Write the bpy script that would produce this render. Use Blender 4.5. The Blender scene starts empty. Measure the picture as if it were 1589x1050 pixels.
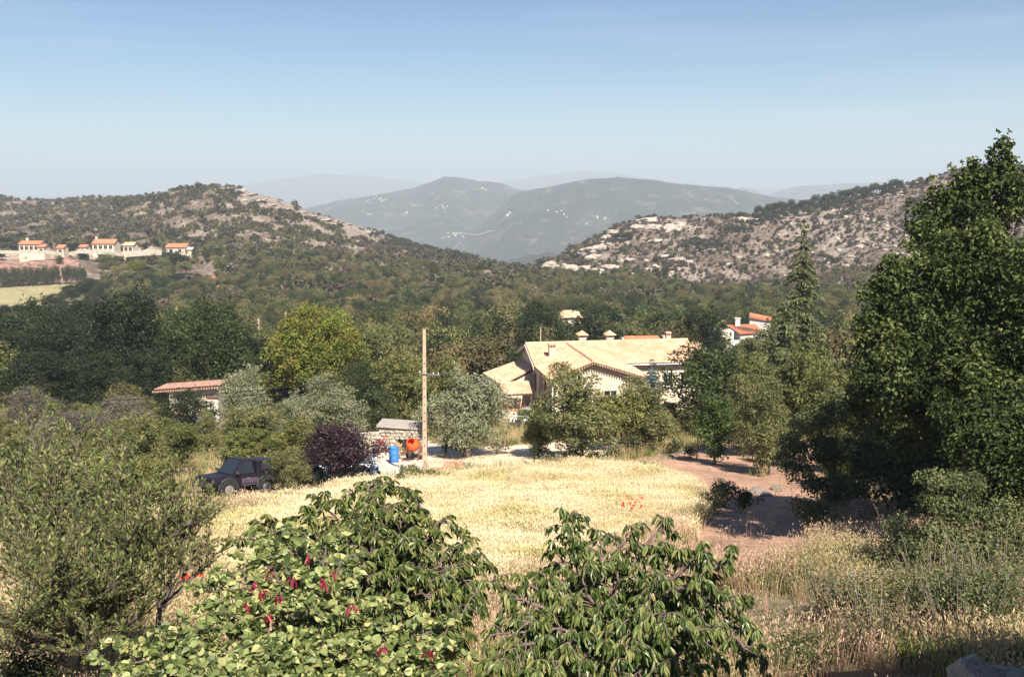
import bpy, bmesh, math, random
import numpy as np
from mathutils import Vector, Matrix
S = bpy.context.scene
COL = S.collection
R = math.radians
# ------------------------------------------------------------------ camera
F = 1545.0
PITCH = 8.28
CZ = 45.0
cam = bpy.data.objects.new('camera', bpy.data.cameras.new('camera'))
COL.objects.link(cam)
cam.data.sensor_width = 36.0
cam.data.lens = 36.0 * F / 1589.0
cam.location = (0, 0, CZ)
cam.rotation_euler = (R(90 - PITCH), 0, 0)
cam.data.clip_start = 0.1
cam.data.clip_end = 80000
S.camera = cam
# ------------------------------------------------------------------ light
SUN_EL, SUN_AZ = 46.0, 20.0          # sun behind the camera, a little to its right
w = bpy.data.worlds.new("World"); S.world = w; w.use_nodes = True
nt = w.node_tree; nt.nodes.clear()
def N(nt, t, **k):
    n = nt.nodes.new(t)
    for a, b in k.items():
        setattr(n, a, b)
    return n
out = N(nt, 'ShaderNodeOutputWorld'); bg = N(nt, 'ShaderNodeBackground'); sky = N(nt, 'ShaderNodeTexSky')
sky.sky_type = 'NISHITA'; sky.sun_disc = False
sky.sun_elevation = R(SUN_EL); sky.sun_rotation = R(180 - SUN_AZ)
sky.altitude = 600; sky.air_density = 1.0; sky.dust_density = 0.15; sky.ozone_density = 3.0
SKY_STRENGTH = 0.05
tc = N(nt, 'ShaderNodeTexCoord')
sep = N(nt, 'ShaderNodeSeparateXYZ'); nt.links.new(tc.outputs['Generated'], sep.inputs[0])
# thin cirrus: stretched noise, in bands low over the horizon
mp = N(nt, 'ShaderNodeMapping'); mp.inputs['Scale'].default_value = (1.6, 1.6, 26.0); mp.inputs['Location'].default_value = (0.35, 0.0, 0.0)
nt.links.new(tc.outputs['Generated'], mp.inputs[0])
cn = N(nt, 'ShaderNodeTexNoise'); cn.inputs['Scale'].default_value = 1.7; cn.inputs['Detail'].default_value = 5; cn.inputs['Roughness'].default_value = .55
nt.links.new(mp.outputs[0], cn.inputs['Vector'])
cr = N(nt, 'ShaderNodeMapRange'); cr.inputs[1].default_value = .50; cr.inputs[2].default_value = .78; cr.inputs[3].default_value = 0; cr.inputs[4].default_value = .20
nt.links.new(cn.outputs[0], cr.inputs[0])
el = N(nt, 'ShaderNodeMapRange'); el.inputs[1].default_value = .30; el.inputs[2].default_value = .05; el.inputs[3].default_value = 0; el.inputs[4].default_value = 1
nt.links.new(sep.outputs[2], el.inputs[0])
cm = N(nt, 'ShaderNodeMath', operation='MULTIPLY'); nt.links.new(cr.outputs[0], cm.inputs[0]); nt.links.new(el.outputs[0], cm.inputs[1])
tint = N(nt, 'ShaderNodeMix', data_type='RGBA', blend_type='MULTIPLY'); tint.inputs[0].default_value = 1.0

tr_ = N(nt, 'ShaderNodeValToRGB'); nt.links.new(sep.outputs[2], tr_.inputs[0]); tr_.color_ramp.elements[0].position = .03; tr_.color_ramp.elements[1].position = .24
tr_.color_ramp.elements[0].color = (.74, .99, 1.0, 1); tr_.color_ramp.elements[1].color = (.13, .47, .84, 1)
nt.links.new(tr_.outputs[0], tint.inputs[7])
nt.links.new(sky.outputs[0], tint.inputs[6])
mixc = N(nt, 'ShaderNodeMix', data_type='RGBA'); mixc.inputs[7].default_value = (11, 11.6, 12.2, 1)
nt.links.new(cm.outputs[0], mixc.inputs[0]); nt.links.new(tint.outputs[2], mixc.inputs[6])
nt.links.new(mixc.outputs[2], bg.inputs[0]); bg.inputs[1].default_value = SKY_STRENGTH
nt.links.new(bg.outputs[0], out.inputs[0])
sl = bpy.data.lights.new('sun', 'SUN'); sl.energy = 5.0; sl.angle = R(0.5); sl.color = (1.0, .93, .80)
so = bpy.data.objects.new('sun', sl); COL.objects.link(so)
so.rotation_euler = (R(90 - SUN_EL), 0, R(SUN_AZ)); so.location = (0, -20, 120)
S.view_settings.view_transform = 'Standard'
S.view_settings.look = 'None'
S.view_settings.gamma = 1.0
S.view_settings.use_curve_mapping = False
S.view_settings.exposure = 1.16
S.render.engine = 'CYCLES'
S.cycles.max_bounces = 6; S.cycles.diffuse_bounces = 3; S.cycles.transmission_bounces = 4
S.cycles.volume_bounces = 0; S.cycles.use_denoising = True
S.cycles.sample_clamp_indirect = 4
# ------------------------------------------------------------------ pixel (of the 1589x1050 photograph) -> place
SP, CP = math.sin(R(PITCH)), math.cos(R(PITCH))
def s_of(py):                      # height per metre of depth, for a photograph row
    c = (525.0 - np.asarray(py, float)) / F
    return (-SP + CP * c) / (CP + SP * c)
def at(px, py, Y):
    c = (525.0 - py) / F; k = Y / (CP + SP * c)
    return Vector(((px - 794.5) / F * k, Y, CZ + k * (-SP + CP * c)))
def pxm(n, Y):                     # n photograph pixels in metres, at depth Y
    return n / F * Y
# ------------------------------------------------------------------ noise
def _h(xi, yi, seed):
    h = (xi * 374761393 + yi * 668265263 + seed * 974634777) & 0xffffffff
    h = ((h ^ (h >> 13)) * 1274126177) & 0xffffffff
    h = h ^ (h >> 16)
    return (h & 0xffff) / 65535.0
def vnoise(x, y, seed=0):
    xf, yf = np.floor(x), np.floor(y)
    xi, yi = xf.astype(np.int64), yf.astype(np.int64)
    fx, fy = x - xf, y - yf
    fx = fx * fx * (3 - 2 * fx); fy = fy * fy * (3 - 2 * fy)
    a = _h(xi, yi, seed); b = _h(xi + 1, yi, seed); c = _h(xi, yi + 1, seed); d = _h(xi + 1, yi + 1, seed)
    return (a * (1 - fx) + b * fx) * (1 - fy) + (c * (1 - fx) + d * fx) * fy
def fbm(x, y, o=4, seed=0, gain=.5):
    x = np.asarray(x, float); y = np.asarray(y, float)
    t, a, s = 0, 1.0, 0
    for i in range(o):
        t = t + a * vnoise(x, y, seed + i * 17); s += a; a *= gain; x = x * 2.03 + 11.7; y = y * 2.03 + 5.3
    return t / s
def sstep(a, b, x):
    t = np.clip((np.asarray(x, float) - a) / (b - a), 0, 1); return t * t * (3 - 2 * t)
# ------------------------------------------------------------------ terrain
YN = [8, 12, 22, 35, 50, 65, 85, 120, 170, 240, 330]
CN = [0, 340, 740, 1000, 1200, 1400, 1589]
TN = [[1340, 1340, 1340, 1340, 1340, 1320, 1300],
      [1120, 1120, 1120, 1120, 1110, 1090, 1070],
      [900, 900, 900, 905, 900, 890, 880],
      [800, 800, 798, 798, 800, 805, 800],
      [735, 738, 738, 735, 742, 750, 750],
      [695, 695, 695, 693, 700, 710, 710],
      [655, 655, 655, 655, 655, 665, 665],
      [615, 612, 605, 600, 605, 615, 615],
      [565, 562, 548, 545, 548, 560, 560],
      [515, 512, 502, 500, 500, 505, 505],
      [462, 466, 466, 465, 468, 460, 455]]
YF = [430, 500, 550, 620, 700, 900, 1300]
CF = [0, 150, 340, 470, 600, 740, 850, 900, 950, 1000, 1100, 1200, 1300, 1400, 1500, 1589]
TF = [[398, 400, 405, 410, 415, 425, 430, 432, 436, 440, 448, 440, 425, 405, 380, 370],
      [385, 380, 372, 385, 398, 414, 424, 405, 384, 376, 376, 370, 354, 335, 308, 298],
      [375, 365, 345, 368, 388, 405, 416, 380, 348, 329, 326, 322, 303, 285, 259, 247],
      [355, 345, 312, 338, 374, 408, 430, 400, 372, 354, 350, 345, 325, 305, 280, 268],
      [333, 323, 284, 316, 367, 413, 445, 442, 432, 422, 410, 400, 380, 360, 330, 320],
      [306, 309, 315, 350, 400, 440, 478, 482, 474, 466, 460, 455, 440, 425, 400, 390],
      [335, 345, 370, 400, 440, 480, 510, 520, 515, 510, 505, 500, 490, 480, 460, 450]]
GU = np.linspace(-1.0, 1.0, 401)
GL = np.linspace(math.log(8), math.log(1300), 500)
_px = GU * F + 794.5
rows = [np.interp(_px, CN, r) for r in TN] + [np.interp(_px, CF, r) for r in TF]
YY = np.array(YN + YF, float)
rows = s_of(np.array(rows))
TAB = np.empty((500, 401))
for j in range(401):
    TAB[:, j] = np.interp(GL, np.log(YY), rows[:, j])
def blur(a, k, ax):
    p = np.pad(a, [(k, k) if i == ax else (0, 0) for i in range(2)], mode='edge')
    c = np.cumsum(p, axis=ax); c = np.insert(c, 0, 0, axis=ax); n = a.shape[ax]; w_ = 2 * k + 1
    return (np.take(c, range(w_, w_ + n), axis=ax) - np.take(c, range(0, n), axis=ax)) / w_
for _ in range(2):
    TAB = blur(TAB, 2, 0); TAB = blur(TAB, 3, 1)
def H(x, y):
    x = np.asarray(x, float); y = np.asarray(y, float)
    yc = np.clip(y, 8, 1299.9)
    u = np.clip(x / yc, -.999, .999)
    fu = (u + 1) / 2 * 400; fl = (np.log(yc) - GL[0]) / (GL[-1] - GL[0]) * 499
    iu = np.clip(fu.astype(int), 0, 399); il = np.clip(fl.astype(int), 0, 498)
    du = fu - iu; dl = fl - il
    s = (TAB[il, iu] * (1 - du) + TAB[il, iu + 1] * du) * (1 - dl) + (TAB[il + 1, iu] * (1 - du) + TAB[il + 1, iu + 1] * du) * dl
    z = CZ + yc * s
    z = z + (fbm(x / 5, y / 5, 3, 3) - .5) * .5 * sstep(10, 30, yc)
    far = sstep(260, 520, yc)
    z = z + far * ((fbm(x / 45, y / 45, 4, 9) - .5) * 11 + (np.abs(fbm(x / 12, y / 20, 3, 21) - .5)) * 5 - 1)
    return z
_ys = np.exp(np.linspace(math.log(6), math.log(1290), 5000))
def hit(px, py):                   # where the line of sight of that pixel meets the ground
    c = (525.0 - py) / F
    k = _ys / (CP + SP * c)
    xs = (px - 794.5) / F * k; zs = CZ + k * (-SP + CP * c)
    b = zs <= H(xs, _ys)
    i = int(np.argmax(b)) if b.any() else len(_ys) - 1
    return Vector((xs[i], _ys[i], float(H(xs[i], _ys[i]))))
def gnd(px, Y):                    # the ground under a column, at a depth
    x = (px - 794.5) / F * Y / .96 if Y < 40 else (px - 794.5) / F * Y / .985
    return Vector((x, Y, float(H(x, Y))))
def gz(x, y): return float(H(x, y))
def wpoly(pts): return np.array([hit(*p)[:2] for p in pts])
def inpoly(x, y, P):
    r = np.zeros(np.shape(x), bool); n = len(P)
    for i in range(n):
        x0, y0 = P[i]; x1, y1 = P[(i + 1) % n]
        c = ((y0 > y) != (y1 > y)) & (x < (x1 - x0) * (y - y0) / ((y1 - y0) or 1e-9) + x0)
        r ^= c
    return r
# ------------------------------------------------------------------ objects
def tag(o, label=None, cat=None, group=None, kind=None):
    if label: o['label'] = label
    if cat: o['category'] = cat
    if group: o['group'] = group
    if kind: o['kind'] = kind
    return o
def empty(name, loc=(0, 0, 0), rz=0, **k):
    o = bpy.data.objects.new(name, None); COL.objects.link(o); o.location = loc; o.rotation_euler = (0, 0, rz)
    o.empty_display_size = .2
    return tag(o, **k)
def link(name, me, parent=None, **k):
    o = bpy.data.objects.new(name, me); COL.objects.link(o)
    if parent: o.parent = parent
    return tag(o, **k)
def copy_tree(o, parent=None):
    c = o.copy(); COL.objects.link(c)
    if parent: c.parent = parent; c.matrix_parent_inverse = o.matrix_parent_inverse.copy()
    for ch in KIDS.get(o.name, []) if False else [q for q in o.children]:
        copy_tree(ch, c)
    return c
KIDS = {}
def nmesh(name, V, Fc, mats, tone=None, smooth=False, mi=None, attrs=None):
    """mesh from numpy: V (n,3); Fc (m,k) or list of such arrays with different k"""
    me = bpy.data.meshes.new(name)
    if not isinstance(Fc, list): Fc = [Fc]
    Fc = [np.asarray(f) for f in Fc if len(f)]
    V = np.asarray(V, np.float32)
    me.vertices.add(len(V)); me.vertices.foreach_set('co', V.ravel())
    loops = np.concatenate([f.ravel() for f in Fc]).astype(np.int32)
    tot = np.concatenate([np.full(len(f), f.shape[1], np.int32) for f in Fc])
    st = np.concatenate([[0], np.cumsum(tot)[:-1]]).astype(np.int32)
    me.loops.add(len(loops)); me.loops.foreach_set('vertex_index', loops)
    me.polygons.add(len(tot)); me.polygons.foreach_set('loop_start', st); me.polygons.foreach_set('loop_total', tot)
    if mi is not None: me.polygons.foreach_set('material_index', np.asarray(mi, np.int32))
    me.polygons.foreach_set('use_smooth', np.full(len(tot), bool(smooth)))
    for m in (mats if isinstance(mats, (list, tuple)) else [mats]): me.materials.append(m)
    if tone is not None:
        a = me.attributes.new('tone', 'FLOAT', 'POINT'); a.data.foreach_set('value', np.asarray(tone, np.float32))
    for k, v in (attrs or {}).items():
        a = me.attributes.new(k, 'FLOAT_COLOR', 'POINT'); a.data.foreach_set('color', np.asarray(v, np.float32).ravel())
    me.update(calc_edges=True)
    return me
class MB:
    def __init__(s): s.v = []; s.f = []
    def add(s, v, f):
        o = len(s.v); s.v += [tuple(p) for p in v]; s.f += [tuple(i + o for i in q) for q in f]; return s
    def box(s, c, d, rz=0, M=None, taper=1.0):
        x, y, z = d[0] / 2, d[1] / 2, d[2] / 2
        P = [Vector((a * x * (taper if e > 0 else 1), b * y * (taper if e > 0 else 1), e * z)) for e in (-1, 1) for a, b in ((-1, -1), (1, -1), (1, 1), (-1, 1))]
        Q = Matrix.Rotation(rz, 3, 'Z') if M is None else M
        P = [Q @ p + Vector(c) for p in P]
        return s.add(P, [(3, 2, 1, 0), (4, 5, 6, 7), (0, 1, 5, 4), (1, 2, 6, 5), (2, 3, 7, 6), (3, 0, 4, 7)])
    def tube(s, pts, rad, n=8, cap=True):
        pts = [Vector(p) for p in pts]
        if not hasattr(rad, '__len__'): rad = [rad] * len(pts)
        o = []
        for i, p in enumerate(pts):
            t = (pts[min(i + 1, len(pts) - 1)] - pts[max(i - 1, 0)]).normalized()
            a = Vector((0, 0, 1)) if abs(t.z) < .9 else Vector((1, 0, 0))
            u = t.cross(a).normalized(); v = t.cross(u)
            o += [p + (u * math.cos(k / n * 2 * math.pi) + v * math.sin(k / n * 2 * math.pi)) * rad[i] for k in range(n)]
        f = [(i * n + k, i * n + (k + 1) % n, (i + 1) * n + (k + 1) % n, (i + 1) * n + k) for i in range(len(pts) - 1) for k in range(n)]
        if cap: f += [tuple(range(n)), tuple(reversed(range((len(pts) - 1) * n, len(pts) * n)))]
        return s.add(o, f)
    def prism(s, prof, y0, y1, M=None):          # profile in x,z pushed along y
        n = len(prof); P = [Vector((a, y0, b)) for a, b in prof] + [Vector((a, y1, b)) for a, b in prof]
        if M: P = [M @ p for p in P]
        return s.add(P, [tuple(range(n)), tuple(reversed(range(n, 2 * n)))] + [(i, i + n, (i + 1) % n + n, (i + 1) % n) for i in range(n)])
    def lathe(s, prof, c=(0, 0, 0), n=20, M=None):
        P = []
        for r, z in prof:
            for k in range(n):
                p = Vector((r * math.cos(k / n * 2 * math.pi), r * math.sin(k / n * 2 * math.pi), z))
                P.append((M @ p if M else p) + Vector(c))
        f = [(i * n + k, i * n + (k + 1) % n, (i + 1) * n + (k + 1) % n, (i + 1) * n + k) for i in range(len(prof) - 1) for k in range(n)]
        return s.add(P, f)
    def mesh(s, name, mat, smooth=False, bevel=0):
        me = bpy.data.meshes.new(name); me.from_pydata(s.v, [], s.f); me.materials.append(mat)
        bm = bmesh.new(); bm.from_mesh(me)
        bmesh.ops.recalc_face_normals(bm, faces=bm.faces)
        if bevel: bmesh.ops.bevel(bm, geom=list(bm.edges), offset=bevel, segments=2, affect='EDGES', profile=.7)
        bm.to_mesh(me); bm.free()
        if smooth: me.polygons.foreach_set('use_smooth', [True] * len(me.polygons))
        me.update(); return me
    def build(s, name, mat, parent=None, smooth=False, bevel=0, **k):
        return link(name, s.mesh(name, mat, smooth, bevel), parent, **k)
# ------------------------------------------------------------------ materials
def newmat(name):
    m = bpy.data.materials.new(name); m.use_nodes = True; t = m.node_tree
    return m, t, t.nodes['Principled BSDF'], t.nodes['Material Output']
def mat(name, col, rough=.8, var=.15, scale=6, spec=.3, metal=0, bump=0, col2=None, bscale=None):
    m, t, p, o = newmat(name)
    nz = N(t, 'ShaderNodeTexNoise'); nz.inputs['Scale'].default_value = scale; nz.inputs['Detail'].default_value = 6; nz.inputs['Roughness'].default_value = .62
    co = N(t, 'ShaderNodeTexCoord'); t.links.new(co.outputs['Object'], nz.inputs['Vector'])
    rp = N(t, 'ShaderNodeValToRGB'); rp.color_ramp.elements[0].position = .3; rp.color_ramp.elements[1].position = .7
    c2 = col2 or tuple(c * (1 + var) for c in col)
    rp.color_ramp.elements[0].color = (*[c * (1 - var) for c in col], 1); rp.color_ramp.elements[1].color = (*c2, 1)
    t.links.new(nz.outputs[0], rp.inputs[0]); t.links.new(rp.outputs[0], p.inputs['Base Color'])
    p.inputs['Roughness'].default_value = rough; p.inputs['Specular IOR Level'].default_value = spec; p.inputs['Metallic'].default_value = metal
    if bump:
        b = N(t, 'ShaderNodeBump'); b.inputs['Strength'].default_value = bump; b.inputs['Distance'].default_value = .05
        n2 = N(t, 'ShaderNodeTexNoise'); n2.inputs['Scale'].default_value = bscale or scale * 4; n2.inputs['Detail'].default_value = 5
        t.links.new(co.outputs['Object'], n2.inputs['Vector']); t.links.new(n2.outputs[0], b.inputs['Height']); t.links.new(b.outputs[0], p.inputs['Normal'])
    return m
def leafmat(name, cols, transl=.28, rough=.5, spec=.25, rnd=.25, patch=None, pscale=.05, attr=True):
    """cols: colours along each leaf's own tone; rnd: how much whole plants differ; patch: second colour in drifts"""
    m, t, p, o = newmat(name)
    a = N(t, 'ShaderNodeAttribute', attribute_name='tone')
    rp = N(t, 'ShaderNodeValToRGB'); e = rp.color_ramp.elements
    e[0].color = (*cols[0], 1); e[1].color = (*cols[-1], 1)
    for i, c in enumerate(cols[1:-1]):
        q = e.new((i + 1) / (len(cols) - 1)); q.color = (*c, 1)
    t.links.new(a.outputs['Fac'], rp.inputs[0]); c = rp.outputs[0]
    g = N(t, 'ShaderNodeNewGeometry')
    if patch:
        nz = N(t, 'ShaderNodeTexNoise'); nz.inputs['Scale'].default_value = pscale; nz.inputs['Detail'].default_value = 3
        t.links.new(g.outputs['Position'], nz.inputs['Vector'])
        mr = N(t, 'ShaderNodeMapRange'); mr.inputs[1].default_value = .45; mr.inputs[2].default_value = .68; t.links.new(nz.outputs[0], mr.inputs[0])
        mx = N(t, 'ShaderNodeMix', data_type='RGBA'); t.links.new(mr.outputs[0], mx.inputs[0]); t.links.new(c, mx.inputs[6]); mx.inputs[7].default_value = (*patch, 1); c = mx.outputs[2]
    oi = N(t, 'ShaderNodeObjectInfo'); hs = N(t, 'ShaderNodeHueSaturation')
    mv = N(t, 'ShaderNodeMapRange'); mv.inputs[3].default_value = 1 - rnd; mv.inputs[4].default_value = 1 + rnd
    t.links.new(oi.outputs['Random'], mv.inputs[0]); t.links.new(mv.outputs[0], hs.inputs['Value'])
    m7 = N(t, 'ShaderNodeMath', operation='MULTIPLY'); m7.inputs[1].default_value = 7.3; t.links.new(oi.outputs['Random'], m7.inputs[0])
    fr = N(t, 'ShaderNodeMath', operation='FRACT'); t.links.new(m7.outputs[0], fr.inputs[0])
    mh = N(t, 'ShaderNodeMapRange'); mh.inputs[3].default_value = .5 - .08 * rnd; mh.inputs[4].default_value = .5 + .04 * rnd
    t.links.new(fr.outputs[0], mh.inputs[0]); t.links.new(mh.outputs[0], hs.inputs['Hue'])
    t.links.new(c, hs.inputs['Color']); c = hs.outputs[0]
    t.links.new(c, p.inputs['Base Color']); p.inputs['Roughness'].default_value = rough; p.inputs['Specular IOR Level'].default_value = spec
    tr = N(t, 'ShaderNodeBsdfTranslucent'); t.links.new(c, tr.inputs[0])
    ms = N(t, 'ShaderNodeMixShader'); ms.inputs[0].default_value = transl
    t.links.new(p.outputs[0], ms.inputs[1]); t.links.new(tr.outputs[0], ms.inputs[2]); t.links.new(ms.outputs[0], o.inputs[0])
    return m
M = {}
M['bark'] = mat('bark', (.13, .10, .085), .9, .3, 9, bump=.6)
M['bark_pale'] = mat('pale_bark', (.30, .24, .20), .85, .3, 9, bump=.5)
M['bark_red'] = mat('cherry_bark', (.17, .115, .11), .6, .3, 12, bump=.4)
M['oak'] = leafmat('oak_leaves', [(.050, .058, .020), (.125, .13, .040), (.235, .225, .08)], rnd=.42, patch=(.20, .165, .075), pscale=.035)
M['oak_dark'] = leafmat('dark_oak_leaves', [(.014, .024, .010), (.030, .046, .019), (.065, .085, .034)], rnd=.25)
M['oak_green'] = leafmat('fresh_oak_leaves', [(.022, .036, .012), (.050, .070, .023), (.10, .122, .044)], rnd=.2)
M['oak_yellow'] = leafmat('yellow_oak_leaves', [(.06, .085, .014), (.155, .19, .028), (.27, .29, .05)], rnd=.05, patch=(.22, .17, .04), pscale=.55)
M['olive'] = leafmat('olive_leaves', [(.10, .11, .06), (.20, .21, .12), (.32, .325, .21)], rnd=.12, transl=.15)
M['grey_olive'] = leafmat('grey_olive_leaves', [(.075, .065, .055), (.13, .115, .09), (.20, .185, .135)], rnd=.12, transl=.15)
M['plum'] = leafmat('plum_leaves', [(.015, .008, .012), (.035, .016, .022), (.075, .035, .045)], rnd=.05, transl=.2, spec=.5)
M['mid'] = leafmat('garden_leaves', [(.075, .085, .026), (.17, .185, .055), (.29, .295, .105)], rnd=.2)
M['mid2'] = leafmat('dry_garden_leaves', [(.075, .08, .030), (.17, .175, .065), (.29, .285, .125)], rnd=.15)
M['laurel'] = leafmat('glossy_leaves', [(.03, .046, .012), (.065, .09, .024), (.13, .16, .045)], rnd=.1, spec=.5, rough=.4)
M['vine'] = leafmat('vine_leaves', [(.035, .06, .014), (.075, .115, .028), (.14, .19, .06)], rnd=.1)
M['bluefir'] = leafmat('blue_needles', [(.07, .11, .11), (.13, .19, .19), (.2, .27, .26)], rnd=.05)
M['fir'] = leafmat('cedar_needles', [(.05, .06, .022), (.13, .15, .055), (.24, .25, .11)], rnd=.1)
M['pine'] = leafmat('pine_needles', [(.03, .035, .018), (.055, .06, .03), (.085, .09, .045)], rnd=.25, transl=.1)
M['poplar'] = leafmat('poplar_leaves', [(.055, .06, .035), (.09, .10, .055), (.14, .15, .08)], rnd=.15)
M['scrub'] = leafmat('scrub_leaves', [(.042, .040, .024), (.078, .070, .038), (.13, .115, .065)], rnd=.4, patch=(.105, .078, .062), pscale=.02, transl=.12)
M['cherry'] = leafmat('cherry_leaves', [(.035, .062, .014), (.10, .145, .034), (.23, .27, .085), (.36, .30, .12)], rnd=.1, spec=.5, rough=.38, transl=.3)
M['judas'] = leafmat('round_leaves', [(.06, .09, .028), (.17, .21, .07), (.35, .38, .15), (.48, .42, .19)], rnd=.12, spec=.4, rough=.45, transl=.32)
M['almond'] = leafmat('almond_leaves', [(.07, .085, .026), (.165, .18, .055), (.31, .315, .12)], rnd=.1, spec=.35, transl=.3)
M['bigtree'] = leafmat('broad_leaves', [(.018, .034, .010), (.05, .078, .02), (.19, .215, .07)], rnd=.1, spec=.2, rough=.55, transl=.2)
M['hazel'] = leafmat('hazel_leaves', [(.055, .072, .028), (.12, .14, .055), (.23, .25, .11)], rnd=.1)
M['pod'] = leafmat('red_pods', [(.16, .008, .025), (.28, .018, .05), (.40, .08, .07)], rnd=.1, transl=.15)
M['wheat'] = leafmat('wheat_stalks', [(.62, .51, .31), (.78, .66, .43), (.88, .78, .57)], rnd=.2, patch=(.62, .55, .27), pscale=.3, transl=.3)
M['drygrass'] = leafmat('dry_grass', [(.40, .30, .16), (.58, .45, .25), (.72, .60, .38)], rnd=.2, patch=(.36, .31, .14), pscale=.35, transl=.3)
M['pinkgrass'] = leafmat('pink_seed_grass', [(.40, .26, .17), (.60, .41, .28), (.72, .56, .40)], rnd=.2, patch=(.40, .32, .19), pscale=.5, transl=.3)
M['greengrass'] = leafmat('green_weeds', [(.08, .12, .02), (.15, .20, .04), (.26, .30, .09)], rnd=.25, transl=.3)
M['poppy'] = leafmat('poppy_petals', [(.75, .03, .012), (.85, .05, .02), (.9, .08, .03)], rnd=.05, transl=.35)
M['flower_red'] = leafmat('crimson_petals', [(.55, .02, .05), (.7, .04, .09), (.75, .1, .14)], rnd=.05, transl=.3)
M['flower_pink'] = leafmat('faded_pink_leaves', [(.35, .22, .20), (.5, .34, .31), (.62, .48, .42)], rnd=.05, transl=.3)
M['broom'] = leafmat('broom_flowers', [(.5, .38, .03), (.6, .48, .05), (.3, .3, .06)], rnd=.1)
# rock
def rockmat(name, c1, c2, sc=.35):
    m, t, p, o = newmat(name)
    g = N(t, 'ShaderNodeNewGeometry')
    nz = N(t, 'ShaderNodeTexNoise'); nz.inputs['Scale'].default_value = sc; nz.inputs['Detail'].default_value = 8; nz.inputs['Roughness'].default_value = .7
    t.links.new(g.outputs['Position'], nz.inputs['Vector'])
    rp = N(t, 'ShaderNodeValToRGB'); rp.color_ramp.elements[0].position = .36; rp.color_ramp.elements[1].position = .6
    rp.color_ramp.elements[0].color = (*c1, 1); rp.color_ramp.elements[1].color = (*c2, 1)
    t.links.new(nz.outputs[0], rp.inputs[0]); t.links.new(rp.outputs[0], p.inputs['Base Color']); p.inputs['Roughness'].default_value = .9
    b = N(t, 'ShaderNodeBump'); b.inputs['Strength'].default_value = .8; b.inputs['Distance'].default_value = .5
    n2 = N(t, 'ShaderNodeTexNoise'); n2.inputs['Scale'].default_value = sc * 4; n2.inputs['Detail'].default_value = 6
    t.links.new(g.outputs['Position'], n2.inputs['Vector']); t.links.new(n2.outputs[0], b.inputs['Height']); t.links.new(b.outputs[0], p.inputs['Normal'])
    return m
M['rock'] = rockmat('limestone', (.24, .19, .155), (.52, .44, .365))
M['rock_near'] = rockmat('garden_stone', (.22, .18, .15), (.42, .36, .31), 3)
M['plaster'] = mat('cream_plaster', (.62, .52, .40), .9, .20, .8, bump=.3, bscale=20)
M['plaster_grey'] = mat('grey_plaster', (.60, .54, .45), .9, .10, 1.5, bump=.3, bscale=20)
M['plaster_white'] = mat('white_plaster', (.74, .70, .62), .9, .06, 1.5, bump=.2, bscale=20)
M['tile'] = mat('orange_clay_tile', (.64, .35, .21), .85, .22, 1.1, col2=(.80, .49, .33), bump=.3, bscale=14)  # orange clay colour shared by the main tile roofs
M['tile_red'] = mat('red_clay_tile', (.62, .20, .11), .85, .25, 2.0, bump=.3, bscale=14)
M['tile_old'] = mat('weathered_tile', (.42, .25, .19), .9, .35, 2.2, bump=.4, bscale=14)
M['fascia'] = mat('painted_fascia', (.62, .56, .5), .7, .08, 3)
M['soffit'] = mat('dark_timber', (.10, .065, .045), .8, .2, 8)
M['shutter'] = mat('red_brown_shutter', (.20, .045, .03), .6, .15, 5)
M['glass'] = mat('window_glass', (.03, .035, .04), .08, .1, 3, spec=.6)
M['hole'] = mat('dark_room_glass', (.015, .015, .017), .25, .1, 3, spec=.5)
M['metal'] = mat('galvanised_metal', (.35, .35, .36), .45, .1, 8, metal=.7)
M['darkmetal'] = mat('dark_metal', (.05, .05, .055), .5, .1, 8)
M['concrete'] = mat('pole_concrete', (.47, .36, .26), .9, .22, 2.2, bump=.4, bscale=30)
M['slab'] = mat('pale_slab', (.36, .31, .28), .9, .1, 2, bump=.3)
M['stone_wall'] = rockmat('stone_masonry', (.34, .29, .23), (.62, .55, .45), 1.2)
M['blue'] = mat('blue_plastic', (.035, .17, .50), .45, .15, 5, spec=.5)
M['orange'] = mat('orange_paint', (.75, .11, .02), .5, .12, 6, spec=.5)
M['carpaint'] = mat('dark_plum_paint', (.012, .009, .014), .45, .15, 4, spec=.3)
M['carpanel'] = mat('pale_plum_panel', (.075, .05, .075), .5, .2, 4, spec=.5)  # side panel colour, paler plum than the body paint
M['carpaint_white'] = mat('white_car_paint', (.72, .72, .70), .3, .04, 4, spec=.6)
M['carpaint_blue'] = mat('blue_grey_car_paint', (.10, .15, .26), .3, .1, 4, spec=.6)
M['tyre'] = mat('tyre_rubber', (.02, .02, .02), .85, .2, 10)
M['hub'] = mat('wheel_metal', (.32, .30, .29), .4, .15, 8, metal=.5)
M['carglass'] = mat('car_glass', (.02, .025, .035), .12, .1, 3, spec=.5)
M['redlight'] = mat('red_plastic', (.5, .02, .01), .3, .1, 6)
M['brick'] = mat('pink_brick', (.62, .28, .20), .85, .2, 3)
M['cable'] = mat('cable_rubber', (.02, .02, .02), .7, .1, 8)
M['rust'] = mat('rusty_iron', (.20, .085, .05), .85, .25, 8)
M['redcloth'] = mat('red_cloth', (.55, .10, .05), .8, .15, 5)
M['redearth'] = mat('red_earth', (.5, .19, .11), .95, .2, 1.5, bump=.5)
M['pale_earth'] = mat('pale_earth', (.40, .34, .25), .95, .2, .05)
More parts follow.
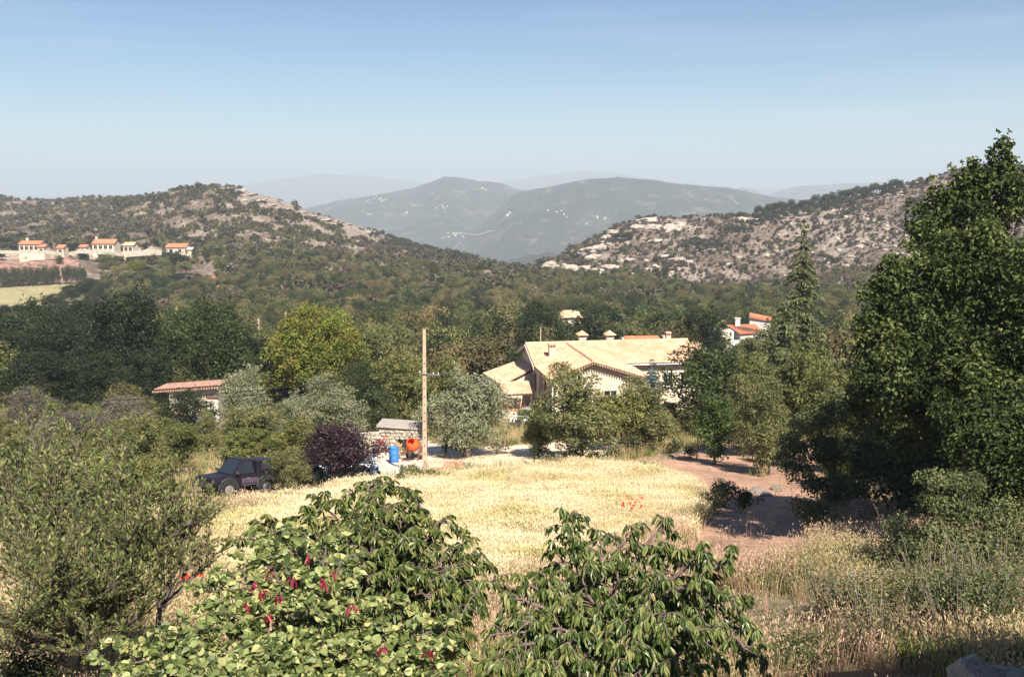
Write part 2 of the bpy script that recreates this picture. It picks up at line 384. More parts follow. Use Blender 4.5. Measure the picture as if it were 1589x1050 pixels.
# ------------------------------------------------------------------ land cover regions (outlines on the ground)
WHEAT = wpoly([(300, 860), (345, 822), (425, 795), (520, 774), (600, 760), (640, 755), (700, 750), (800, 738), (880, 730), (960, 727), (1030, 745), (1085, 772), (1085, 805), (1000, 845), (900, 895), (760, 915), (620, 940), (480, 940), (330, 900)])
ROAD = wpoly([(560, 728), (590, 700), (655, 690), (720, 700), (760, 692), (830, 690), (900, 682), (965, 680), (955, 706), (900, 714), (830, 720), (700, 734), (640, 741), (575, 748)])
PAD = wpoly([(560, 722), (590, 690), (648, 676), (690, 690), (670, 715), (640, 738), (590, 746)])
LANE = wpoly([(340, 690), (470, 668), (590, 668), (640, 676), (640, 690), (560, 700), (420, 712), (340, 720)])
PATH = wpoly([(960, 718), (1040, 703), (1110, 690), (1260, 682), (1290, 760), (1256, 868), (1180, 893), (1080, 890), (1040, 862), (1092, 800), (1092, 768), (1040, 735)])
LAWN = wpoly([(440, 655), (600, 645), (600, 664), (490, 670), (420, 668)])
FIELD = wpoly([(-300, 452), (0, 447), (70, 442), (160, 432), (150, 446), (95, 456), (75, 474), (0, 482), (-300, 500)])
EARTH = wpoly([(-300, 398), (0, 400), (120, 402), (135, 425), (120, 438), (0, 444), (-300, 448)])
TERR = wpoly([(-300, 388), (0, 389), (125, 388), (300, 388), (300, 396), (130, 399), (0, 401), (-300, 402)])
LEFTP = wpoly([(-100, 660), (70, 660), (72, 690), (-100, 696)])
HOUSEYARD = wpoly([(780, 650), (960, 652), (1010, 690), (950, 706), (760, 700)])
OPEN = [WHEAT, ROAD, PAD, LANE, PATH, LAWN, FIELD, EARTH, TERR, LEFTP, HOUSEYARD]
def cover(x, y, z):
    """land colour at each point of the ground"""
    n1 = fbm(x / 9, y / 9, 4, 40); n2 = fbm(x / 2.2, y / 2.2, 4, 50); n3 = fbm(x / 60, y / 60, 4, 60)
    def mixc(a, b, t): return a * (1 - t[:, None]) + np.array(b) * t[:, None]
    C = np.tile(np.array([.30, .235, .15]), (len(x), 1))
    C = mixc(C, (.24, .21, .10), sstep(.42, .62, n1) * .8)
    C = mixc(C, (.40, .28, .19), sstep(.55, .75, n2) * .7)
    # woodland floor, then stony slopes
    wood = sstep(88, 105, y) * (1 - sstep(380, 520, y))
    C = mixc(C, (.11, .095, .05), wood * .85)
    hill = sstep(300, 430, y)
    C = mixc(C, (.185, .137, .112), hill * .9)
    jx = x + (fbm(x / 6, y / 6, 3, 77) - .5) * 16
    st = fbm(jx / 9, (y + x * .25) / 26, 5, 80, .6)
    u = x / np.maximum(y, 1)
    # how bare each slope is
    right = sstep(.04, .10, u) * sstep(300, 380, y)
    bare = .30 * right + .22 * (1 - right)
    crest = np.exp(-((y - (690 - 130 * np.clip(u + .29, -1, 1))) / 75) ** 2) * sstep(-.30, -.26, u) * (1 - sstep(-.14, -.10, u))
    bare = bare + crest * 1.0
    scar = np.exp(-((u - (.30 + (520 - y) * .0009)) / .06) ** 2) * np.exp(-((y - 500) / 60) ** 2)
    bare = bare + scar * .45
    rk = sstep(.62 - bare * .45, .70 - bare * .42, st) * hill
    C = mixc(C, (.39, .315, .27), rk * .7 * (1 - .55 * sstep(.2, .26, u) * (1 - scar)))
    C = mixc(C, (.185, .128, .115), hill * right * sstep(.5, .62, n1) * (1 - rk) * .7)
    for P, col, k in ((LAWN, (.13, .17, .05), .9), (LEFTP, (.42, .33, .22), .8), (HOUSEYARD, (.44, .33, .22), .8), (FIELD, (.36, .31, .17), .95), (EARTH, (.42, .24, .19), .95), (TERR, (.55, .42, .33), .9),
                      (PATH, (.52, .31, .225), .92), (WHEAT, (.55, .44, .26), .9), (LANE, (.62, .49, .36), .8), (ROAD, (.82, .66, .46), .97), (PAD, (.86, .74, .62), .97)):
        jj = (fbm(x / 1.3, y / 1.3, 3, 99) - .5) * (1.6 if P is not FIELD and P is not EARTH and P is not TERR else 6)
        ins = inpoly(x + jj, y + jj, P)
        t = ins * k * (1 if P is not PATH else 1) * (.8 + .2 * n2)
        C = mixc(C, col, np.clip(t, 0, 1))
    # red gash of bare earth on the wooded slope
    for (px, py, r) in ((335, 432, 3), (341, 447, 3), (345, 457, 3), (452, 400, 3)):
        h_ = hit(px, py); d = np.hypot((x - h_.x), (y - h_.y) * .5)
        C = mixc(C, (.55, .20, .11), 1 - sstep(r * .6, r, d))
    C = C * (.82 + .36 * fbm(x / .7, y / .7, 3, 5))[:, None]
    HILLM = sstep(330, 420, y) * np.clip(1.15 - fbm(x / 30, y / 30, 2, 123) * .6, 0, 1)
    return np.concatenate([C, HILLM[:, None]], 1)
NU, NV = 620, 640
uu = np.linspace(-.80, .80, NU)
rr = np.exp(np.linspace(math.log(24), math.log(1330), NV)) - 30
UU, RR = np.meshgrid(uu, rr)
X = (UU * (RR + 30)).ravel(); Yv = RR.ravel(); Z = H(X, Yv)
idx = np.arange(NU * NV).reshape(NV, NU)
Fq = np.stack([idx[:-1, :-1], idx[:-1, 1:], idx[1:, 1:], idx[1:, :-1]], -1).reshape(-1, 4)
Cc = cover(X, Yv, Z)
gm, t, p, o = newmat('ground_cover')
a = N(t, 'ShaderNodeAttribute', attribute_name='cover')
g = N(t, 'ShaderNodeNewGeometry')
n1 = N(t, 'ShaderNodeTexNoise'); n1.inputs['Scale'].default_value = 3.0; n1.inputs['Detail'].default_value = 9; n1.inputs['Roughness'].default_value = .7
n2 = N(t, 'ShaderNodeTexNoise'); n2.inputs['Scale'].default_value = .22; n2.inputs['Detail'].default_value = 8; n2.inputs['Roughness'].default_value = .65
t.links.new(g.outputs['Position'], n1.inputs['Vector']); t.links.new(g.outputs['Position'], n2.inputs['Vector'])
mu = N(t, 'ShaderNodeMath', operation='MULTIPLY'); t.links.new(n1.outputs[0], mu.inputs[0]); t.links.new(n2.outputs[0], mu.inputs[1])
mr = N(t, 'ShaderNodeMapRange'); mr.inputs[1].default_value = .14; mr.inputs[2].default_value = .38; mr.inputs[3].default_value = .68; mr.inputs[4].default_value = 1.32
t.links.new(mu.outputs[0], mr.inputs[0])
hs = N(t, 'ShaderNodeHueSaturation'); t.links.new(a.outputs['Color'], hs.inputs['Color']); t.links.new(mr.outputs[0], hs.inputs['Value'])
vz = N(t, 'ShaderNodeTexNoise'); vz.inputs['Scale'].default_value = .55; vz.inputs['Detail'].default_value = 7; vz.inputs['Roughness'].default_value = .8
t.links.new(g.outputs['Position'], vz.inputs['Vector'])
vr = N(t, 'ShaderNodeMapRange'); vr.inputs[1].default_value = .44; vr.inputs[2].default_value = .58; vr.inputs[3].default_value = .34; vr.inputs[4].default_value = 1.15
t.links.new(vz.outputs[0], vr.inputs[0])
one = N(t, 'ShaderNodeMix', data_type='FLOAT'); t.links.new(a.outputs['Alpha'], one.inputs[0]); one.inputs[2].default_value = 1.0; t.links.new(vr.outputs[0], one.inputs[3])
h2 = N(t, 'ShaderNodeHueSaturation'); t.links.new(hs.outputs[0], h2.inputs['Color']); t.links.new(one.outputs[0], h2.inputs['Value'])
t.links.new(h2.outputs[0], p.inputs['Base Color']); p.inputs['Roughness'].default_value = .95; p.inputs['Specular IOR Level'].default_value = .1
b = N(t, 'ShaderNodeBump'); b.inputs['Strength'].default_value = .7; b.inputs['Distance'].default_value = .25
t.links.new(n1.outputs[0], b.inputs['Height']); t.links.new(b.outputs[0], p.inputs['Normal'])
M['ground'] = gm
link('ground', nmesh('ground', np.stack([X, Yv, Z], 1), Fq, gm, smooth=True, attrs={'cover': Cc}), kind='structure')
# ------------------------------------------------------------------ far country
def mountmat(name, dark, pale, sc, thr=(.55, .68), scar=None):
    m, t, p, o = newmat(name)
    g = N(t, 'ShaderNodeNewGeometry')
    def nz(scale, det=7, ro=.6, vec=None):
        n = N(t, 'ShaderNodeTexNoise'); n.inputs['Scale'].default_value = scale; n.inputs['Detail'].default_value = det; n.inputs['Roughness'].default_value = ro
        t.links.new(vec or g.outputs['Position'], n.inputs['Vector']); return n.outputs[0]
    r1 = N(t, 'ShaderNodeValToRGB'); r1.color_ramp.elements[0].position = .40; r1.color_ramp.elements[1].position = .66
    r1.color_ramp.elements[0].color = (*dark, 1); r1.color_ramp.elements[1].color = (*[c * 2.0 for c in dark], 1)
    t.links.new(nz(sc), r1.inputs[0])
    r2 = N(t, 'ShaderNodeMapRange'); r2.inputs[1].default_value = thr[0]; r2.inputs[2].default_value = thr[1]
    t.links.new(nz(sc * 1.7, 8, .72), r2.inputs[0])
    mx = N(t, 'ShaderNodeMix', data_type='RGBA'); t.links.new(r2.outputs[0], mx.inputs[0]); t.links.new(r1.outputs[0], mx.inputs[6]); mx.inputs[7].default_value = (*pale, 1)
    t.links.new(mx.outputs[2], p.inputs['Base Color']); p.inputs['Roughness'].default_value = 1; p.inputs['Specular IOR Level'].default_value = 0
    b = N(t, 'ShaderNodeBump'); b.inputs['Strength'].default_value = 1; b.inputs['Distance'].default_value = 60
    t.links.new(nz(sc * 5, 6, .7), b.inputs['Height']); t.links.new(b.outputs[0], p.inputs['Normal'])
    return m
VALLEY = CZ - 320
def mountain(name, ridge, Yr, Yf, Yb, m, amp, seed, nsc, nu=380, nv=110):
    xs = np.array([at(a_, b_, Yr).x for a_, b_ in ridge]); zs = np.array([at(a_, b_, Yr).z for a_, b_ in ridge])
    uu = np.linspace((ridge[0][0] - 794.5) / F, (ridge[-1][0] - 794.5) / F, nu)
    vv = np.linspace(-1, 1, nv)
    U, V = np.meshgrid(uu, vv)
    Yq = np.where(V < 0, Yr + V * (Yr - Yf), Yr + V * (Yb - Yr))
    Xq = U * Yq * 1.0
    zr = np.interp(U * Yr, xs, zs)
    prof = np.cos(np.abs(V) ** 1.0 * math.pi / 2) ** 1.25
    sp = 1 - np.abs(fbm(Xq / nsc, Yq / nsc, 5, seed) * 2 - 1) * 2
    Zq = VALLEY + (zr - VALLEY) * np.clip(prof + sp * amp * np.clip(np.abs(V) * 3, 0, 1) * (1 - np.abs(V)) ** .5, 0, .985 + .015 * (np.abs(V) < .03)) + (fbm(Xq / nsc * 6, Yq / nsc * 6, 3, seed + 1) - .5) * nsc * .03
    idx = np.arange(nu * nv).reshape(nv, nu)
    Fq = np.stack([idx[:-1, :-1], idx[:-1, 1:], idx[1:, 1:], idx[1:, :-1]], -1).reshape(-1, 4)
    return link(name, nmesh(name, np.stack([Xq.ravel(), Yq.ravel(), Zq.ravel()], 1), Fq, m, smooth=True), kind='structure')
mA = mountmat('wooded_mountain', (.034, .036, .020), (.34, .27, .19), .008, (.54, .66))
mB = mountmat('far_mountain', (.05, .055, .035), (.32, .28, .22), .003, (.54, .66))
mountain('foothill', [(560, 470), (700, 440), (780, 408), (850, 392), (890, 398), (960, 420), (1100, 450)], 2300, 1700, 2900, mA, .12, 5, 240)
mountain('wooded_mountain', [(560, 420), (700, 372), (760, 335), (800, 300), (860, 289), (900, 281), (960, 276), (1000, 281), (1080, 288), (1130, 292), (1165, 299), (1200, 306), (1260, 312), (1450, 330)], 4300, 2600, 5400, mA, .24, 15, 520)
mountain('rocky_mountain', [(250, 345), (400, 335), (480, 322), (520, 312), (600, 300), (640, 293), (690, 276), (710, 277), (740, 282), (775, 284), (800, 294), (850, 305), (1000, 330)], 5600, 3200, 7200, mA, .24, 25, 600)
mountain('bare_mountain', [(1000, 330), (1100, 315), (1150, 290), (1190, 303), (1240, 290), (1300, 286), (1380, 285), (1450, 290), (1589, 300), (1900, 310)], 7600, 5600, 9600, mB, .12, 35, 900)
mountain('distant_mountain', [(-400, 310), (0, 306), (300, 300), (400, 284), (440, 277), (490, 272), (540, 271), (600, 277), (650, 283), (720, 290), (790, 282), (850, 271), (900, 266), (960, 270), (1050, 284), (1150, 292), (1400, 300), (1589, 302), (2000, 310)], 12500, 9000, 16000, mB, .08, 45, 1500)
MB().add([(-22000, 900, VALLEY), (22000, 900, VALLEY), (22000, 22000, VALLEY), (-22000, 22000, VALLEY)], [(0, 1, 2, 3)]).build('valley_floor', mA, kind='structure')
# pale scars, a winding road and hamlets on the far mountains
from mathutils.bvhtree import BVHTree
BV = []
for o_ in [q for q in COL.objects if q.name in ('wooded_mountain', 'rocky_mountain', 'foothill', 'bare_mountain')]:
    m_ = o_.data; BV.append(BVHTree.FromPolygons([v.co for v in m_.vertices], [p_.vertices for p_ in m_.polygons]))
def farhit(px, py):
    d = (at(px, py, 1.0) - cam.location).normalized(); best = None
    for b_ in BV:
        h_ = b_.ray_cast(cam.location, d)
        if h_[0] is not None and (best is None or h_[3] < best[1]): best = (h_[0], h_[3])
    return best[0] if best else None
def track(pts, wd, name, label, kind='structure'):
    mb = MB(); P_ = [farhit(*q) for q in pts]; P_ = [q for q in P_ if q]
    for a_, b_ in zip(P_[:-1], P_[1:]):
        n_ = 6
        for i_ in range(n_):
            u_, v_ = a_.lerp(b_, i_ / n_), a_.lerp(b_, (i_ + 1) / n_)
            wv = wd * random.uniform(.3, .7)
            mb.add([u_ + Vector((0, -8, 8 - wv)), v_ + Vector((0, -8, 8 - wv)), v_ + Vector((0, 0, 8 + wv)), u_ + Vector((0, 0, 8 + wv))], [(0, 1, 2, 3)])
    if mb.v: mb.build(name, M['pale_earth'], kind=kind)
random.seed(8)
if 0: track([(803, 364), (830, 363), (860, 361), (888, 357)], 1.6, 'far_road', '')
track([(700, 366), (712, 364), (740, 368), (765, 361)], 2.6, 'far_road', '')
track([(1112, 300), (1130, 309), (1145, 320)], 3, 'far_road', '')
if 0: track([(850, 375), (880, 369), (905, 365)], 1.3, 'far_road', '')
if 0: track([(740, 355), (770, 351), (800, 353)], 1.3, 'far_road', '')
hb_ = MB().box((0, 0, 5), (22, 14, 12)).add([(-13, -9, 11), (13, -9, 11), (13, 0, 16), (-13, 0, 16), (13, 9, 11), (-13, 9, 11)], [(0, 1, 2, 3), (3, 2, 4, 5)]).mesh('far_house', M['plaster'])
for (cx_, cy_, n_, sx_, sy_) in ((588, 309, 9, 9, 3), (570, 311, 4, 8, 4), (640, 318, 5, 9, 3), (685, 322, 8, 9, 5), (632, 330, 3, 3, 5), (706, 365, 9, 10, 3), (745, 294, 6, 10, 2), (790, 333, 4, 4, 4), (572, 334, 2, 4, 2), (915, 345, 5, 22, 8), (870, 330, 5, 22, 8)):
    for _ in range(n_):
        q = farhit(cx_ + random.gauss(0, sx_ * .6), cy_ + random.gauss(0, sy_ * .6))
        if q is None: continue
        s_ = link('far_house', hb_, label='tiny pale house, a speck on the wooded slopes of the far mountains', cat='house', group='specks of houses on the far mountains')
        s_.location = q; s_.rotation_euler = (0, 0, random.uniform(-.6, .6)); s_.scale = [random.uniform(.2, .36)] * 3
# ------------------------------------------------------------------ air
hz = MB().box((0, 9000, (VALLEY - 2 + CZ + 420) / 2), (47000, 27000, CZ + 420 - VALLEY + 2)).build('haze', bpy.data.materials.new('haze_air'), kind='stuff')
hm = hz.data.materials[0]; hm.use_nodes = True; t = hm.node_tree; t.nodes.clear()
ho = N(t, 'ShaderNodeOutputMaterial'); hv = N(t, 'ShaderNodeVolumePrincipled')
hv.inputs['Color'].default_value = (.80, .90, .99, 1); hv.inputs['Density'].default_value = 2.2e-4; hv.inputs['Anisotropy'].default_value = 0.0
t.links.new(hv.outputs[0], ho.inputs['Volume'])
# ------------------------------------------------------------------ plants
RG = np.random.default_rng(7)
def unit(v):
    return v / np.maximum(np.linalg.norm(v, axis=-1, keepdims=True), 1e-9)
def leaves(C, A, Nn, L, W, kind='kite', fold=.25):
    """leaf faces: C base points, A axes, Nn face normals, L lengths, W widths"""
    A = unit(A); B = unit(np.cross(A, Nn)); Q = np.cross(B, A)
    L = np.asarray(L).reshape(-1, 1) * np.ones((len(C), 1)); W = np.asarray(W).reshape(-1, 1) * np.ones((len(C), 1))
    if kind == 'kite':
        P = np.stack([C, C + A * L * .5 + B * W / 2 + Q * W * fold, C + A * L, C + A * L * .5 - B * W / 2 + Q * W * fold], 1)
        n = len(C); b = np.arange(n)[:, None] * 4
        return P.reshape(-1, 3), np.concatenate([b + [[0, 1, 2]], b + [[0, 2, 3]]]), 4
    if kind == 'quad':
        P = np.stack([C - B * W / 2, C + B * W / 2, C + B * W / 2 + A * L, C - B * W / 2 + A * L], 1)
        n = len(C); b = np.arange(n)[:, None] * 4
        return P.reshape(-1, 3), b + [[0, 1, 2, 3]], 4
    if kind == 'round':
        rowsr = ((0, .10), (-.06, .62), (.22, 1.0), (.55, .96), (.82, .52))
        pts = [C] + [C + A * L * a + B * W / 2 * w + Q * W * fold * w for a, w in rowsr[1:]] + [C + A * L - Q * L * .10] + [C + A * L * a - B * W / 2 * w + Q * W * fold * w for a, w in reversed(rowsr[1:])]
        P = np.stack(pts, 1); n = len(C); b = np.arange(n)[:, None] * 10
        return P.reshape(-1, 3), np.concatenate([b + [[0, 1, 2, 3]], b + [[0, 3, 4, 5]], b + [[0, 5, 6, 7]], b + [[0, 7, 8, 9]]]), 10
    # 'leaf' pointed oval, 'round' heart shaped: two folded quads, drooping tip
    a1, a2, w1, w2 = (.28, .68, 1.0, .74) if kind == 'leaf' else (.16, .62, .92, .86)
    tip = C + A * L - Q * L * .12
    P = np.stack([C, C + A * L * a1 + B * W / 2 * w1 + Q * W * fold, C + A * L * a2 + B * W / 2 * w2 + Q * W * fold * .8, tip,
                  C + A * L * a2 - B * W / 2 * w2 + Q * W * fold * .8, C + A * L * a1 - B * W / 2 * w1 + Q * W * fold], 1)
    n = len(C); b = np.arange(n)[:, None] * 6
    return P.reshape(-1, 3), np.concatenate([b + [[0, 1, 2, 3]], b + [[0, 3, 4, 5]]]), 6
def leafmesh(name, C, A, Nn, L, W, m, kind='kite', tone=None, rng=RG, fold=.25):
    if kind != 'kite': fold = rng.uniform(.02, .55, (len(C), 1)) if len(C) > 1 else fold
    V, Fc, k = leaves(C, A, Nn, L, W, kind, fold)
    if tone is None: tone = np.where(rng.random(len(C)) < .03, 1.0, rng.random(len(C)) ** 1.1 * .86)
    return nmesh(name, V, Fc, m, tone=np.repeat(tone, k))
def rdir(rng, n, up=0.0):
    v = rng.normal(size=(n, 3)); v[:, 2] += up; return unit(v)
def bez(a, b, c, n=7):
    t = np.linspace(0, 1, n)[:, None]; a, b, c = map(np.asarray, (a, b, c))
    return a * (1 - t) ** 2 + 2 * b * t * (1 - t) + c * t * t
def lobed(name, rng, lobes, base, m, bark, nleaf, lsize, lw=.55, kind='kite', forks=None, trunk_r=.2, limb_n=10, shell=.55, up=.35, flat=.85, stretch=1.0, axisup=0.0, trunk_to=None, sub=0):
    """crown mesh of leaf clumps on lobes [(x,y,z,r)], and the trunk with its limbs, around the origin"""
    lobes = np.array(lobes, float)
    if sub:
        ex = []
        for (x, y, z, q) in lobes:
            dd = rdir(rng, sub, .25)
            for k_ in range(sub): ex.append((x + dd[k_, 0] * q * .72, y + dd[k_, 1] * q * .72, z + dd[k_, 2] * q * .72, q * rng.uniform(.28, .5)))
            for k_ in range(2):
                o2 = rdir(rng, 1, .6)[0] * q * rng.uniform(.95, 1.35); ex.append((x + o2[0], y + o2[1], z + o2[2], q * rng.uniform(.10, .22)))
            ex.append((x, y, z, q * .62))
        lobes = np.array(ex)
    r = lobes[:, 3]; wts = r ** 2 / (r ** 2).sum()
    cnt = np.maximum((wts * nleaf).astype(int), 4)
    Cs, Ns, Ts = [], [], []
    for (x, y, z, q), n in zip(lobes, cnt):
        d = rdir(rng, n, up)
        # small bumps within each lobe so the clumps have clumps
        bump = .80 + .34 * vnoise(d[:, 0] * 2.6 + x * 3, d[:, 2] * 2.6 + d[:, 1] * 2.1 + z * 3, 5)
        k = q * bump * (shell + (1 - shell) * rng.random(n) ** .45)
        P = d * k[:, None] * np.array([1, 1, flat * stretch]) + [x, y, z]
        Cs.append(P); Ns.append(d); Ts.append(np.clip(rng.normal(.45, .24, n) + rng.normal(0, .17), 0, 1))
    C = np.concatenate(Cs); D = np.concatenate(Ns); T = np.concatenate(Ts)
    n = len(C)
    Nn = unit(D * .75 + rng.normal(size=(n, 3)) * .55 + [0, 0, .25])
    A = unit(np.cross(Nn, rng.normal(size=(n, 3)))); A[:, 2] += axisup; A = unit(A)
    L = lsize * rng.uniform(.65, 1.3, n)
    crown = leafmesh(name + '_crown', C, A, Nn, L, L * lw, m, kind, T)
    # trunk
    mb = MB(); b = np.array(base, float)
    cz = lobes[:, 2]; cen = np.array([np.average(lobes[:, 0], weights=r), np.average(lobes[:, 1], weights=r), 0])
    top = np.array([cen[0], cen[1], trunk_to if trunk_to is not None else (cz.max() * .75 + b[2] * .25)])
    fk = b * .62 + top * .38
    tr = bez(b, [b[0], b[1], fk[2]], top, 8)
    mb.tube(tr, [trunk_r * 1.25 if i == 0 else trunk_r * (1 - .8 * i / 7) for i in range(8)], 8)
    for i in np.argsort(-r)[:limb_n]:
        e = lobes[i, :3]; k = int(np.clip(rng.integers(2, 6), 0, 7)); s = tr[k]
        if s[2] > e[2]: s = tr[2]
        mid = (s + e) / 2 + rng.normal(size=3) * .06 * np.linalg.norm(e - s); mid[2] -= .12 * np.linalg.norm(e - s)
        mb.tube(bez(s, mid, e, 6), np.linspace(trunk_r * .42, trunk_r * .08, 6), 5, cap=False)
    return crown, mb.mesh(name + '_trunk', bark, smooth=True)
def auto_lobes(rng, h, w, cb=.25, n=26, lr=.20, top=1.0, squash=1.0, egg=0.0, ball=False):
    c = h * (cb + 1) / 2; az = h * (1 - cb) / 2 * (.86 if cb > .1 else .96); ax = w / 2 * .84
    o = []
    if ball:
        for i in range(n):
            zz = 1 - 1.75 * (i + .5) / n; a_ = i * 2.39996 + rng.normal(0, .15); rr_ = math.sqrt(max(0, 1 - zz * zz)); k = rng.uniform(.68, .86)
            o.append((rr_ * math.cos(a_) * k * ax, rr_ * math.sin(a_) * k * ax, c + zz * k * az, lr * w * rng.uniform(.75, 1.15)))
        o += [(0, 0, c, w * .26), (0, 0, c + az * .3, w * .22), (0, 0, c - az * .3, w * .22)]
        return o
    for i in range(n):
        d = unit(rng.normal(size=(1, 3)))[0]
        if d[2] < -.5 and cb > .1: d[2] *= .5
        k = rng.uniform(.45, 1.0) if i > 4 else rng.uniform(0, .4)
        q = lr * w * rng.uniform(.7, 1.25)
        e = 1 - egg * d[2]
        o.append((d[0] * k * (ax - q * .55) * e, d[1] * k * (ax - q * .55) * e, c + d[2] * k * (az - q * .3) * squash, q))
    return o
def tree_protos(name, m, bark, n, h, w, nleaf, lsize, seed, **k):
    """n variants as (crown mesh, trunk mesh, h, w), trunk foot at the origin"""
    P = []
    la = {q: k.pop(q) for q in ('cb', 'ball', 'lr', 'squash', 'egg', 'nl') if q in k}
    nl = la.pop('nl', 26)
    for i in range(n):
        rng = np.random.default_rng(seed + i)
        lb = auto_lobes(rng, h, w, n=nl, **la)
        P.append((*lobed(name, rng, lb, (0, 0, -.3), m, bark, nleaf, lsize, **k), h, w))
    return P
def put_tree(name, P, loc, h, w, rz, parts=True, **k):
    root = empty(name, loc, rz, **k)
    root.scale = (w / P[3], w / P[3], h / P[2])
    link('trunk', P[1], root); link('crown', P[0], root, kind='stuff')
    return root
# ---- scatter of instances as one object of kind stuff
def scatter(name, meshes, pts, scl, rng, tilt=.0, kind='stuff'):
    n = len(pts)
    if not n: return
    c = bpy.data.collections.new(name + '_kinds')
    for i, me in enumerate(meshes):
        o = bpy.data.objects.new('%s_kind_%s' % (name, 'abcdefghijklmnop'[i]), me); c.objects.link(o)
    me = bpy.data.meshes.new(name)
    me.vertices.add(n); me.vertices.foreach_set('co', np.asarray(pts, np.float32).ravel())
    rot = np.stack([rng.normal(0, tilt, n) if tilt else np.zeros(n), rng.normal(0, tilt, n) if tilt else np.zeros(n), rng.random(n) * 6.283], 1)
    a = me.attributes.new('rot', 'FLOAT_VECTOR', 'POINT'); a.data.foreach_set('vector', rot.astype(np.float32).ravel())
    sc = np.asarray(scl, np.float32)
    if sc.ndim == 1: sc = np.stack([sc] * 3, 1)
    a = me.attributes.new('scl', 'FLOAT_VECTOR', 'POINT'); a.data.foreach_set('vector', sc.astype(np.float32).ravel())
    a = me.attributes.new('pick', 'INT', 'POINT'); a.data.foreach_set('value', rng.integers(0, len(meshes), n).astype(np.int32))
    g = bpy.data.node_groups.new(name + '_scatter', 'GeometryNodeTree')
    g.interface.new_socket('Geometry', in_out='INPUT', socket_type='NodeSocketGeometry')
    g.interface.new_socket('Geometry', in_out='OUTPUT', socket_type='NodeSocketGeometry')
    gi = g.nodes.new('NodeGroupInput'); go = g.nodes.new('NodeGroupOutput')
    ip = g.nodes.new('GeometryNodeInstanceOnPoints'); ci = g.nodes.new('GeometryNodeCollectionInfo')
    ci.inputs['Collection'].default_value = c; ci.inputs['Separate Children'].default_value = True; ci.inputs['Reset Children'].default_value = True
    def na(nm, ty):
        q = g.nodes.new('GeometryNodeInputNamedAttribute'); q.data_type = ty; q.inputs[0].default_value = nm; return q.outputs[0]
    er = g.nodes.new('FunctionNodeEulerToRotation'); g.links.new(na('rot', 'FLOAT_VECTOR'), er.inputs[0])
    g.links.new(gi.outputs[0], ip.inputs['Points']); g.links.new(ci.outputs[0], ip.inputs['Instance'])
    ip.inputs['Pick Instance'].default_value = True; g.links.new(na('pick', 'INT'), ip.inputs['Instance Index'])
    g.links.new(er.outputs[0], ip.inputs['Rotation']); g.links.new(na('scl', 'FLOAT_VECTOR'), ip.inputs['Scale'])
    g.links.new(ip.outputs[0], go.inputs[0])
    o = link(name, me, kind=kind); md = o.modifiers.new('scatter', 'NODES'); md.node_group = g
    return o
# ---- kinds of tree
PK = {}
PK['oak'] = tree_protos('oak', M['oak'], M['bark'], 5, 6, 6.4, 2600, .30, 100, cb=.12, lr=.17, nl=34, trunk_r=.16, up=.5)
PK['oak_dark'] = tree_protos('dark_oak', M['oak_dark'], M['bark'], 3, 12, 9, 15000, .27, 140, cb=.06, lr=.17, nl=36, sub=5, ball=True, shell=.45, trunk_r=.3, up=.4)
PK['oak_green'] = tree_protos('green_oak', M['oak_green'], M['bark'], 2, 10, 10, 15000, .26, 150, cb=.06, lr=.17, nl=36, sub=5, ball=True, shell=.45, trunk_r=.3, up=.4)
PK['oak_yellow'] = tree_protos('yellow_oak', M['oak_yellow'], M['bark'], 1, 10.6, 10, 26000, .24, 161, cb=.06, lr=.15, nl=46, sub=4, ball=True, shell=.6, trunk_r=.32, up=.4)
PK['olive'] = tree_protos('olive', M['olive'], M['bark'], 3, 4.5, 5, 18000, .145, 170, cb=.02, lr=.2, nl=22, sub=6, trunk_r=.2, shell=.35, lw=.34)
PK['grey_olive'] = tree_protos('grey_olive', M['grey_olive'], M['bark'], 2, 4.5, 5, 13000, .14, 175, cb=.06, lr=.15, nl=40, trunk_r=.2, shell=.3, lw=.36)
PK['plum'] = tree_protos('plum', M['plum'], M['bark'], 1, 4, 4.4, 8000, .14, 180, cb=.14, lr=.13, nl=55, trunk_r=.1, shell=.25)
PK['mid'] = tree_protos('garden_tree', M['mid'], M['bark'], 3, 5, 4.5, 16000, .135, 185, cb=.02, lr=.19, nl=22, sub=6, trunk_r=.11, shell=.25)
PK['mid2'] = tree_protos('dry_tree', M['mid2'], M['bark'], 3, 5, 4.5, 15000, .125, 190, cb=.02, lr=.19, nl=22, sub=6, trunk_r=.1, shell=.2)
PK['laurel'] = tree_protos('laurel', M['laurel'], M['bark'], 1, 5, 4.5, 12000, .16, 195, cb=.0, lr=.2, nl=20, sub=6, trunk_r=.12, shell=.5)
PK['vine'] = tree_protos('vine', M['vine'], M['bark'], 1, 4, 2, 6000, .13, 198, cb=.0, lr=.26, nl=20, sub=4, trunk_r=.06, shell=.5)
PK['pine'] = tree_protos('pine', M['pine'], M['bark'], 4, 7, 6, 1500, .42, 200, cb=.22, lr=.17, nl=24, trunk_r=.16, squash=.9)
PK['poplar'] = tree_protos('poplar', M['poplar'], M['bark'], 3, 11, 2.6, 1500, .34, 210, cb=.10, lr=.27, nl=20, trunk_r=.12, stretch=1.7)
PK['cypress'] = tree_protos('cypress', M['oak_dark'], M['bark'], 1, 9, 1.4, 1200, .25, 215, cb=.0, lr=.4, nl=16, trunk_r=.1, stretch=2)
def lowshrub(name, m, seed, n=5, nleaf=150, ls=.34, h=1.0, w=1.6, nl=7):
    o = []
    for i in range(n):
        rng = np.random.default_rng(seed + i)
        lb = auto_lobes(rng, h, w, n=nl, cb=.0, lr=.24)
        o.append(lobed(name, rng, lb, (0, 0, -.1), m, M['bark'], nleaf, ls, up=.6, limb_n=2, trunk_r=.05)[0])
    return o
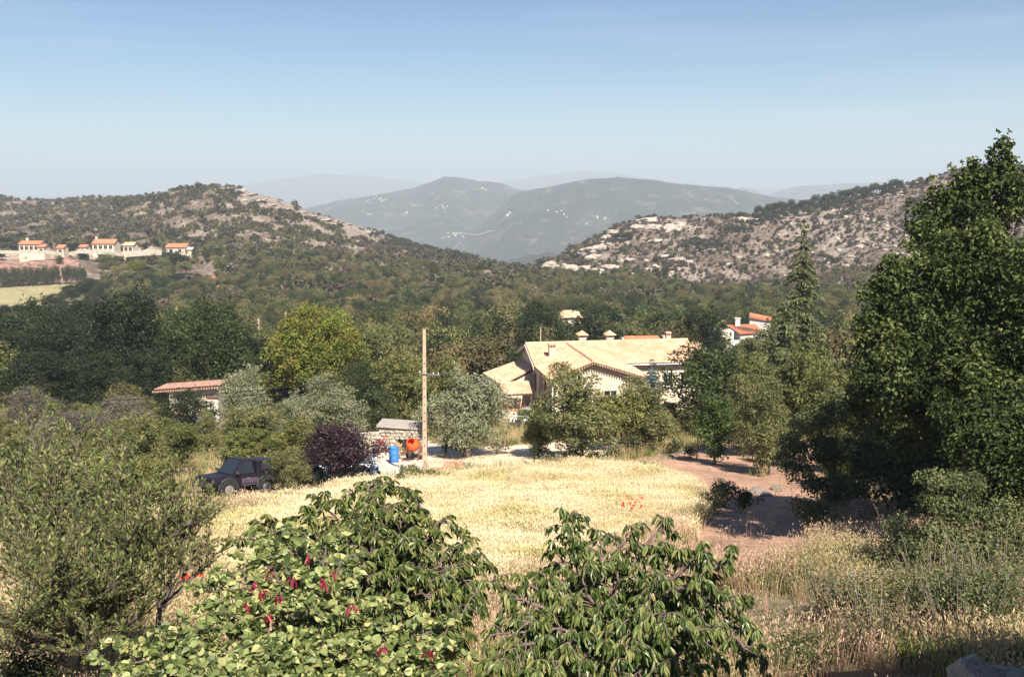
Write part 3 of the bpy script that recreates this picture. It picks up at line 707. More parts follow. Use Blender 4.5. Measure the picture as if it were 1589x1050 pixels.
SH = lowshrub('scrub', M['scrub'], 300)
SHG = lowshrub('green_scrub', M['oak'], 320)
BRM = lowshrub('broom', M['broom'], 340, n=2)
PK['oakb'] = tree_protos('brown_oak', M['mid2'], M['bark'], 2, 6, 6, 2600, .28, 230, cb=.1, lr=.2, nl=14, sub=5, trunk_r=.16, up=.5)
PK['oakd'] = tree_protos('deep_oak', M['oak_green'], M['bark'], 2, 6, 6, 2600, .28, 240, cb=.08, lr=.2, nl=14, sub=5, trunk_r=.16, up=.5)
PK['oake'] = tree_protos('holm', M['oak_dark'], M['bark'], 2, 6, 6, 2400, .28, 250, cb=.08, lr=.2, nl=14, sub=5, trunk_r=.16, up=.5)
PK['wood'] = PK['oak'] + PK['oakb'][:1] + PK['oakd'] + PK['oake']
OAKM = [p[0] for p in PK['wood']]
# ---- scatter the woodland and the slopes
KEEPOUT = []    # (px0, px1, top row allowed, nearer than)
KEEPOUT += [(1095, 1205, 524, 170), (985, 1100, 540, 112), (860, 912, 493, 215), (0, 340, 428, 425), (-60, 175, 482, 345), (740, 1100, 560, 84), (325, 350, 470, 300)]
def px_of(x, y): return 794.5 + F * x / y * .985
def row_of(y, z):
    s = (z - CZ) / y; return 525 - F * ((s * CP + SP) / (CP - s * SP))
def filt(x, y, top_h):
    z = H(x, y); ok = np.ones(len(x), bool); px = px_of(x, y); tr = row_of(y, z + top_h)
    for a, b, r_, yy in KEEPOUT:
        ok &= ~((px > a) & (px < b) & (tr < r_) & (y < yy) & (y > 60))
    for P in (FIELD, EARTH, TERR, ROAD, PAD, LANE, LAWN, LEFTP, PATH, WHEAT):
        ok &= ~inpoly(x, y, P)
    for (cx, cy, rr_) in HOMES: ok &= np.hypot(x - cx, y - cy) > rr_
    return ok, z
def hp(px, py): q = hit(px, py); return (q.x, q.y)
HOMES = [(8, 90, 15), (*hp(1150, 528), 9), (*hp(883, 497), 4), (13, 104, 6)]
def sample(n, y0, y1, umax=.62):
    y = np.sqrt(RG.uniform(y0 * y0, y1 * y1, n)); u = RG.uniform(-umax, umax, n); return u * y, y
def thin(x, y, d):                    # drop points that crowd each other
    keep = np.zeros(len(x), bool); cell = {}
    for i in range(len(x)):
        r = d[i]; g_ = 4.0; cx, cy = int(x[i] // g_), int(y[i] // g_); ok = True
        for a in (-1, 0, 1):
            for b in (-1, 0, 1):
                for j in cell.get((cx + a, cy + b), ()):
                    if (x[i] - x[j]) ** 2 + (y[i] - y[j]) ** 2 < (r * .5 + d[j] * .5) ** 2: ok = False; break
                if not ok: break
            if not ok: break
        if ok: keep[i] = True; cell.setdefault((cx, cy), []).append(i)
    return keep
# woodland
x, y = sample(17000, 104, 460)
u = x / y
lim = 330 + 110 * fbm(x / 40, y / 40, 3, 500) * 1.3 - 90 * sstep(.05, .4, u) + 110 * sstep(-.02, .03, .03 - np.abs(u)) * 0
hgt = np.where(y < 190, RG.uniform(4, 9, len(x)), RG.uniform(2.8, 6.0, len(x))) * (1 - .25 * sstep(300, 430, y))
hgt = hgt * (1 + .25 * sstep(-.2, -.45, u) * (y < 200))
ok, z = filt(x, y, hgt)
ok &= (y < lim + 50) & ((fbm(x / 14, y / 14, 3, 510) > .36) | (y < 170))
x, y, z, hgt = x[ok], y[ok], z[ok], hgt[ok]
k = thin(x, y, hgt * .62); x, y, z, hgt = x[k], y[k], z[k], hgt[k]
wid = hgt * RG.uniform(.95, 1.35, len(x))
order = np.argsort(-(hgt / y)); ind = order[:220]; rest = order[220:]
for i in ind:
    P = PK['wood'][int(RG.integers(0, 10))]
    put_tree('scrub_oak', P, (x[i], y[i], z[i]), hgt[i], wid[i], float(RG.random() * 6.28),
             label='scrubby green oak with a rounded crown in the wood filling the valley beyond the houses', cat='tree', group='oaks of the valley wood')
sx = wid[rest] / PK['oak'][0][3]
scatter('oak_wood', OAKM, np.stack([x[rest], y[rest], z[rest]], 1), np.stack([sx, sx, hgt[rest] / 6], 1), RG, tilt=.06)
# understory in the wood so no bare floor shows
x, y = sample(9000, 104, 430); ok, z = filt(x, y, 1.4); x, y, z = x[ok], y[ok], z[ok]
scatter('undergrowth', SHG, np.stack([x, y, z], 1), RG.uniform(.9, 2.2, len(x)), RG, tilt=.08)
# scrub on the slopes
x, y = sample(95000, 290, 900, .60)
u = x / y; ok, z = filt(x, y, 1.2)
right = sstep(.04, .10, u) * sstep(300, 380, y)
dens = fbm(x / 10, y / 16, 4, 520)
cr_ = np.exp(-((y - (690 - 130 * np.clip(u + .29, -1, 1))) / 60) ** 2) * sstep(-.30, -.26, u) * (1 - sstep(-.14, -.10, u))
scz = np.exp(-((u - (.30 + (520 - y) * .0009)) / .06) ** 2) * np.exp(-((y - 500) / 60) ** 2)
th = .43 - .075 * right - .11 * sstep(.19, .25, u) * (1 - scz) + .1 * scz + .42 * cr_ + .07 * sstep(-.42, -.5, u)
ok &= (dens > th + RG.normal(0, .05, len(x)))
ok &= RG.random(len(x)) < np.where(y > 720, .45, 1.0)
x, y, z, right, dens = x[ok], y[ok], z[ok], right[ok], dens[ok]
sc = RG.gamma(2.6, .34, len(x)).clip(.35, 3.0) * (1 - .08 * (right > .5)) * (1 + .3 * (right < .5)) * (.7 + dens * .7)
big = sc > 2.5
gsel = (~big) & (right < .5) & (RG.random(len(x)) < .5)
scatter('green_scrub', SHG, np.stack([x, y, z], 1)[gsel], sc[gsel], RG, tilt=.1)
rest = ~gsel
# the bushes that show largest are things
vis = rest & (sc / y > 0)
o_ = np.argsort(-(sc / y) * vis)[:260]; isb = np.zeros(len(x), bool); isb[o_] = True
shr = [link('shrub', SH[0])]; bpy.data.objects.remove(shr[0])
for i in o_:
    s_ = link('shrub', SH[int(RG.integers(0, 5))], label='dark rounded shrub dotted on the stony slopes around the valley', cat='shrub', group='shrubs on the stony slopes')
    s_.location = (x[i], y[i], z[i]); s_.scale = (sc[i] * 1.15, sc[i] * 1.15, sc[i] * 1.1); s_.rotation_euler = (0, 0, RG.random() * 6.28)
q = rest & ~isb
scatter('hillside_scrub', SH, np.stack([x, y, z], 1)[q], sc[q], RG, tilt=.1)
# ------------------------------------------------------------------ houses
def tiled(name, e0, e1, r1, r0, m, parent, pitch=.32, course=.42, amp=.06, over=0, th=.10, **k):
    """clay-tile slope: e0-e1 the eave, r0-r1 the ridge; rounded covers in stepped courses, as real relief"""
    e0, e1, r1, r0 = [Vector(v) for v in (e0, e1, r1, r0)]
    W_ = ((e1 - e0).length + (r1 - r0).length) / 2; L_ = ((r0 - e0).length + (r1 - e1).length) / 2
    nu = max(4, int(W_ / pitch)) * 4; nc = max(2, int(L_ / course))
    nrm = ((e1 - e0).cross(r0 - e0)).normalized()
    if nrm.z < 0: nrm = -nrm
    u = np.linspace(0, 1, nu + 1)
    rows = []
    rs = np.random.default_rng(int(abs(e0.x * 31 + e0.y * 7)) + 3)
    for c in range(nc):
        for v, lift in ((c / nc, .018), ((c + 1) / nc, .0)):
            A = np.array(e0)[None] * (1 - u[:, None]) + np.array(e1)[None] * u[:, None]
            B = np.array(r0)[None] * (1 - u[:, None]) + np.array(r1)[None] * u[:, None]
            P = A * (1 - v) + B * v
            wv = np.abs(np.sin(u * nu / 4 * math.pi))[:, None] * amp + lift + rs.normal(0, .004, (nu + 1, 1))
            rows.append(P + np.array(nrm)[None] * (wv + .01))
    V = np.concatenate(rows); n = nu + 1; idx = np.arange(len(V)).reshape(-1, n)
    Fq = np.stack([idx[:-1, :-1], idx[:-1, 1:], idx[1:, 1:], idx[1:, :-1]], -1).reshape(-1, 4)
    o = link(name, nmesh(name, V, Fq, m), parent)
    d = nrm * -th
    MB().add([e0 + d, e1 + d, r1 + d, r0 + d, e0, e1, r1, r0], [(0, 1, 2, 3), (7, 6, 5, 4), (0, 4, 5, 1), (1, 5, 6, 2), (2, 6, 7, 3), (3, 7, 4, 0)]).build('eaves_board', M['soffit'], o)
    tag(o, **k)
    return o
def wallprism(mb, x0, x1, y0, y1, z0, ze, axis='x', ridge=None, zr=None):
    """walls of a gabled block with the ridge along `axis`, at cross position `ridge`"""
    if axis == 'x':
        prof = [(y0, z0), (y1, z0), (y1, ze), (ridge, zr), (y0, ze)]
        P = [(x0, a, b) for a, b in prof] + [(x1, a, b) for a, b in prof]
    else:
        prof = [(x0, z0), (x1, z0), (x1, ze), (ridge, zr), (x0, ze)]
        P = [(a, y0, b) for a, b in prof] + [(a, y1, b) for a, b in prof]
    n = 5
    return mb.add(P, [tuple(range(n)), tuple(reversed(range(n, 2 * n)))] + [(i, i + n, (i + 1) % n + n, (i + 1) % n) for i in range(n)])
def window(parent, c, w_, h_, nx, ny, shut=None, frame='fascia', glass='hole', shade_open=True):
    """window set on a wall facing (nx, ny): dark glass in a raised frame, a bar, sill and shutters"""
    rz = math.atan2(ny, nx) + math.pi / 2
    Q = Matrix.Rotation(rz, 3, 'Z'); c = Vector(c)
    def b(mb, off, d): return mb.box(c + Q @ Vector(off), d, rz)
    fr = MB()
    for sx in (-1, 1): b(fr, (sx * w_ / 2, -.03, 0), (.08, .10, h_ + .08))
    for sz in (-1, 1): b(fr, (0, -.03, sz * h_ / 2), (w_ - .08, .10, .08))
    b(fr, (0, -.02, 0), (.05, .06, h_ - .08))
    f = fr.build('window', M[frame], parent)
    b(MB(), (0, .0, 0), (w_ - .06, .03, h_ - .06)).build('pane', M[glass], f)
    b(MB(), (0, -.08, -h_ / 2 - .07), (w_ + .3, .22, .07)).build('sill', M['fascia'], f)
    if shut:
        for sx in (-1, 1):
            s_ = MB(); b(s_, (sx * (w_ / 2 + w_ / 4 + .05), -.05, 0), (w_ / 2, .05, h_))
            for i in range(5): b(s_, (sx * (w_ / 2 + w_ / 4 + .05), -.085, h_ * (-.4 + .2 * i)), (w_ / 2 - .08, .02, .07))
            s_.build('shutter', M[shut], f)
    return f
def chimney(parent, c, w_, h_, cap='tile', pyr=True, mwall='plaster'):
    st = MB().box((c[0], c[1], c[2] + h_ / 2 - .4), (w_, w_, h_ + .8)).build('chimney', M[mwall], parent)
    z = c[2] + h_
    q = MB()
    for a in (-1, 1):
        for b_ in (-1, 0, 1): q.box((c[0] + b_ * w_ * .42, c[1] + a * w_ * .42, z + .14), (w_ * .16, w_ * .16, .28))
        q.box((c[0] + a * w_ * .42, c[1], z + .14), (w_ * .16, w_ * .16, .28))
    q.build('chimney_pier', M['tile_old'], st)
    MB().box((c[0], c[1], z - .03), (w_ * 1.15, w_ * 1.15, .07)).build('chimney_ledge', M['fascia'], st)
    W2 = w_ * .82; z += .28
    if pyr:
        MB().add([(c[0] - W2, c[1] - W2, z), (c[0] + W2, c[1] - W2, z), (c[0] + W2, c[1] + W2, z), (c[0] - W2, c[1] + W2, z), (c[0], c[1], z + w_ * .6),
                  (c[0] - W2, c[1] - W2, z - .06), (c[0] + W2, c[1] - W2, z - .06), (c[0] + W2, c[1] + W2, z - .06), (c[0] - W2, c[1] + W2, z - .06)],
                 [(0, 1, 4), (1, 2, 4), (2, 3, 4), (3, 0, 4), (5, 8, 7, 6), (0, 5, 6, 1), (1, 6, 7, 2), (2, 7, 8, 3), (3, 8, 5, 0)]).build('chimney_cap', M[cap], st)
    else: MB().box((c[0], c[1], z + .05), (w_ * 1.2, w_ * 1.2, .10)).build('chimney_cap', M[cap], st)
    return st
# main farmhouse; its own axes: x along the long ridge, y into the house
HX = Vector((2.3, 84.7, 0)); HT = R(9.3)
hz0 = CZ - 20.2
house = empty('farmhouse', (HX.x, HX.y, 0), HT, label='long cream farmhouse with orange tile roofs, two tile-capped chimneys and a projecting front wing', cat='house')
ZE, ZR = CZ - 14.55, CZ - 13.4
mb = MB(); wallprism(mb, 0, 14.3, .0, 8.0, hz0 - 1, ZE, 'x', 4.0, ZR - .12); mb.build('wall', M['plaster'], house)
mb = MB(); wallprism(mb, .15, 7.5, -6.3, -.003, hz0 - 1.5, CZ - 14.75, 'y', 3.15, CZ - 13.65); mb.build('wall', M['plaster'], house)
OV = .5
sl_ = (ZR - ZE) / 4.0
tiled('roof', (-.45, -OV, ZE - OV * sl_), (14.8, -OV, ZE - OV * sl_), (14.8, 4, ZR), (-.45, 4, ZR), M['tile'], house)
tiled('roof', (14.8, 8 + OV, ZE - OV * sl_), (-.45, 8 + OV, ZE - OV * sl_), (-.45, 4, ZR), (14.8, 4, ZR), M['tile'], house)
# ridge tiles
rt = MB()
for i in range(38): rt.tube([(-.45 + i * .4, 4, ZR + .06), (-.45 + i * .4 + .42, 4, ZR + .075)], [.13, .11], 8)
rt.build('ridge_tile', M['tile'], house, kind='stuff')
# white verge boards on the left gable
for a, b in (((-.50, -OV, ZE - OV * sl_ - .06), (-.50, 4, ZR - .02)), ((-.50, 8 + OV, ZE - OV * sl_ - .06), (-.50, 4, ZR - .02))):
    A, B = Vector(a), Vector(b)
    MB().add([A, B, B + Vector((0, 0, -.26)), A + Vector((0, 0, -.26)), A + Vector((-.06, 0, 0)), B + Vector((-.06, 0, 0)), B + Vector((-.06, 0, -.26)), A + Vector((-.06, 0, -.26))],
             [(0, 1, 2, 3), (7, 6, 5, 4), (0, 4, 5, 1), (1, 5, 6, 2), (2, 6, 7, 3), (3, 7, 4, 0)]).build('verge_board', M['fascia'], house)
# front wing roof: ridge runs back, slopes left and right
WZ, WR = CZ - 14.55, CZ - 13.32
WE0, WE1 = -.45, 8.2
tiled('roof', (WE0, .6, WZ - .12), (WE0, -6.85, WZ - .12), (3.15, -6.85, WR), (3.15, 3.4, WR), M['tile'], house)
tiled('roof', (WE1, -6.85, WZ - .35), (WE1, -.4, WZ - .35), (3.15, 2.8, WR), (3.15, -6.85, WR), M['tile'], house)
rt = MB()
for i in range(24): rt.tube([(3.15, -6.85 + i * .4, WR + .06), (3.15, -6.85 + i * .4 + .42, WR + .075)], [.13, .11], 8)
rt.build('ridge_tile', M['tile'], house, kind='stuff')
# saw-tooth ends of the tiles along the front gable (rows of half-round tile mouths)
tm = MB()
for a, b, n_ in (((WE0, -6.9, WZ - .22), (3.15, -6.9, WR - .10), 17), ((3.15, -6.9, WR - .10), (WE1, -6.9, WZ - .45), 24)):
    A, B = Vector(a), Vector(b)
    for i in range(n_):
        p_ = A.lerp(B, (i + .5) / n_); tm.box((p_.x, p_.y, p_.z - .02), (.12, .10, .13))
tm.build('gable_tile_edge', M['tile_old'], house, kind='stuff')
dm = MB()
for i in range(22): dm.box((7.9 + i * .31, -.28, ZE - .34), (.14, .42, .12))
dm.build('eave_tile_edge', M['tile_old'], house, kind='stuff')
# windows: left gable wall (faces -x), wing left wall, front gable, main front
for (yy, zz, ww, hh) in ((2.0, CZ - 16.4, .9, 1.5), (5.0, CZ - 16.4, .9, 1.5)):
    window(house, (-.02, yy, zz), ww, hh, -1, 0, 'shutter')
for (yy, zz, ww, hh) in ((-1.6, CZ - 16.1, .9, 1.7), (-4.6, CZ - 16.1, 1.3, 1.7)):
    window(house, (.13, yy, zz), ww, hh, -1, 0, 'shutter')
MB().box((-.0, -5.95, CZ - 17.4), (.12, .12, 4.6)).build('downpipe', M['fascia'], house)
# gutter
MB().tube([(7.8, -.55, ZE - .22), (14.8, -.55, ZE - .24)], .07, 8).build('gutter', M['metal'], house)
for (xx, zz, ww, hh) in ((1.6, CZ - 16.4, .9, 1.2), (4.7, CZ - 16.4, 1.1, 1.3), (6.6, CZ - 16.6, .6, .9)):
    window(house, (xx, -6.32, zz), ww, hh, 0, -1, None)
for (xx, zz) in ((9.2, CZ - 16.2), (11.6, CZ - 16.2), (13.2, CZ - 16.2)):
    window(house, (xx, -.02, zz), .9, 1.2, 0, -1, None)
chimney(house, (5.0, 5.0, ZR - .25), .62, .6)
chimney(house, (7.6, 5.0, ZR - .25), .62, .55)
chimney(house, (13.4, 5.6, ZR - .4), .42, .6, pyr=False)
ch = chimney(house, (1.35, .9, ZE + .1), .55, 1.15, pyr=False)
# small lower roof at the right end
tiled('roof', (14.85, 2.9, ZR - .75), (15.9, 2.9, ZR - .75), (15.9, 4.2, ZR - .28), (14.85, 4.2, ZR - .28), M['tile'], house)
MB().box((15.1, 4.2, (hz0 + ZE) / 2 - .3), (1.5, 2.2, ZE - hz0 + 1.0)).build('wall', M['plaster'], house)
# aerial mast
am = empty('aerial_mast', (HX.x + .3, HX.y + 4.9, ZR - .6), label='thin pale aerial mast with a dark knob at the left end of the farmhouse ridge', cat='mast')
MB().tube([(0, 0, 0), (0, 0, 2.1)], .045, 8).build('pole', M['concrete'], am)
MB().lathe([(0, -.12), (.09, -.07), (.12, 0), (.09, .07), (0, .12)], (.03, 0, 2.12), 12).build('knob', M['darkmetal'], am, smooth=True)
# left annex
an = empty('house_annex', (-1, 88, 0), label='low annex with a plain sunlit tile roof leaning against the left side of the farmhouse', cat='outbuilding')
A_, B_, C_, D_ = at(749, 579, 92.0), at(778, 598, 86.0), at(819, 553.5, 93), at(824, 574, 86.6)
off = Vector((-1, 88, 0))
tiled('roof', A_ - off, B_ - off, D_ - off, C_ - off, M['tile'], an)
w1 = MB()
def wl(p, q, t_=.3, zb=None):
    p, q = Vector(p) - off, Vector(q) - off; d = (q - p); d.z = 0; n_ = Vector((-d.y, d.x, 0)).normalized() * t_
    zb = hz0 - 1
    return [p, q, q + n_, p + n_, Vector((p.x, p.y, zb)), Vector((q.x, q.y, zb)), Vector((q.x + n_.x, q.y + n_.y, zb)), Vector((p.x + n_.x, p.y + n_.y, zb))]
BX = [(0, 1, 2, 3), (7, 6, 5, 4), (0, 4, 5, 1), (1, 5, 6, 2), (2, 6, 7, 3), (3, 7, 4, 0)]
dn = Vector((0, 0, -.14))
inn = Vector((.25, .25, 0))
w1.add(wl(B_ + dn + inn, D_ + dn + inn), BX); w1.add(wl(A_ + dn + inn * .6 + Vector((.1, -.1, 0)), B_ + dn + inn + Vector((.0, .3, 0)), -.3), BX); w1.build('wall', M['plaster'], an)
# terrace with parapet, canopy, parasol, pots at the foot of the gable
tz = CZ - 18.6
te = empty('terrace', (.4, 83.2, 0), HT, label='small tiled terrace beside the left gable wall of the farmhouse', cat='terrace')
MB().box((0, 0, tz - 1.3), (3.0, 3.4, 2.6)).build('platform', M['plaster_grey'], te)
MB().box((0, -1.75, tz + .35), (3.0, .14, .7)).build('parapet', M['plaster'], te)
MB().box((0, -1.75, tz + .74), (3.1, .26, .07)).build('coping', M['tile'], te)
tiled('canopy', (-1.3, -.9, tz + 1.85), (1.2, -.9, tz + 1.85), (1.3, 1.5, tz + 2.5), (-1.3, 1.5, tz + 2.5), M['tile'], te)
for sx in (-1.2, 1.1): MB().box((sx, -.8, tz + .9), (.12, .12, 1.8)).build('post', M['soffit'], te)
def flowerpot(loc, lab, s=1.0, mf='flower_red'):
    r_ = empty('flower_pot', loc, label=lab, cat='flower pot', group='flower pots on the terrace')
    MB().lathe([(0, 0), (.14 * s, 0), (.2 * s, .3 * s), (.22 * s, .3 * s), (.22 * s, .34 * s), (.17 * s, .34 * s), (.15 * s, .3 * s), (0, .3 * s)], n=14).build('pot', M['tile_red'], r_, smooth=False)
    rng = np.random.default_rng(int(loc[0] * 100) % 1000)
    C = rng.normal(size=(260, 3)) * .16 * s + [0, 0, .52 * s]
    D = rdir(rng, 260)
    link('foliage', leafmesh('pot_foliage', C[:170], rdir(rng, 170, .5), D[:170], .10 * s, .06 * s, M['vine'], 'kite', rng=rng), r_, kind='stuff')
    link('blossom', leafmesh('pot_blossom', C[170:] + [0, -.03, .05], rdir(rng, 90, .5), D[170:], .10 * s, .09 * s, M[mf], 'kite', rng=rng), r_, kind='stuff')
tv = lambda x, y, z: tuple(Matrix.Rotation(HT, 3, 'Z') @ Vector((x, y, 0)) + Vector((.4, 83.2, z)))
flowerpot(tv(-1.0, -1.35, tz), 'terracotta pot of red flowers at the left end of the terrace', 1.5)
flowerpot(tv(.1, -1.3, tz), 'terracotta pot of red flowers in the middle of the terrace', 1.3)
flowerpot(tv(1.1, -1.3, tz), 'terracotta pot of pink flowers at the right end of the terrace', 1.2, 'flower_pink')
# second red roof behind
b2 = empty('back_house', (13.5, 104, 0), R(5), label='house behind the farmhouse showing only a strip of darker red tile roof', cat='house')
zt = at(1020, 522, 104).z
wallprism(MB(), -1.9, 1.9, -2, 2.5, CZ - 22, zt - .6, 'x', .3, zt - .1).build('wall', M['plaster'], b2)
tiled('roof', (-2.1, -2.4, zt - .75), (2.3, -2.4, zt - .75), (2.0, .3, zt), (-1.6, .3, zt), M['tile_red'], b2)
tiled('roof', (2.3, 2.9, zt - .75), (-2.1, 2.9, zt - .75), (-1.6, .3, zt), (2.0, .3, zt), M['tile_red'], b2)
MB().box((2.9, .4, zt - .7), (.8, .8, 1.4)).build('chimney', M['plaster'], b2)
# white villa at the right: low red roof in front, mono-pitch block behind
def pz(px, py, Y): return at(px, py, Y)
vl = empty('white_villa', (0, 0, 0), label='white villa with a red tile roof, half hidden by trees right of the farmhouse', cat='house')
Yv1 = 160
def slab_from(pts, th, m, name, parent):
    P = [Vector(p) for p in pts]; n_ = len(P)
    return MB().add(P + [p + Vector((0, 0, -th)) for p in P], [tuple(range(n_)), tuple(reversed(range(n_, 2 * n_)))] + [(i, i + n_, (i + 1) % n_ + n_, (i + 1) % n_) for i in range(n_)]).build(name, m, parent)
zb = CZ - 30
e0, e1, r1, r0 = pz(1149, 519, Yv1), pz(1186, 516, Yv1 - 1), pz(1172, 503, Yv1 + 8), pz(1127, 504, Yv1 + 8)
tiled('roof', e0, e1, r1, r0, M['tile_red'], vl, pitch=.3)
mb = MB()
q0, q1, q2 = pz(1128, 505.5, Yv1 + 7.6), pz(1149, 520.5, Yv1 + .2), pz(1186, 517.5, Yv1 - .8)
for a, b in ((q0, q1), (q1, q2)):
    d = (b - a); nn = Vector((-d.y, d.x, 0)).normalized() * .3
    mb.add([a, b, b + nn, a + nn, Vector((a.x, a.y, zb)), Vector((b.x, b.y, zb)), Vector((b.x + nn.x, b.y + nn.y, zb)), Vector((a.x + nn.x, a.y + nn.y, zb))], BX)
mb.build('wall', M['plaster_white'], vl)
c0 = pz(1122, 512, Yv1 - 1)
MB().box((c0.x, c0.y, c0.z - 2.5), (2.8, 3, 5)).build('garden_block', M['plaster_white'], vl)
p0, p1 = pz(1163, 489.5, Yv1 + 10), pz(1199, 497, Yv1 + 8)
slab_from([p0, p1, p1 + Vector((.9, 3.5, .1)), p0 + Vector((.9, 3.5, .1))], .35, M['tile_red'], 'roof', vl)
mb = MB(); a, b = p0 + Vector((.15, .3, -.36)), p1 + Vector((-.2, .3, -.36))
mb.add([a, b, b + Vector((.5, 3, 0)), a + Vector((.5, 3, 0)), Vector((a.x, a.y, zb)), Vector((b.x, b.y, zb)), Vector((b.x + .5, b.y + 3, zb)), Vector((a.x + .5, a.y + 3, zb))], BX); mb.build('wall', M['plaster_white'], vl)
c1 = pz(1144, 505, Yv1 + 7); MB().box((c1.x, c1.y, c1.z + .2), (.75, .75, 2.0)).build('chimney', M['plaster_white'], vl)
MB().box((c1.x, c1.y, c1.z + 1.26), (1.0, 1.0, .12)).build('chimney_cap', M['fascia'], vl)
w_ = pz(1135, 533, 150)
MB().box((w_.x, w_.y, w_.z - .3), (3.2, .5, 1.6)).build('garden_wall', M['plaster_white'], label='short white garden wall below the villa', cat='wall', kind='thing')
# small hut in the wood
ht = pz(883, 489, 215)
hu = empty('forest_hut', (ht.x, ht.y, 0), R(12), label='small pale hut with a clay-tile roof standing alone among the trees above the farmhouse', cat='house')
wallprism(MB(), -2.2, 2.2, -1.8, 1.8, gz(ht.x, ht.y) - 1, ht.z - .1, 'x', 0, ht.z + .8).build('wall', M['plaster'], hu)
tiled('roof', (-2.7, -2.3, ht.z - .3), (2.7, -2.3, ht.z - .3), (1.2, 0, ht.z + 1.1), (-1.2, 0, ht.z + 1.1), M['tile'], hu)
tiled('roof', (2.7, 2.3, ht.z - .3), (-2.7, 2.3, ht.z - .3), (-1.2, 0, ht.z + 1.1), (1.2, 0, ht.z + 1.1), M['tile'], hu)
for sx, sg in ((-1, 1), (1, -1)):
    tiled('roof', (sx * 2.7, sg * 2.3, ht.z - .3), (sx * 2.7, -sg * 2.3, ht.z - .3), (sx * 1.2, -.01 * sg, ht.z + 1.1), (sx * 1.2, .01 * sg, ht.z + 1.1), M['tile'], hu)
window(hu, (-1.1, -1.82, ht.z - 1.0), .8, 1.0, 0, -1); window(hu, (1.0, -1.82, ht.z - 1.0), .8, 1.0, 0, -1)
# far cluster on the left: (left px, right px, eave row, ridge row, depth, roof, label, arches)
def farhouse(x0, x1, eave, ridge, Y, mroof, label, nwin, depth=8, base=None, chim=None, porch=False):
    a, b = pz(x0, eave, Y), pz(x1, eave, Y); W_ = b.x - a.x; zr_ = pz(x0, ridge, Y + depth / 2).z; ze = a.z
    zb_ = base if base is not None else gz((a.x + b.x) / 2, Y) - 1.5
    r_ = empty('hamlet_house', ((a.x + b.x) / 2, Y, 0), label=label, cat='house', group='houses of the hamlet at the foot of the left hill')
    wallprism(MB(), -W_ / 2, W_ / 2, 0, depth, zb_, ze, 'x', depth / 2, zr_).build('wall', M['plaster'], r_)
    s_ = (zr_ - ze) / (depth / 2) * .5
    tiled('roof', (-W_ / 2 - .4, -.5, ze - s_), (W_ / 2 + .4, -.5, ze - s_), (W_ / 2 + .4, depth / 2, zr_ + .1), (-W_ / 2 - .4, depth / 2, zr_ + .1), mroof, r_, pitch=.5, course=.9, amp=.06)
    tiled('roof', (W_ / 2 + .4, depth + .5, ze - s_), (-W_ / 2 - .4, depth + .5, ze - s_), (-W_ / 2 - .4, depth / 2, zr_ + .1), (W_ / 2 + .4, depth / 2, zr_ + .1), mroof, r_, pitch=.5, course=.9, amp=.06)
    for i in range(nwin):
        window(r_, (-W_ / 2 + W_ * (i + .6) / (nwin + .2), -.02, ze - 1.7), 1.5, 1.7, 0, -1, None)
    for c in (chim or []):
        MB().box((c * W_, depth / 2 + .5, zr_ + .5), (.9, .9, 1.6)).build('chimney', M['plaster'], r_)
    return r_
farhouse(29, 60, 378.5, 374, 430, M['tile_red'], 'long pink-cream house with an arcaded front and red roof, leftmost of the hamlet', 4, chim=[-.3])
farhouse(59, 68, 383, 379.5, 427, M['tile_red'], 'small lower wing with a red roof beside the arcaded house of the hamlet', 1, depth=6)
farhouse(88, 98, 384, 380, 428, M['tile_red'], 'tiny pink house with a red roof beside the dark cypress of the hamlet', 1, depth=5)
farhouse(123, 133, 383, 380, 440, M['tile_red'], 'small pink shed between the cypress clump and the long low house of the hamlet', 1, depth=5)
farhouse(143, 176, 377.5, 371.5, 445, M['tile_red'], 'long low house with a red roof and a chimney in the middle of the hamlet', 4, chim=[-.47])
farhouse(191, 206, 380.5, 376, 445, M['tile'], 'small house with a pale orange roof right of the middle of the hamlet', 2, depth=7)
farhouse(257, 287, 383.5, 378, 440, M['tile_red'], 'house with a bright orange-red roof and gable, rightmost of the hamlet', 2, chim=None, depth=9)
farhouse(287, 297, 387, 384, 441, M['plaster'], 'plain pale block joined to the right end of the orange-roofed hamlet house', 0, depth=5)
# hamlet terrace walls
def longwall(pts, Y, h_, label, m='stone_wall', t_=.5, name='terrace_wall', cat='wall', group=None, zoff=0):
    mb = MB(); P = [pz(a, b, y_) for a, b, y_ in pts]
    for p, q in zip(P[:-1], P[1:]):
        n_ = max(1, int((q - p).length / 2.5))
        for i in range(n_):
            a, b = p.lerp(q, i / n_), p.lerp(q, (i + 1) / n_); d = b - a; nn = Vector((-d.y, d.x, 0)).normalized() * t_
            za = random.uniform(-.06, .06) * h_
            mb.add([a + Vector((0, 0, za)), b + Vector((0, 0, za)), b + nn + Vector((0, 0, za)), a + nn + Vector((0, 0, za)), a - Vector((0, 0, h_)), b - Vector((0, 0, h_)), b + nn - Vector((0, 0, h_)), a + nn - Vector((0, 0, h_))], BX)
    return mb.build(name, M[m], label=label, cat=cat, group=group, kind='thing')
longwall([(-60, 389, 418), (70, 388.5, 418), (96, 392, 416)], 0, 1.3, 'long pale stone terrace wall under the arcaded hamlet house')
longwall([(119, 387, 425), (165, 389, 425), (190, 392, 422)], 0, 1.6, 'pale terrace wall below the long low house of the hamlet')
longwall([(193, 391, 424), (225, 388.5, 426), (251, 388, 428)], 0, 2.2, 'bright pale wall running from the hamlet towards the orange-roofed house')
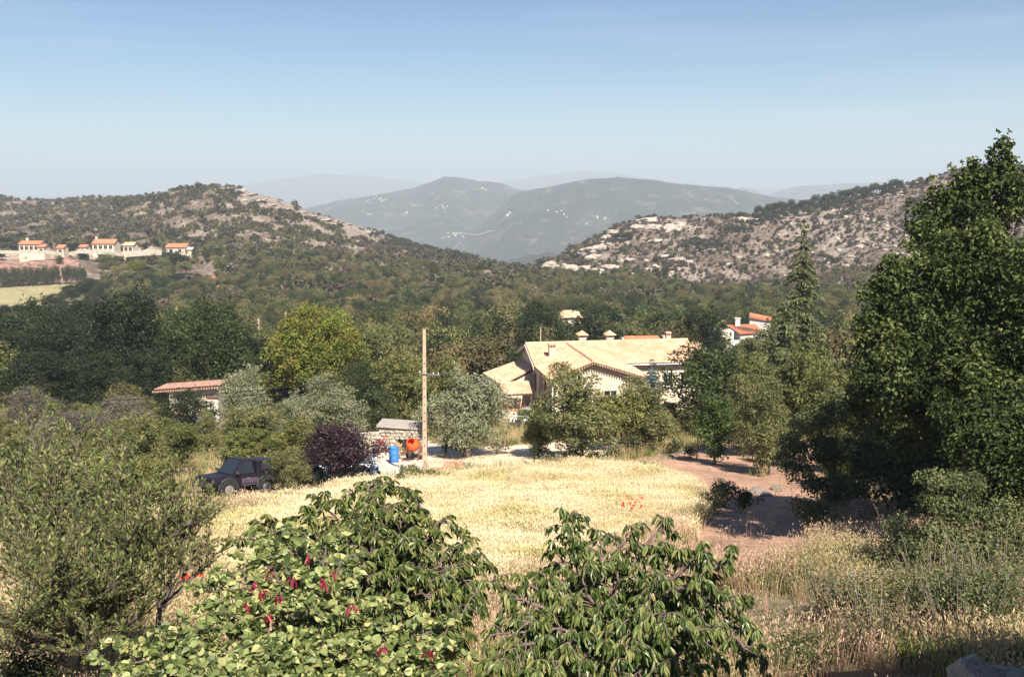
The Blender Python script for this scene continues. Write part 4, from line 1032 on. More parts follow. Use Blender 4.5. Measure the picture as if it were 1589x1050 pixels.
# ------------------------------------------------------------------ left outbuilding
ob = empty('outbuilding', (0, 0, 0), label='lavender-shaded cream outbuilding with a low tile roof half hidden by trees on the left', cat='outbuilding')
Yo = 78
a, b = pz(262, 605, Yo + .6), pz(338, 599.5, Yo - .6)
d = (b - a); zbo = gz(a.x, a.y) - 1.2
mb = MB(); back = Vector((-.2, 3.3, -.45))
mb.add([a, b, b + back, a + back, Vector((a.x, a.y, zbo)), Vector((b.x, b.y, zbo)), Vector((b.x - .2, b.y + 3.3, zbo)), Vector((a.x - .2, a.y + 3.3, zbo))], BX)
mb.build('wall', M['plaster'], ob)
ea, eb = pz(238, 604.5, Yo + 1.0), pz(341, 597.5, Yo - 1.1)
tiled('roof', ea + Vector((0, -.3, 0)), eb + Vector((0, -.3, 0)), eb + Vector((-.2, 3.6, -.22)), ea + Vector((-.2, 3.6, -.22)), M['tile_old'], ob)
dm = MB()
for i in range(26):
    p_ = ea.lerp(eb, (i + .5) / 26); dm.box((p_.x, p_.y - .28, p_.z - .13), (.12, .2, .12))
dm.build('eave_tile_edge', M['tile_old'], ob, kind='stuff')
dr = pz(331, 627, Yo - .72); rzd = math.atan2(d.y, d.x)
MB().box((dr.x, dr.y - .1, dr.z - .5), (1.0, .08, 1.9), rzd).build('door', M['plaster_white'], ob)
MB().box((dr.x, dr.y - .12, dr.z + .52), (1.2, .12, .12), rzd).build('lintel', M['shutter'], ob)
# pale ruined stone walls far left behind the grey olives
longwall([(140, 652, 72), (185, 648, 72.5), (205, 652, 72)], 0, 1.3, 'tumbled pale stone wall behind the grey olive trees on the left', t_=.5)
longwall([(55, 659, 70), (70, 657, 70)], 0, 1.2, 'short stub of pale stone wall between the two leftmost olive trees', t_=.5)
# low retaining walls by the lawn
longwall([(492, 662.5, 71), (590, 661, 72)], 0, .55, 'long low pale retaining wall at the foot of the lawn', t_=.35, name='retaining_wall')
longwall([(500, 675, 64), (545, 672, 65), (590, 670.5, 66)], 0, .45, 'lower pale kerb wall below the retaining wall, behind the plum tree', t_=.3, name='retaining_wall')
longwall([(385, 692, 58), (430, 688, 58)], 0, .6, 'short tumbled stone wall between the lane and the pale trees', t_=.4, name='retaining_wall')
# ------------------------------------------------------------------ stone shed
sp = gnd(625, 62); shz = sp.z
sh_ = empty('stone_shed', (sp.x, sp.y, shz), R(-4), label='small rough stone shed with a flat slab roof beside the utility pole', cat='shed')
mb = MB()
mb.box((-1.2, 0, .9), (.3, 2.2, 2.0)); mb.box((1.2, 0, .9), (.3, 2.2, 2.0)); mb.box((0, 1.0, .9), (2.1, .25, 2.0)); mb.box((-.72, -1.0, .9), (.66, .25, 2.0)); mb.box((.9, -1.0, .9), (.3, .25, 2.0)); mb.box((.2, -1.0, 1.65), (1.1, .25, .5))
mb.build('wall', M['stone_wall'], sh_)
rng = np.random.default_rng(5)
st_me = []
for i in range(3):
    q = MB().box((0, 0, 0), (.30, .14, .16)); me_ = q.mesh('stone', M['stone_wall'], bevel=.03); st_me.append(me_)
for i in range(9):
    for j in range(8):
        if 2 < j < 7 and i < 6: continue
        s_ = link('stone', st_me[(i + j) % 3], sh_); s_.location = (-1.2 + j * .33 + (i % 2) * .1, -1.14, .08 + i * .205); s_.rotation_euler = (0, rng.normal(0, .05), 0); s_.scale = (rng.uniform(.85, 1.1), rng.uniform(.7, 1.2), rng.uniform(.9, 1.15))
MB().box((0, -.3, 2.0), (3.0, 2.0, .12), M=Matrix.Rotation(R(3), 3, 'Y')).build('roof', M['slab'], sh_, bevel=.02)
MB().box((.3, -.85, .55), (1.0, .06, 1.1)).build('door', M['soffit'], sh_)
# red shrub by the shed
def bush(px, Y, hh, ww, m, n, ls, label, name='shrub', cat='shrub', seed=1, nl=14, kind='kite', shell=.4, group=None, py=None, up=.5, zoff=0):
    rng = np.random.default_rng(seed); lb = auto_lobes(rng, hh, ww, n=nl, cb=.02, lr=.2)
    c, t_ = lobed(name, rng, lb, (0, 0, -.15), M[m], M['bark'], n, ls, trunk_r=.03 + hh * .012, shell=shell, kind=kind, up=up)
    g_ = gnd(px, Y); r_ = empty(name, (g_.x, g_.y, g_.z + zoff), 0, label=label, cat=cat, group=group)
    link('stem', t_, r_); link('crown', c, r_, kind='stuff'); return r_
bush(591, 61, 1.5, .9, 'flower_red', 500, .10, 'bush covered in crimson flowers at the left corner of the stone shed', seed=11)
bush(615, 59.5, .9, .8, 'drygrass', 400, .14, 'dry straw-coloured weed growing in front of the stone shed', seed=12)
# ------------------------------------------------------------------ barrel, mixer, rubble
bg_ = gnd(609, 57)
br = empty('barrel', (bg_.x, bg_.y, bg_.z), label='bright blue plastic barrel standing on the pale yard', cat='barrel')
MB().lathe([(0, 0), (.25, 0), (.27, .03), (.285, .2), (.30, .28), (.285, .3), (.295, .5), (.31, .58), (.295, .6), (.285, .8), (.27, .86), (.29, .88), (.29, .92), (.26, .92), (.25, .60), (0, .60)], n=24).build('drum', M['blue'], br, smooth=True)
MB().lathe([(.296, .875), (.30, .89), (.296, .905)], n=24).build('rim', M['blue'], br, smooth=True)
mb = MB().tube([(.12, .1, .6), (.24, .18, 1.75)], .022, 6); mb.build('shovel_handle', M['slab'], label='pale wooden pole leaning in the blue barrel', cat='pole').location = br.location
cg = gnd(639, 58)
mx_ = empty('cement_mixer', (cg.x, cg.y, cg.z), R(-20), label='orange cement mixer with a round drum on the pale yard', cat='cement mixer')
T = Matrix.Translation((0, 0, .95)) @ Matrix.Rotation(R(48), 4, 'X')
MB().lathe([(0, -.36), (.22, -.34), (.36, -.18), (.42, .0), (.40, .14), (.27, .38), (.24, .40), (.23, .36), (.36, .12), (.36, 0), (0, -.25)], n=24, M=T).build('drum', M['orange'], mx_, smooth=True)
MB().lathe([(.425, -.02), (.445, 0), (.425, .02)], n=30, M=T).build('gear_ring', M['darkmetal'], mx_, smooth=True)
fr = MB()
for sx in (-1, 1):
    fr.tube([(sx * .5, .42, 0), (sx * .5, .1, .95), (sx * .5, -.45, .0)], .028, 6)
fr.tube([(-.5, .1, .95), (-.42, .08, .95)], .03, 6); fr.tube([(.42, .08, .95), (.5, .1, .95)], .03, 6); fr.tube([(-.5, .40, .08), (.5, .40, .08)], .025, 6); fr.tube([(-.5, -.42, .08), (.5, -.42, .08)], .025, 6)
fr.build('frame', M['rust'], mx_)
MB().box((.56, .05, .72), (.22, .34, .34)).build('motor_box', M['rust'], mx_, bevel=.03)
hw = MB()
for k in range(2): pass
MB().tube([(-.58, .05, .95), (-.64, .05, .95)], [.22, .22], 16).build('tilt_wheel', M['darkmetal'], mx_)
for sx in (-1, 1): MB().tube([(sx * .55, .42, .15), (sx * .62, .42, .15)], [.15, .15], 14).build('wheel', M['tyre'], mx_)
# cement bags / pale rubble beside the mixer
rng = np.random.default_rng(9)
def rockmesh(name, seed, n=3, rough=.28, m='rock'):
    bm = bmesh.new(); bmesh.ops.create_icosphere(bm, subdivisions=n, radius=1)
    rs = np.random.default_rng(seed); V = np.array([v.co[:] for v in bm.verts]); o = rs.random(3) * 9
    d = (fbm(V[:, 0] * 1.5 + o[0], V[:, 1] * 1.5 + V[:, 2] * 1.3 + o[1], 3, seed) - .5) * 2 * rough + (np.abs(fbm(V[:, 2] * 2.6 + o[2], V[:, 0] * 2.6 + V[:, 1], 3, seed + 3) - .5)) * 2 * rough
    for v, k in zip(bm.verts, d): v.co = v.co * (1 + k); v.co.z *= .75
    me = bpy.data.meshes.new(name); bm.to_mesh(me); bm.free(); me.materials.append(M[m]); return me
RKN = [rockmesh('stone_block', 50 + i, 2, .3, 'rock_near') for i in range(4)]
for i in range(9):
    g_ = gnd(648 + rng.uniform(-6, 8), 59.5 + rng.uniform(-.8, .8))
    s_ = link('stone_block', RKN[i % 4], label='pale stone block heaped beside the orange cement mixer', cat='stone', group='stones heaped beside the cement mixer')
    s_.location = g_ + Vector((0, 0, .1 + .18 * (i % 3))); s_.scale = [rng.uniform(.18, .34)] * 3; s_.rotation_euler = (0, 0, rng.random() * 6)
bm_ = MB().box((0, 0, 0), (.30, .14, .10)).mesh('brick', M['brick'])
for i in range(60):
    g_ = gnd(703 + rng.normal(0, 9), 53 + rng.normal(0, .7))
    s_ = link('brick', bm_, label='pink hollow brick in the tumbled heap at the foot of the big olive tree', cat='brick', group='pink bricks heaped under the olive tree')
    s_.location = g_ + Vector((0, 0, .06 + abs(rng.normal(0, .16)))); s_.rotation_euler = (rng.normal(0, .5), rng.normal(0, .5), rng.random() * 6)
bb_ = gnd(716, 53.5); MB().lathe([(0, 0), (.16, 0), (.19, .28), (.17, .28), (.14, .02), (0, .03)], n=14).build('bucket', M['blue'], label='small blue bucket by the pink brick heap', cat='bucket').location = bb_
# ------------------------------------------------------------------ utility pole
pg = gnd(657, 49.0); top = pz(658.5, 511, 49.0)
up_ = empty('utility_pole', (pg.x, 49.0, pg.z), label='tall square concrete utility pole with a thin crossarm rising beside the yard', cat='utility pole')
Hh = top.z - pg.z; dx = top.x - pg.x
TL = Matrix.Rotation(math.atan2(dx, Hh), 3, 'Y')
w0, w1_ = .125, .075
P = [Vector((a * w0, b * w0 * .8, -.5)) for a, b in ((-1, -1), (1, -1), (1, 1), (-1, 1))] + [Vector((a * w1_ + dx, b * w1_ * .8, Hh)) for a, b in ((-1, -1), (1, -1), (1, 1), (-1, 1))]
MB().add(P, [(3, 2, 1, 0), (4, 5, 6, 7), (0, 1, 5, 4), (1, 2, 6, 5), (2, 3, 7, 6), (3, 0, 4, 7)]).build('shaft', M['concrete'], up_, bevel=.02)
for i in range(14):
    z = .5 + i * .42; t_ = z / Hh; wz = w0 + (w1_ - w0) * t_
    MB().box((dx * t_, -wz * .8 - .001, z), (.045, .03, .06)).build('climbing_hole', M['soffit'], up_)
ca = pz(665, 580, 49.0).z - pg.z
MB().box((dx * ca / Hh + .25, -.12, ca), (1.05, .045, .045), M=Matrix.Rotation(R(6), 3, 'Y')).build('crossarm', M['metal'], up_)
INS = []
for sx in (-.22, .45, .70):
    q_ = Vector((dx * ca / Hh + sx, -.12, ca + .03 - (sx - .25) * .105))
    MB().lathe([(0, 0), (.02, 0), (.03, .03), (.02, .05), (.03, .07), (.015, .1), (0, .1)], q_, 10).build('insulator', M['plaster_white'], up_, smooth=True)
    INS.append(q_ + Vector((pg.x, 49.0, pg.z + .13)))
def wire(a, b, sag, label, r=.018):
    a, b = Vector(a), Vector(b)
    MB().tube([a.lerp(b, t_) - Vector((0, 0, sag * 4 * t_ * (1 - t_))) for t_ in np.linspace(0, 1, 26)], r, 5).build('power_line', M['cable'], label=label, cat='wire')
wire(INS[0], pz(-260, 612, 62), 1.0, 'dark sagging power line running left from the utility pole across the trees', .022)
wire(INS[1], pz(-260, 630, 60), .9, 'lower thin power line left of the utility pole', .010)
for (px, y0, Y, lab) in ((401, 494, 150, 'short pale pole top showing above the trees left of the yellow oak'), (443, 484, 160, 'slim pale pole with a lamp arm rising behind the yellow oak')):
    p_ = pz(px, y0, Y); g_ = gz(p_.x, p_.y); r_ = empty('lamp_pole' if px > 420 else 'wooden_pole', (p_.x, p_.y, g_), label=lab, cat='pole')
    MB().tube([(0, 0, -.3), (0, 0, p_.z - g_)], [.16, .12], 8).build('shaft', M['concrete'], r_)
    MB().box((.35 if px > 420 else 0, 0, p_.z - g_ - .2), (1.0 if px > 420 else .5, .1, .1)).build('arm', M['metal'], r_)
for (px, Y, hh, lab) in ((336, 60, 2.2, 'thin rusty fence stake in front of the pale walls on the left'), (1085, 58, 1.9, 'thin rusty stake standing at the edge of the red path'), (560, 66, 1.0, 'short wooden post near the lawn')):
    g_ = gnd(px, Y); MB().tube([(g_.x, g_.y, g_.z - .2), (g_.x + .03, g_.y, g_.z + hh)], .035, 6).build('stake', M['rust'], label=lab, cat='post')
# white edging line along the path
rng = np.random.default_rng(3)
for i in range(16):
    t_ = i / 15; g_ = hit(1030 + 72 * t_, 712 - 16 * t_ - 4 * math.sin(t_ * 3)); s_ = link('edging_stone', RKN[i % 4], label='pale stone in the line edging the top of the red path', cat='stone', group='pale stones edging the red path')
    s_.location = g_ + Vector((0, 0, .03)); s_.scale = (rng.uniform(.2, .38), .13, .12); s_.rotation_euler = (0, 0, R(12) + rng.normal(0, .2))
for (px, py, s0) in ((1175, 765, .45), (1190, 770, .3), (1160, 768, .25), (1205, 760, .35), (1180, 776, .2), (1330, 778, .45), (1316, 790, .3), (1345, 800, .35)):
    g_ = hit(px, py); s_ = link('boulder', RKN[int(px) % 4], label='pale boulder lying in the shade of the big tree beside the red path', cat='boulder', group='pale boulders under the big tree')
    s_.location = g_ + Vector((0, 0, .05)); s_.scale = (s0, s0 * .8, s0 * .6); s_.rotation_euler = (0, 0, px)
# ------------------------------------------------------------------ crags on the hills
RK = [rockmesh('rock_outcrop', 70 + i, 3, .42) for i in range(5)]
def crag(px, py, wpx, hpx, lab, grp, n=1):
    g_ = hit(px, py + hpx * .5); s_ = link('rock_outcrop', RK[int(px + py) % 5], label=lab, cat='rock', group=grp)
    sx = pxm(wpx, g_.y) * .76; sz = pxm(hpx, g_.y) * .62
    if grp.startswith('limestone slabs'): sz *= .55
    s_.location = g_ + Vector((0, sx * .3, sz * (-.1 if grp.startswith('limestone slabs') else .2))); s_.scale = (sx, sx * .8, sz); s_.rotation_euler = (0, R(-8), random.uniform(-.5, .5))
random.seed(4)
CR = [(856, 408, 18, 15), (872, 411, 22, 19), (888, 413, 26, 20), (903, 414, 16, 14), (917, 385, 24, 18), (934, 382, 22, 14), (922, 396, 18, 12), (927, 418, 14, 12), (948, 412, 18, 10), (972, 402, 18, 9), (960, 428, 14, 10),
      (962, 342, 20, 12), (980, 337, 26, 12), (1002, 340, 22, 12), (1015, 350, 18, 12), (990, 350, 14, 9), (1045, 350, 20, 16), (1055, 345, 14, 12), (1065, 332, 26, 9), (1085, 327, 26, 10), (1105, 330, 20, 8), (1140, 326, 22, 9), (1150, 338, 14, 12), (1168, 340, 12, 6),
      (1030, 397, 14, 14), (1045, 402, 20, 8), (1065, 405, 14, 7), (1040, 422, 8, 12), (1016, 372, 14, 6), (952, 358, 12, 9), (943, 366, 10, 7), (885, 388, 10, 6), (936, 436, 10, 6), (985, 425, 12, 6)]
for c in CR:
    crag(*c, 'jagged pale limestone crag on the rocky hill right of the valley gap', 'limestone crags of the right hill')
CL = [(330, 289, 16, 5), (348, 290, 22, 7), (365, 293, 22, 8), (385, 299, 20, 8), (352, 300, 12, 6), (375, 308, 12, 6), (402, 308, 18, 8), (420, 316, 14, 7), (440, 322, 16, 7), (470, 326, 14, 8), (484, 332, 18, 9), (500, 338, 22, 9), (516, 345, 20, 8), (540, 346, 14, 6), (556, 352, 14, 7), (572, 358, 16, 7), (582, 362, 12, 5), (455, 350, 10, 5)]
for c in CL:
    crag(c[0], c[1], c[2] * .9, c[3] * .9, 'pale limestone slab on the crest of the rounded hill at left', 'limestone slabs of the left hill crest')
x, y = sample(2600, 400, 640, .55); u = x / y
ok, z = filt(x, y, .5); sel = ok & (((u > .22) & (y < 580) & (np.exp(-((u - (.30 + (520 - y) * .0009)) / .07) ** 2) > RG.random(len(x)))) | ((u > .05) & (fbm(x / 12, y / 20, 3, 700) > .58)) & (RG.random(len(x)) < .8))
scatter('loose_rock', [rockmesh('rubble', 90 + i, 2, .4) for i in range(4)], np.stack([x, y, z], 1)[sel], np.stack([RG.uniform(.6, 2.2, sel.sum()), RG.uniform(.5, 1.4, sel.sum()), RG.uniform(.3, 1.1, sel.sum())], 1), RG, tilt=.2)
# ------------------------------------------------------------------ vehicles (front towards -x, centre of the floor at the origin)
def wheel(parent, x, y, r=.36, w_=.22):
    wh = MB().lathe([(r * .58, -w_ / 2), (r * .92, -w_ / 2), (r, -w_ / 2 + .04), (r, w_ / 2 - .04), (r * .92, w_ / 2), (r * .58, w_ / 2)], n=24, M=Matrix.Rotation(R(90), 4, 'X')).build('wheel', M['tyre'], parent)
    wh.location = (x, y, r)
    MB().lathe([(0, -w_ * .36), (r * .2, -w_ * .40), (r * .25, -w_ * .25), (r * .5, -w_ * .25), (r * .6, -w_ * .48), (r * .6, w_ * .48), (r * .5, w_ * .25), (r * .2, w_ * .40), (0, w_ * .36)], n=20, M=Matrix.Rotation(R(90), 4, 'X')).build('rim', M['hub'], wh, smooth=False)
def loft(sections):                    # sections: list of point rings of equal length
    mb = MB(); n = len(sections[0]); P = [p for s_ in sections for p in s_]
    f = [(i * n + k, i * n + (k + 1) % n, (i + 1) * n + (k + 1) % n, (i + 1) * n + k) for i in range(len(sections) - 1) for k in range(n)]
    f += [tuple(range(n)), tuple(reversed(range((len(sections) - 1) * n, len(sections) * n)))]
    return mb.add(P, f)
def suv(name, loc, rot, label, paint, panel, L=4.0, W=1.72, Hb=.98, Hr=1.72, cat='car', pickup=True, rideh=.38, hood=1.15):
    car = empty(name, loc, 0, label=label, cat=cat); car.rotation_euler = rot
    x0, x1 = -L / 2, L / 2; w2 = W / 2
    def ring(x, zt, zb, wf=1.0):       # body cross section
        return [(x, -w2 * .93 * wf, zb), (x, -w2 * wf, zb + .12), (x, -w2 * wf, zt - .18), (x, -w2 * .95 * wf, zt - .03), (x, -w2 * .82 * wf, zt), (x, w2 * .82 * wf, zt), (x, w2 * .95 * wf, zt - .03), (x, w2 * wf, zt - .18), (x, w2 * wf, zb + .12), (x, w2 * .93 * wf, zb)]
    z0 = rideh
    body = loft([ring(x0, Hb - .12, z0 + .12, .93), ring(x0 + .10, Hb - .05, z0 + .02, .98), ring(x0 + .55, Hb - .02, z0), ring(x0 + hood, Hb + .02, z0), ring(0.2, Hb + .03, z0), ring(x1 - .3, Hb + .03, z0), ring(x1 - .04, Hb + .0, z0 + .06, .98), ring(x1, Hb - .06, z0 + .1, .95)])
    bo = body.build('body', M[paint], car, smooth=False)
    xa = x0 + hood
    xr = x1 - 1.45 if pickup else x1 - .25
    cw = w2 * .90; rw = w2 * .74
    cab = loft([[(xa - .02, -cw, Hb), (xa - .02, cw, Hb), (xa + .02, cw, Hb + .02), (xa + .02, -cw, Hb + .02)],
                [(xa, -cw, Hb), (xr + .1, -cw, Hb), (xr + .1, cw, Hb), (xa, cw, Hb)][0:4]]) if False else MB()
    P = [(xa, -cw, Hb), (xr + .12, -cw, Hb), (xr + .12, cw, Hb), (xa, cw, Hb), (xa + .55, -rw, Hr), (xr, -rw, Hr), (xr, rw, Hr), (xa + .55, rw, Hr)]
    cab.add(P, [(3, 2, 1, 0), (4, 5, 6, 7), (0, 1, 5, 4), (1, 2, 6, 5), (2, 3, 7, 6), (3, 0, 4, 7)])
    cb_ = cab.build('cabin', M[paint], car, bevel=.05)
    def pane(nm, q, inset=.07, out=.012, nsplit=1):
        q = [Vector(p) for p in q]; c = sum(q, Vector()) / 4; n_ = (q[1] - q[0]).cross(q[3] - q[0]).normalized()
        if n_.dot(c - Vector(((xa + xr) / 2, 0, (Hb + Hr) / 2))) < 0: n_ = -n_
        q = [p + (c - p).normalized() * inset * 1.5 + n_ * out for p in q]
        q2 = [p - n_ * .02 for p in q]
        return MB().add(q + q2, [(0, 1, 2, 3), (7, 6, 5, 4), (0, 4, 5, 1), (1, 5, 6, 2), (2, 6, 7, 3), (3, 7, 4, 0)]).build(nm, M['carglass'], car)
    pane('windscreen', [P[0], P[3], P[7], P[4]])
    pane('rear_window', [P[1], P[2], P[6], P[5]])
    for s_ in (-1, 1):
        a, b, c, d = (P[0], P[1], P[5], P[4]) if s_ < 0 else (P[3], P[2], P[6], P[7])
        a, b, c, d = map(Vector, (a, b, c, d))
        if pickup: pane('side_window', [a, b, c, d])
        else:
            pane('side_window', [a, a.lerp(b, .5), d.lerp(c, .42), d]); pane('side_window', [a.lerp(b, .52), b, c, d.lerp(c, .44)])
        MB().box(((xa + .15), s_ * (w2 + .08), Hb + .12), (.10, .16, .13)).build('mirror', M['darkmetal'], car, bevel=.02)
        MB().box((.1, s_ * (w2 + .005), z0 + .30), (L - 2.65, .03, .22)).build('side_panel', M[panel], car)
        MB().box((.1, s_ * (w2 + .02), z0 + .12), (L - 2.65, .03, .05)).build('side_strip', M['fascia'] if paint != 'carpaint' else M[panel], car)
        MB().box((xa + .75, s_ * (w2 + .01), Hb - .14), (.16, .03, .03)).build('door_handle', M['hub'], car)
        MB().lathe([(0, -.03), (.08, -.02), (.095, .02), (0, .02)], n=14, M=Matrix.Translation((x0 - .0, s_ * w2 * .68, Hb - .28)) @ Matrix.Rotation(R(-90), 4, 'Y')).build('headlight', M['carglass'], car)
        MB().box((x1 + .005, s_ * w2 * .78, Hb - .22), (.04, .2, .16)).build('tail_light', M['redlight'], car)
        for xx in (x0 + .78, x1 - .82):
            wheel(car, xx, s_ * (w2 - .03))
            a_ = MB(); pts = []
            for k in range(9):
                t_ = math.pi * k / 8; pts.append((xx + math.cos(t_) * .47, s_ * (w2 + .012), .36 + math.sin(t_) * .47))
            a_.tube(pts, .03, 6).build('wheel_arch', M['darkmetal'], car)
            MB().lathe([(0, 0), (.43, 0), (.43, .02), (0, .02)], n=24, M=Matrix.Translation((xx, s_ * (w2 + .004) + .01, .37)) @ Matrix.Rotation(R(90), 4, 'X')).build('wheel_well', M['tyre'], car)
    MB().box((x0 - .06, 0, z0 + .14), (.14, W * .96, .18)).build('bumper', M['darkmetal'], car, bevel=.03)
    MB().box((x1 + .06, 0, z0 + .14), (.14, W * .96, .18)).build('bumper', M['darkmetal'], car, bevel=.03)
    MB().box((x0 - .01, 0, Hb - .28), (.05, W * .45, .16)).build('grille', M['darkmetal'], car)
    if pickup:
        zt = Hb + .03
        MB().box(((xr + .12 + x1) / 2, 0, Hb + .30), (x1 - xr - .30, W * .80, .55), taper=.92).build('rear_canopy', M[paint], car, bevel=.06)
        for s_ in (-1, 1): MB().box(((xr + .12 + x1) / 2, s_ * (W * .395 + .0), Hb + .32), (x1 - xr - .75, .03, .30)).build('canopy_window', M['carglass'], car)
    else:
        rr_ = MB()
        for s_ in (-1, 1): rr_.tube([(xa + .7, s_ * rw * .85, Hr + .05), (xr - .2, s_ * rw * .85, Hr + .05)], .02, 6)
        rr_.build('roof_rail', M['darkmetal'], car)
    return car
f_ = gnd(343, 40.2); r_ = gnd(399, 42.2)
f_ = hit(341, 778); r_ = hit(399, 764)
mid = (f_ + r_) / 2; back = (r_ - f_); yaw = math.atan2(back.y, back.x)
left = Vector((-math.sin(yaw), math.cos(yaw), 0)); yaw = R(46); c_ = hit(366, 768) + Vector((0, .4, 0))
c_.z = gz(c_.x, c_.y) + .02
# ground slope under the car
def slope_rot(c, yaw, d=1.3):
    ax = Vector((math.cos(yaw), math.sin(yaw), 0)); ay = Vector((-math.sin(yaw), math.cos(yaw), 0))
    p = math.atan2(gz(*(c + ax * d)[:2]) - gz(*(c - ax * d)[:2]), 2 * d); q = math.atan2(gz(*(c + ay * .7)[:2]) - gz(*(c - ay * .7)[:2]), 1.4)
    return (Matrix.Rotation(yaw, 3, 'Z') @ Matrix.Rotation(-p, 3, 'Y') @ Matrix.Rotation(q, 3, 'X')).to_euler()
CARAT = (c_.x, c_.y)
suv('parked_car', c_, slope_rot(c_, yaw), 'dark plum off-road car with a boxy canopy parked among the trees at the wheat edge', 'carpaint', 'carpanel', L=3.5, W=1.55, Hb=.92, Hr=1.58, hood=1.0)
g2 = gnd(520, 47.5); g2.z += .02; suv('parked_car', g2, slope_rot(g2, R(12)), 'blue-grey car almost hidden behind the purple plum tree', 'carpaint_blue', 'carpanel', L=3.8, Hb=.86, Hr=1.38, pickup=False, rideh=.26)
g3 = gnd(311, 73); g3.z += .02; suv('parked_car', g3, slope_rot(g3, R(160)), 'white car with a blue cover parked in front of the left outbuilding', 'carpaint_white', 'carpaint_white', L=3.8, Hb=.86, Hr=1.36, pickup=False, rideh=.26)
MB().box((g3.x + .1, g3.y - .1, g3.z + 1.45), (1.2, 1.1, .10), .3).build('blue_cover', M['blue'], bevel=.04, label='folded blue sheet lying on the roof of the white car', cat='sheet')
g4 = Vector((1.2, 80.2, 0)); g4.z = gz(g4.x, g4.y) + .02; suv('parked_car', g4, slope_rot(g4, R(70)), 'white car parked at the foot of the farmhouse left gable', 'carpaint_white', 'carpaint_white', L=3.7, Hb=.88, Hr=1.42, pickup=False, rideh=.26)
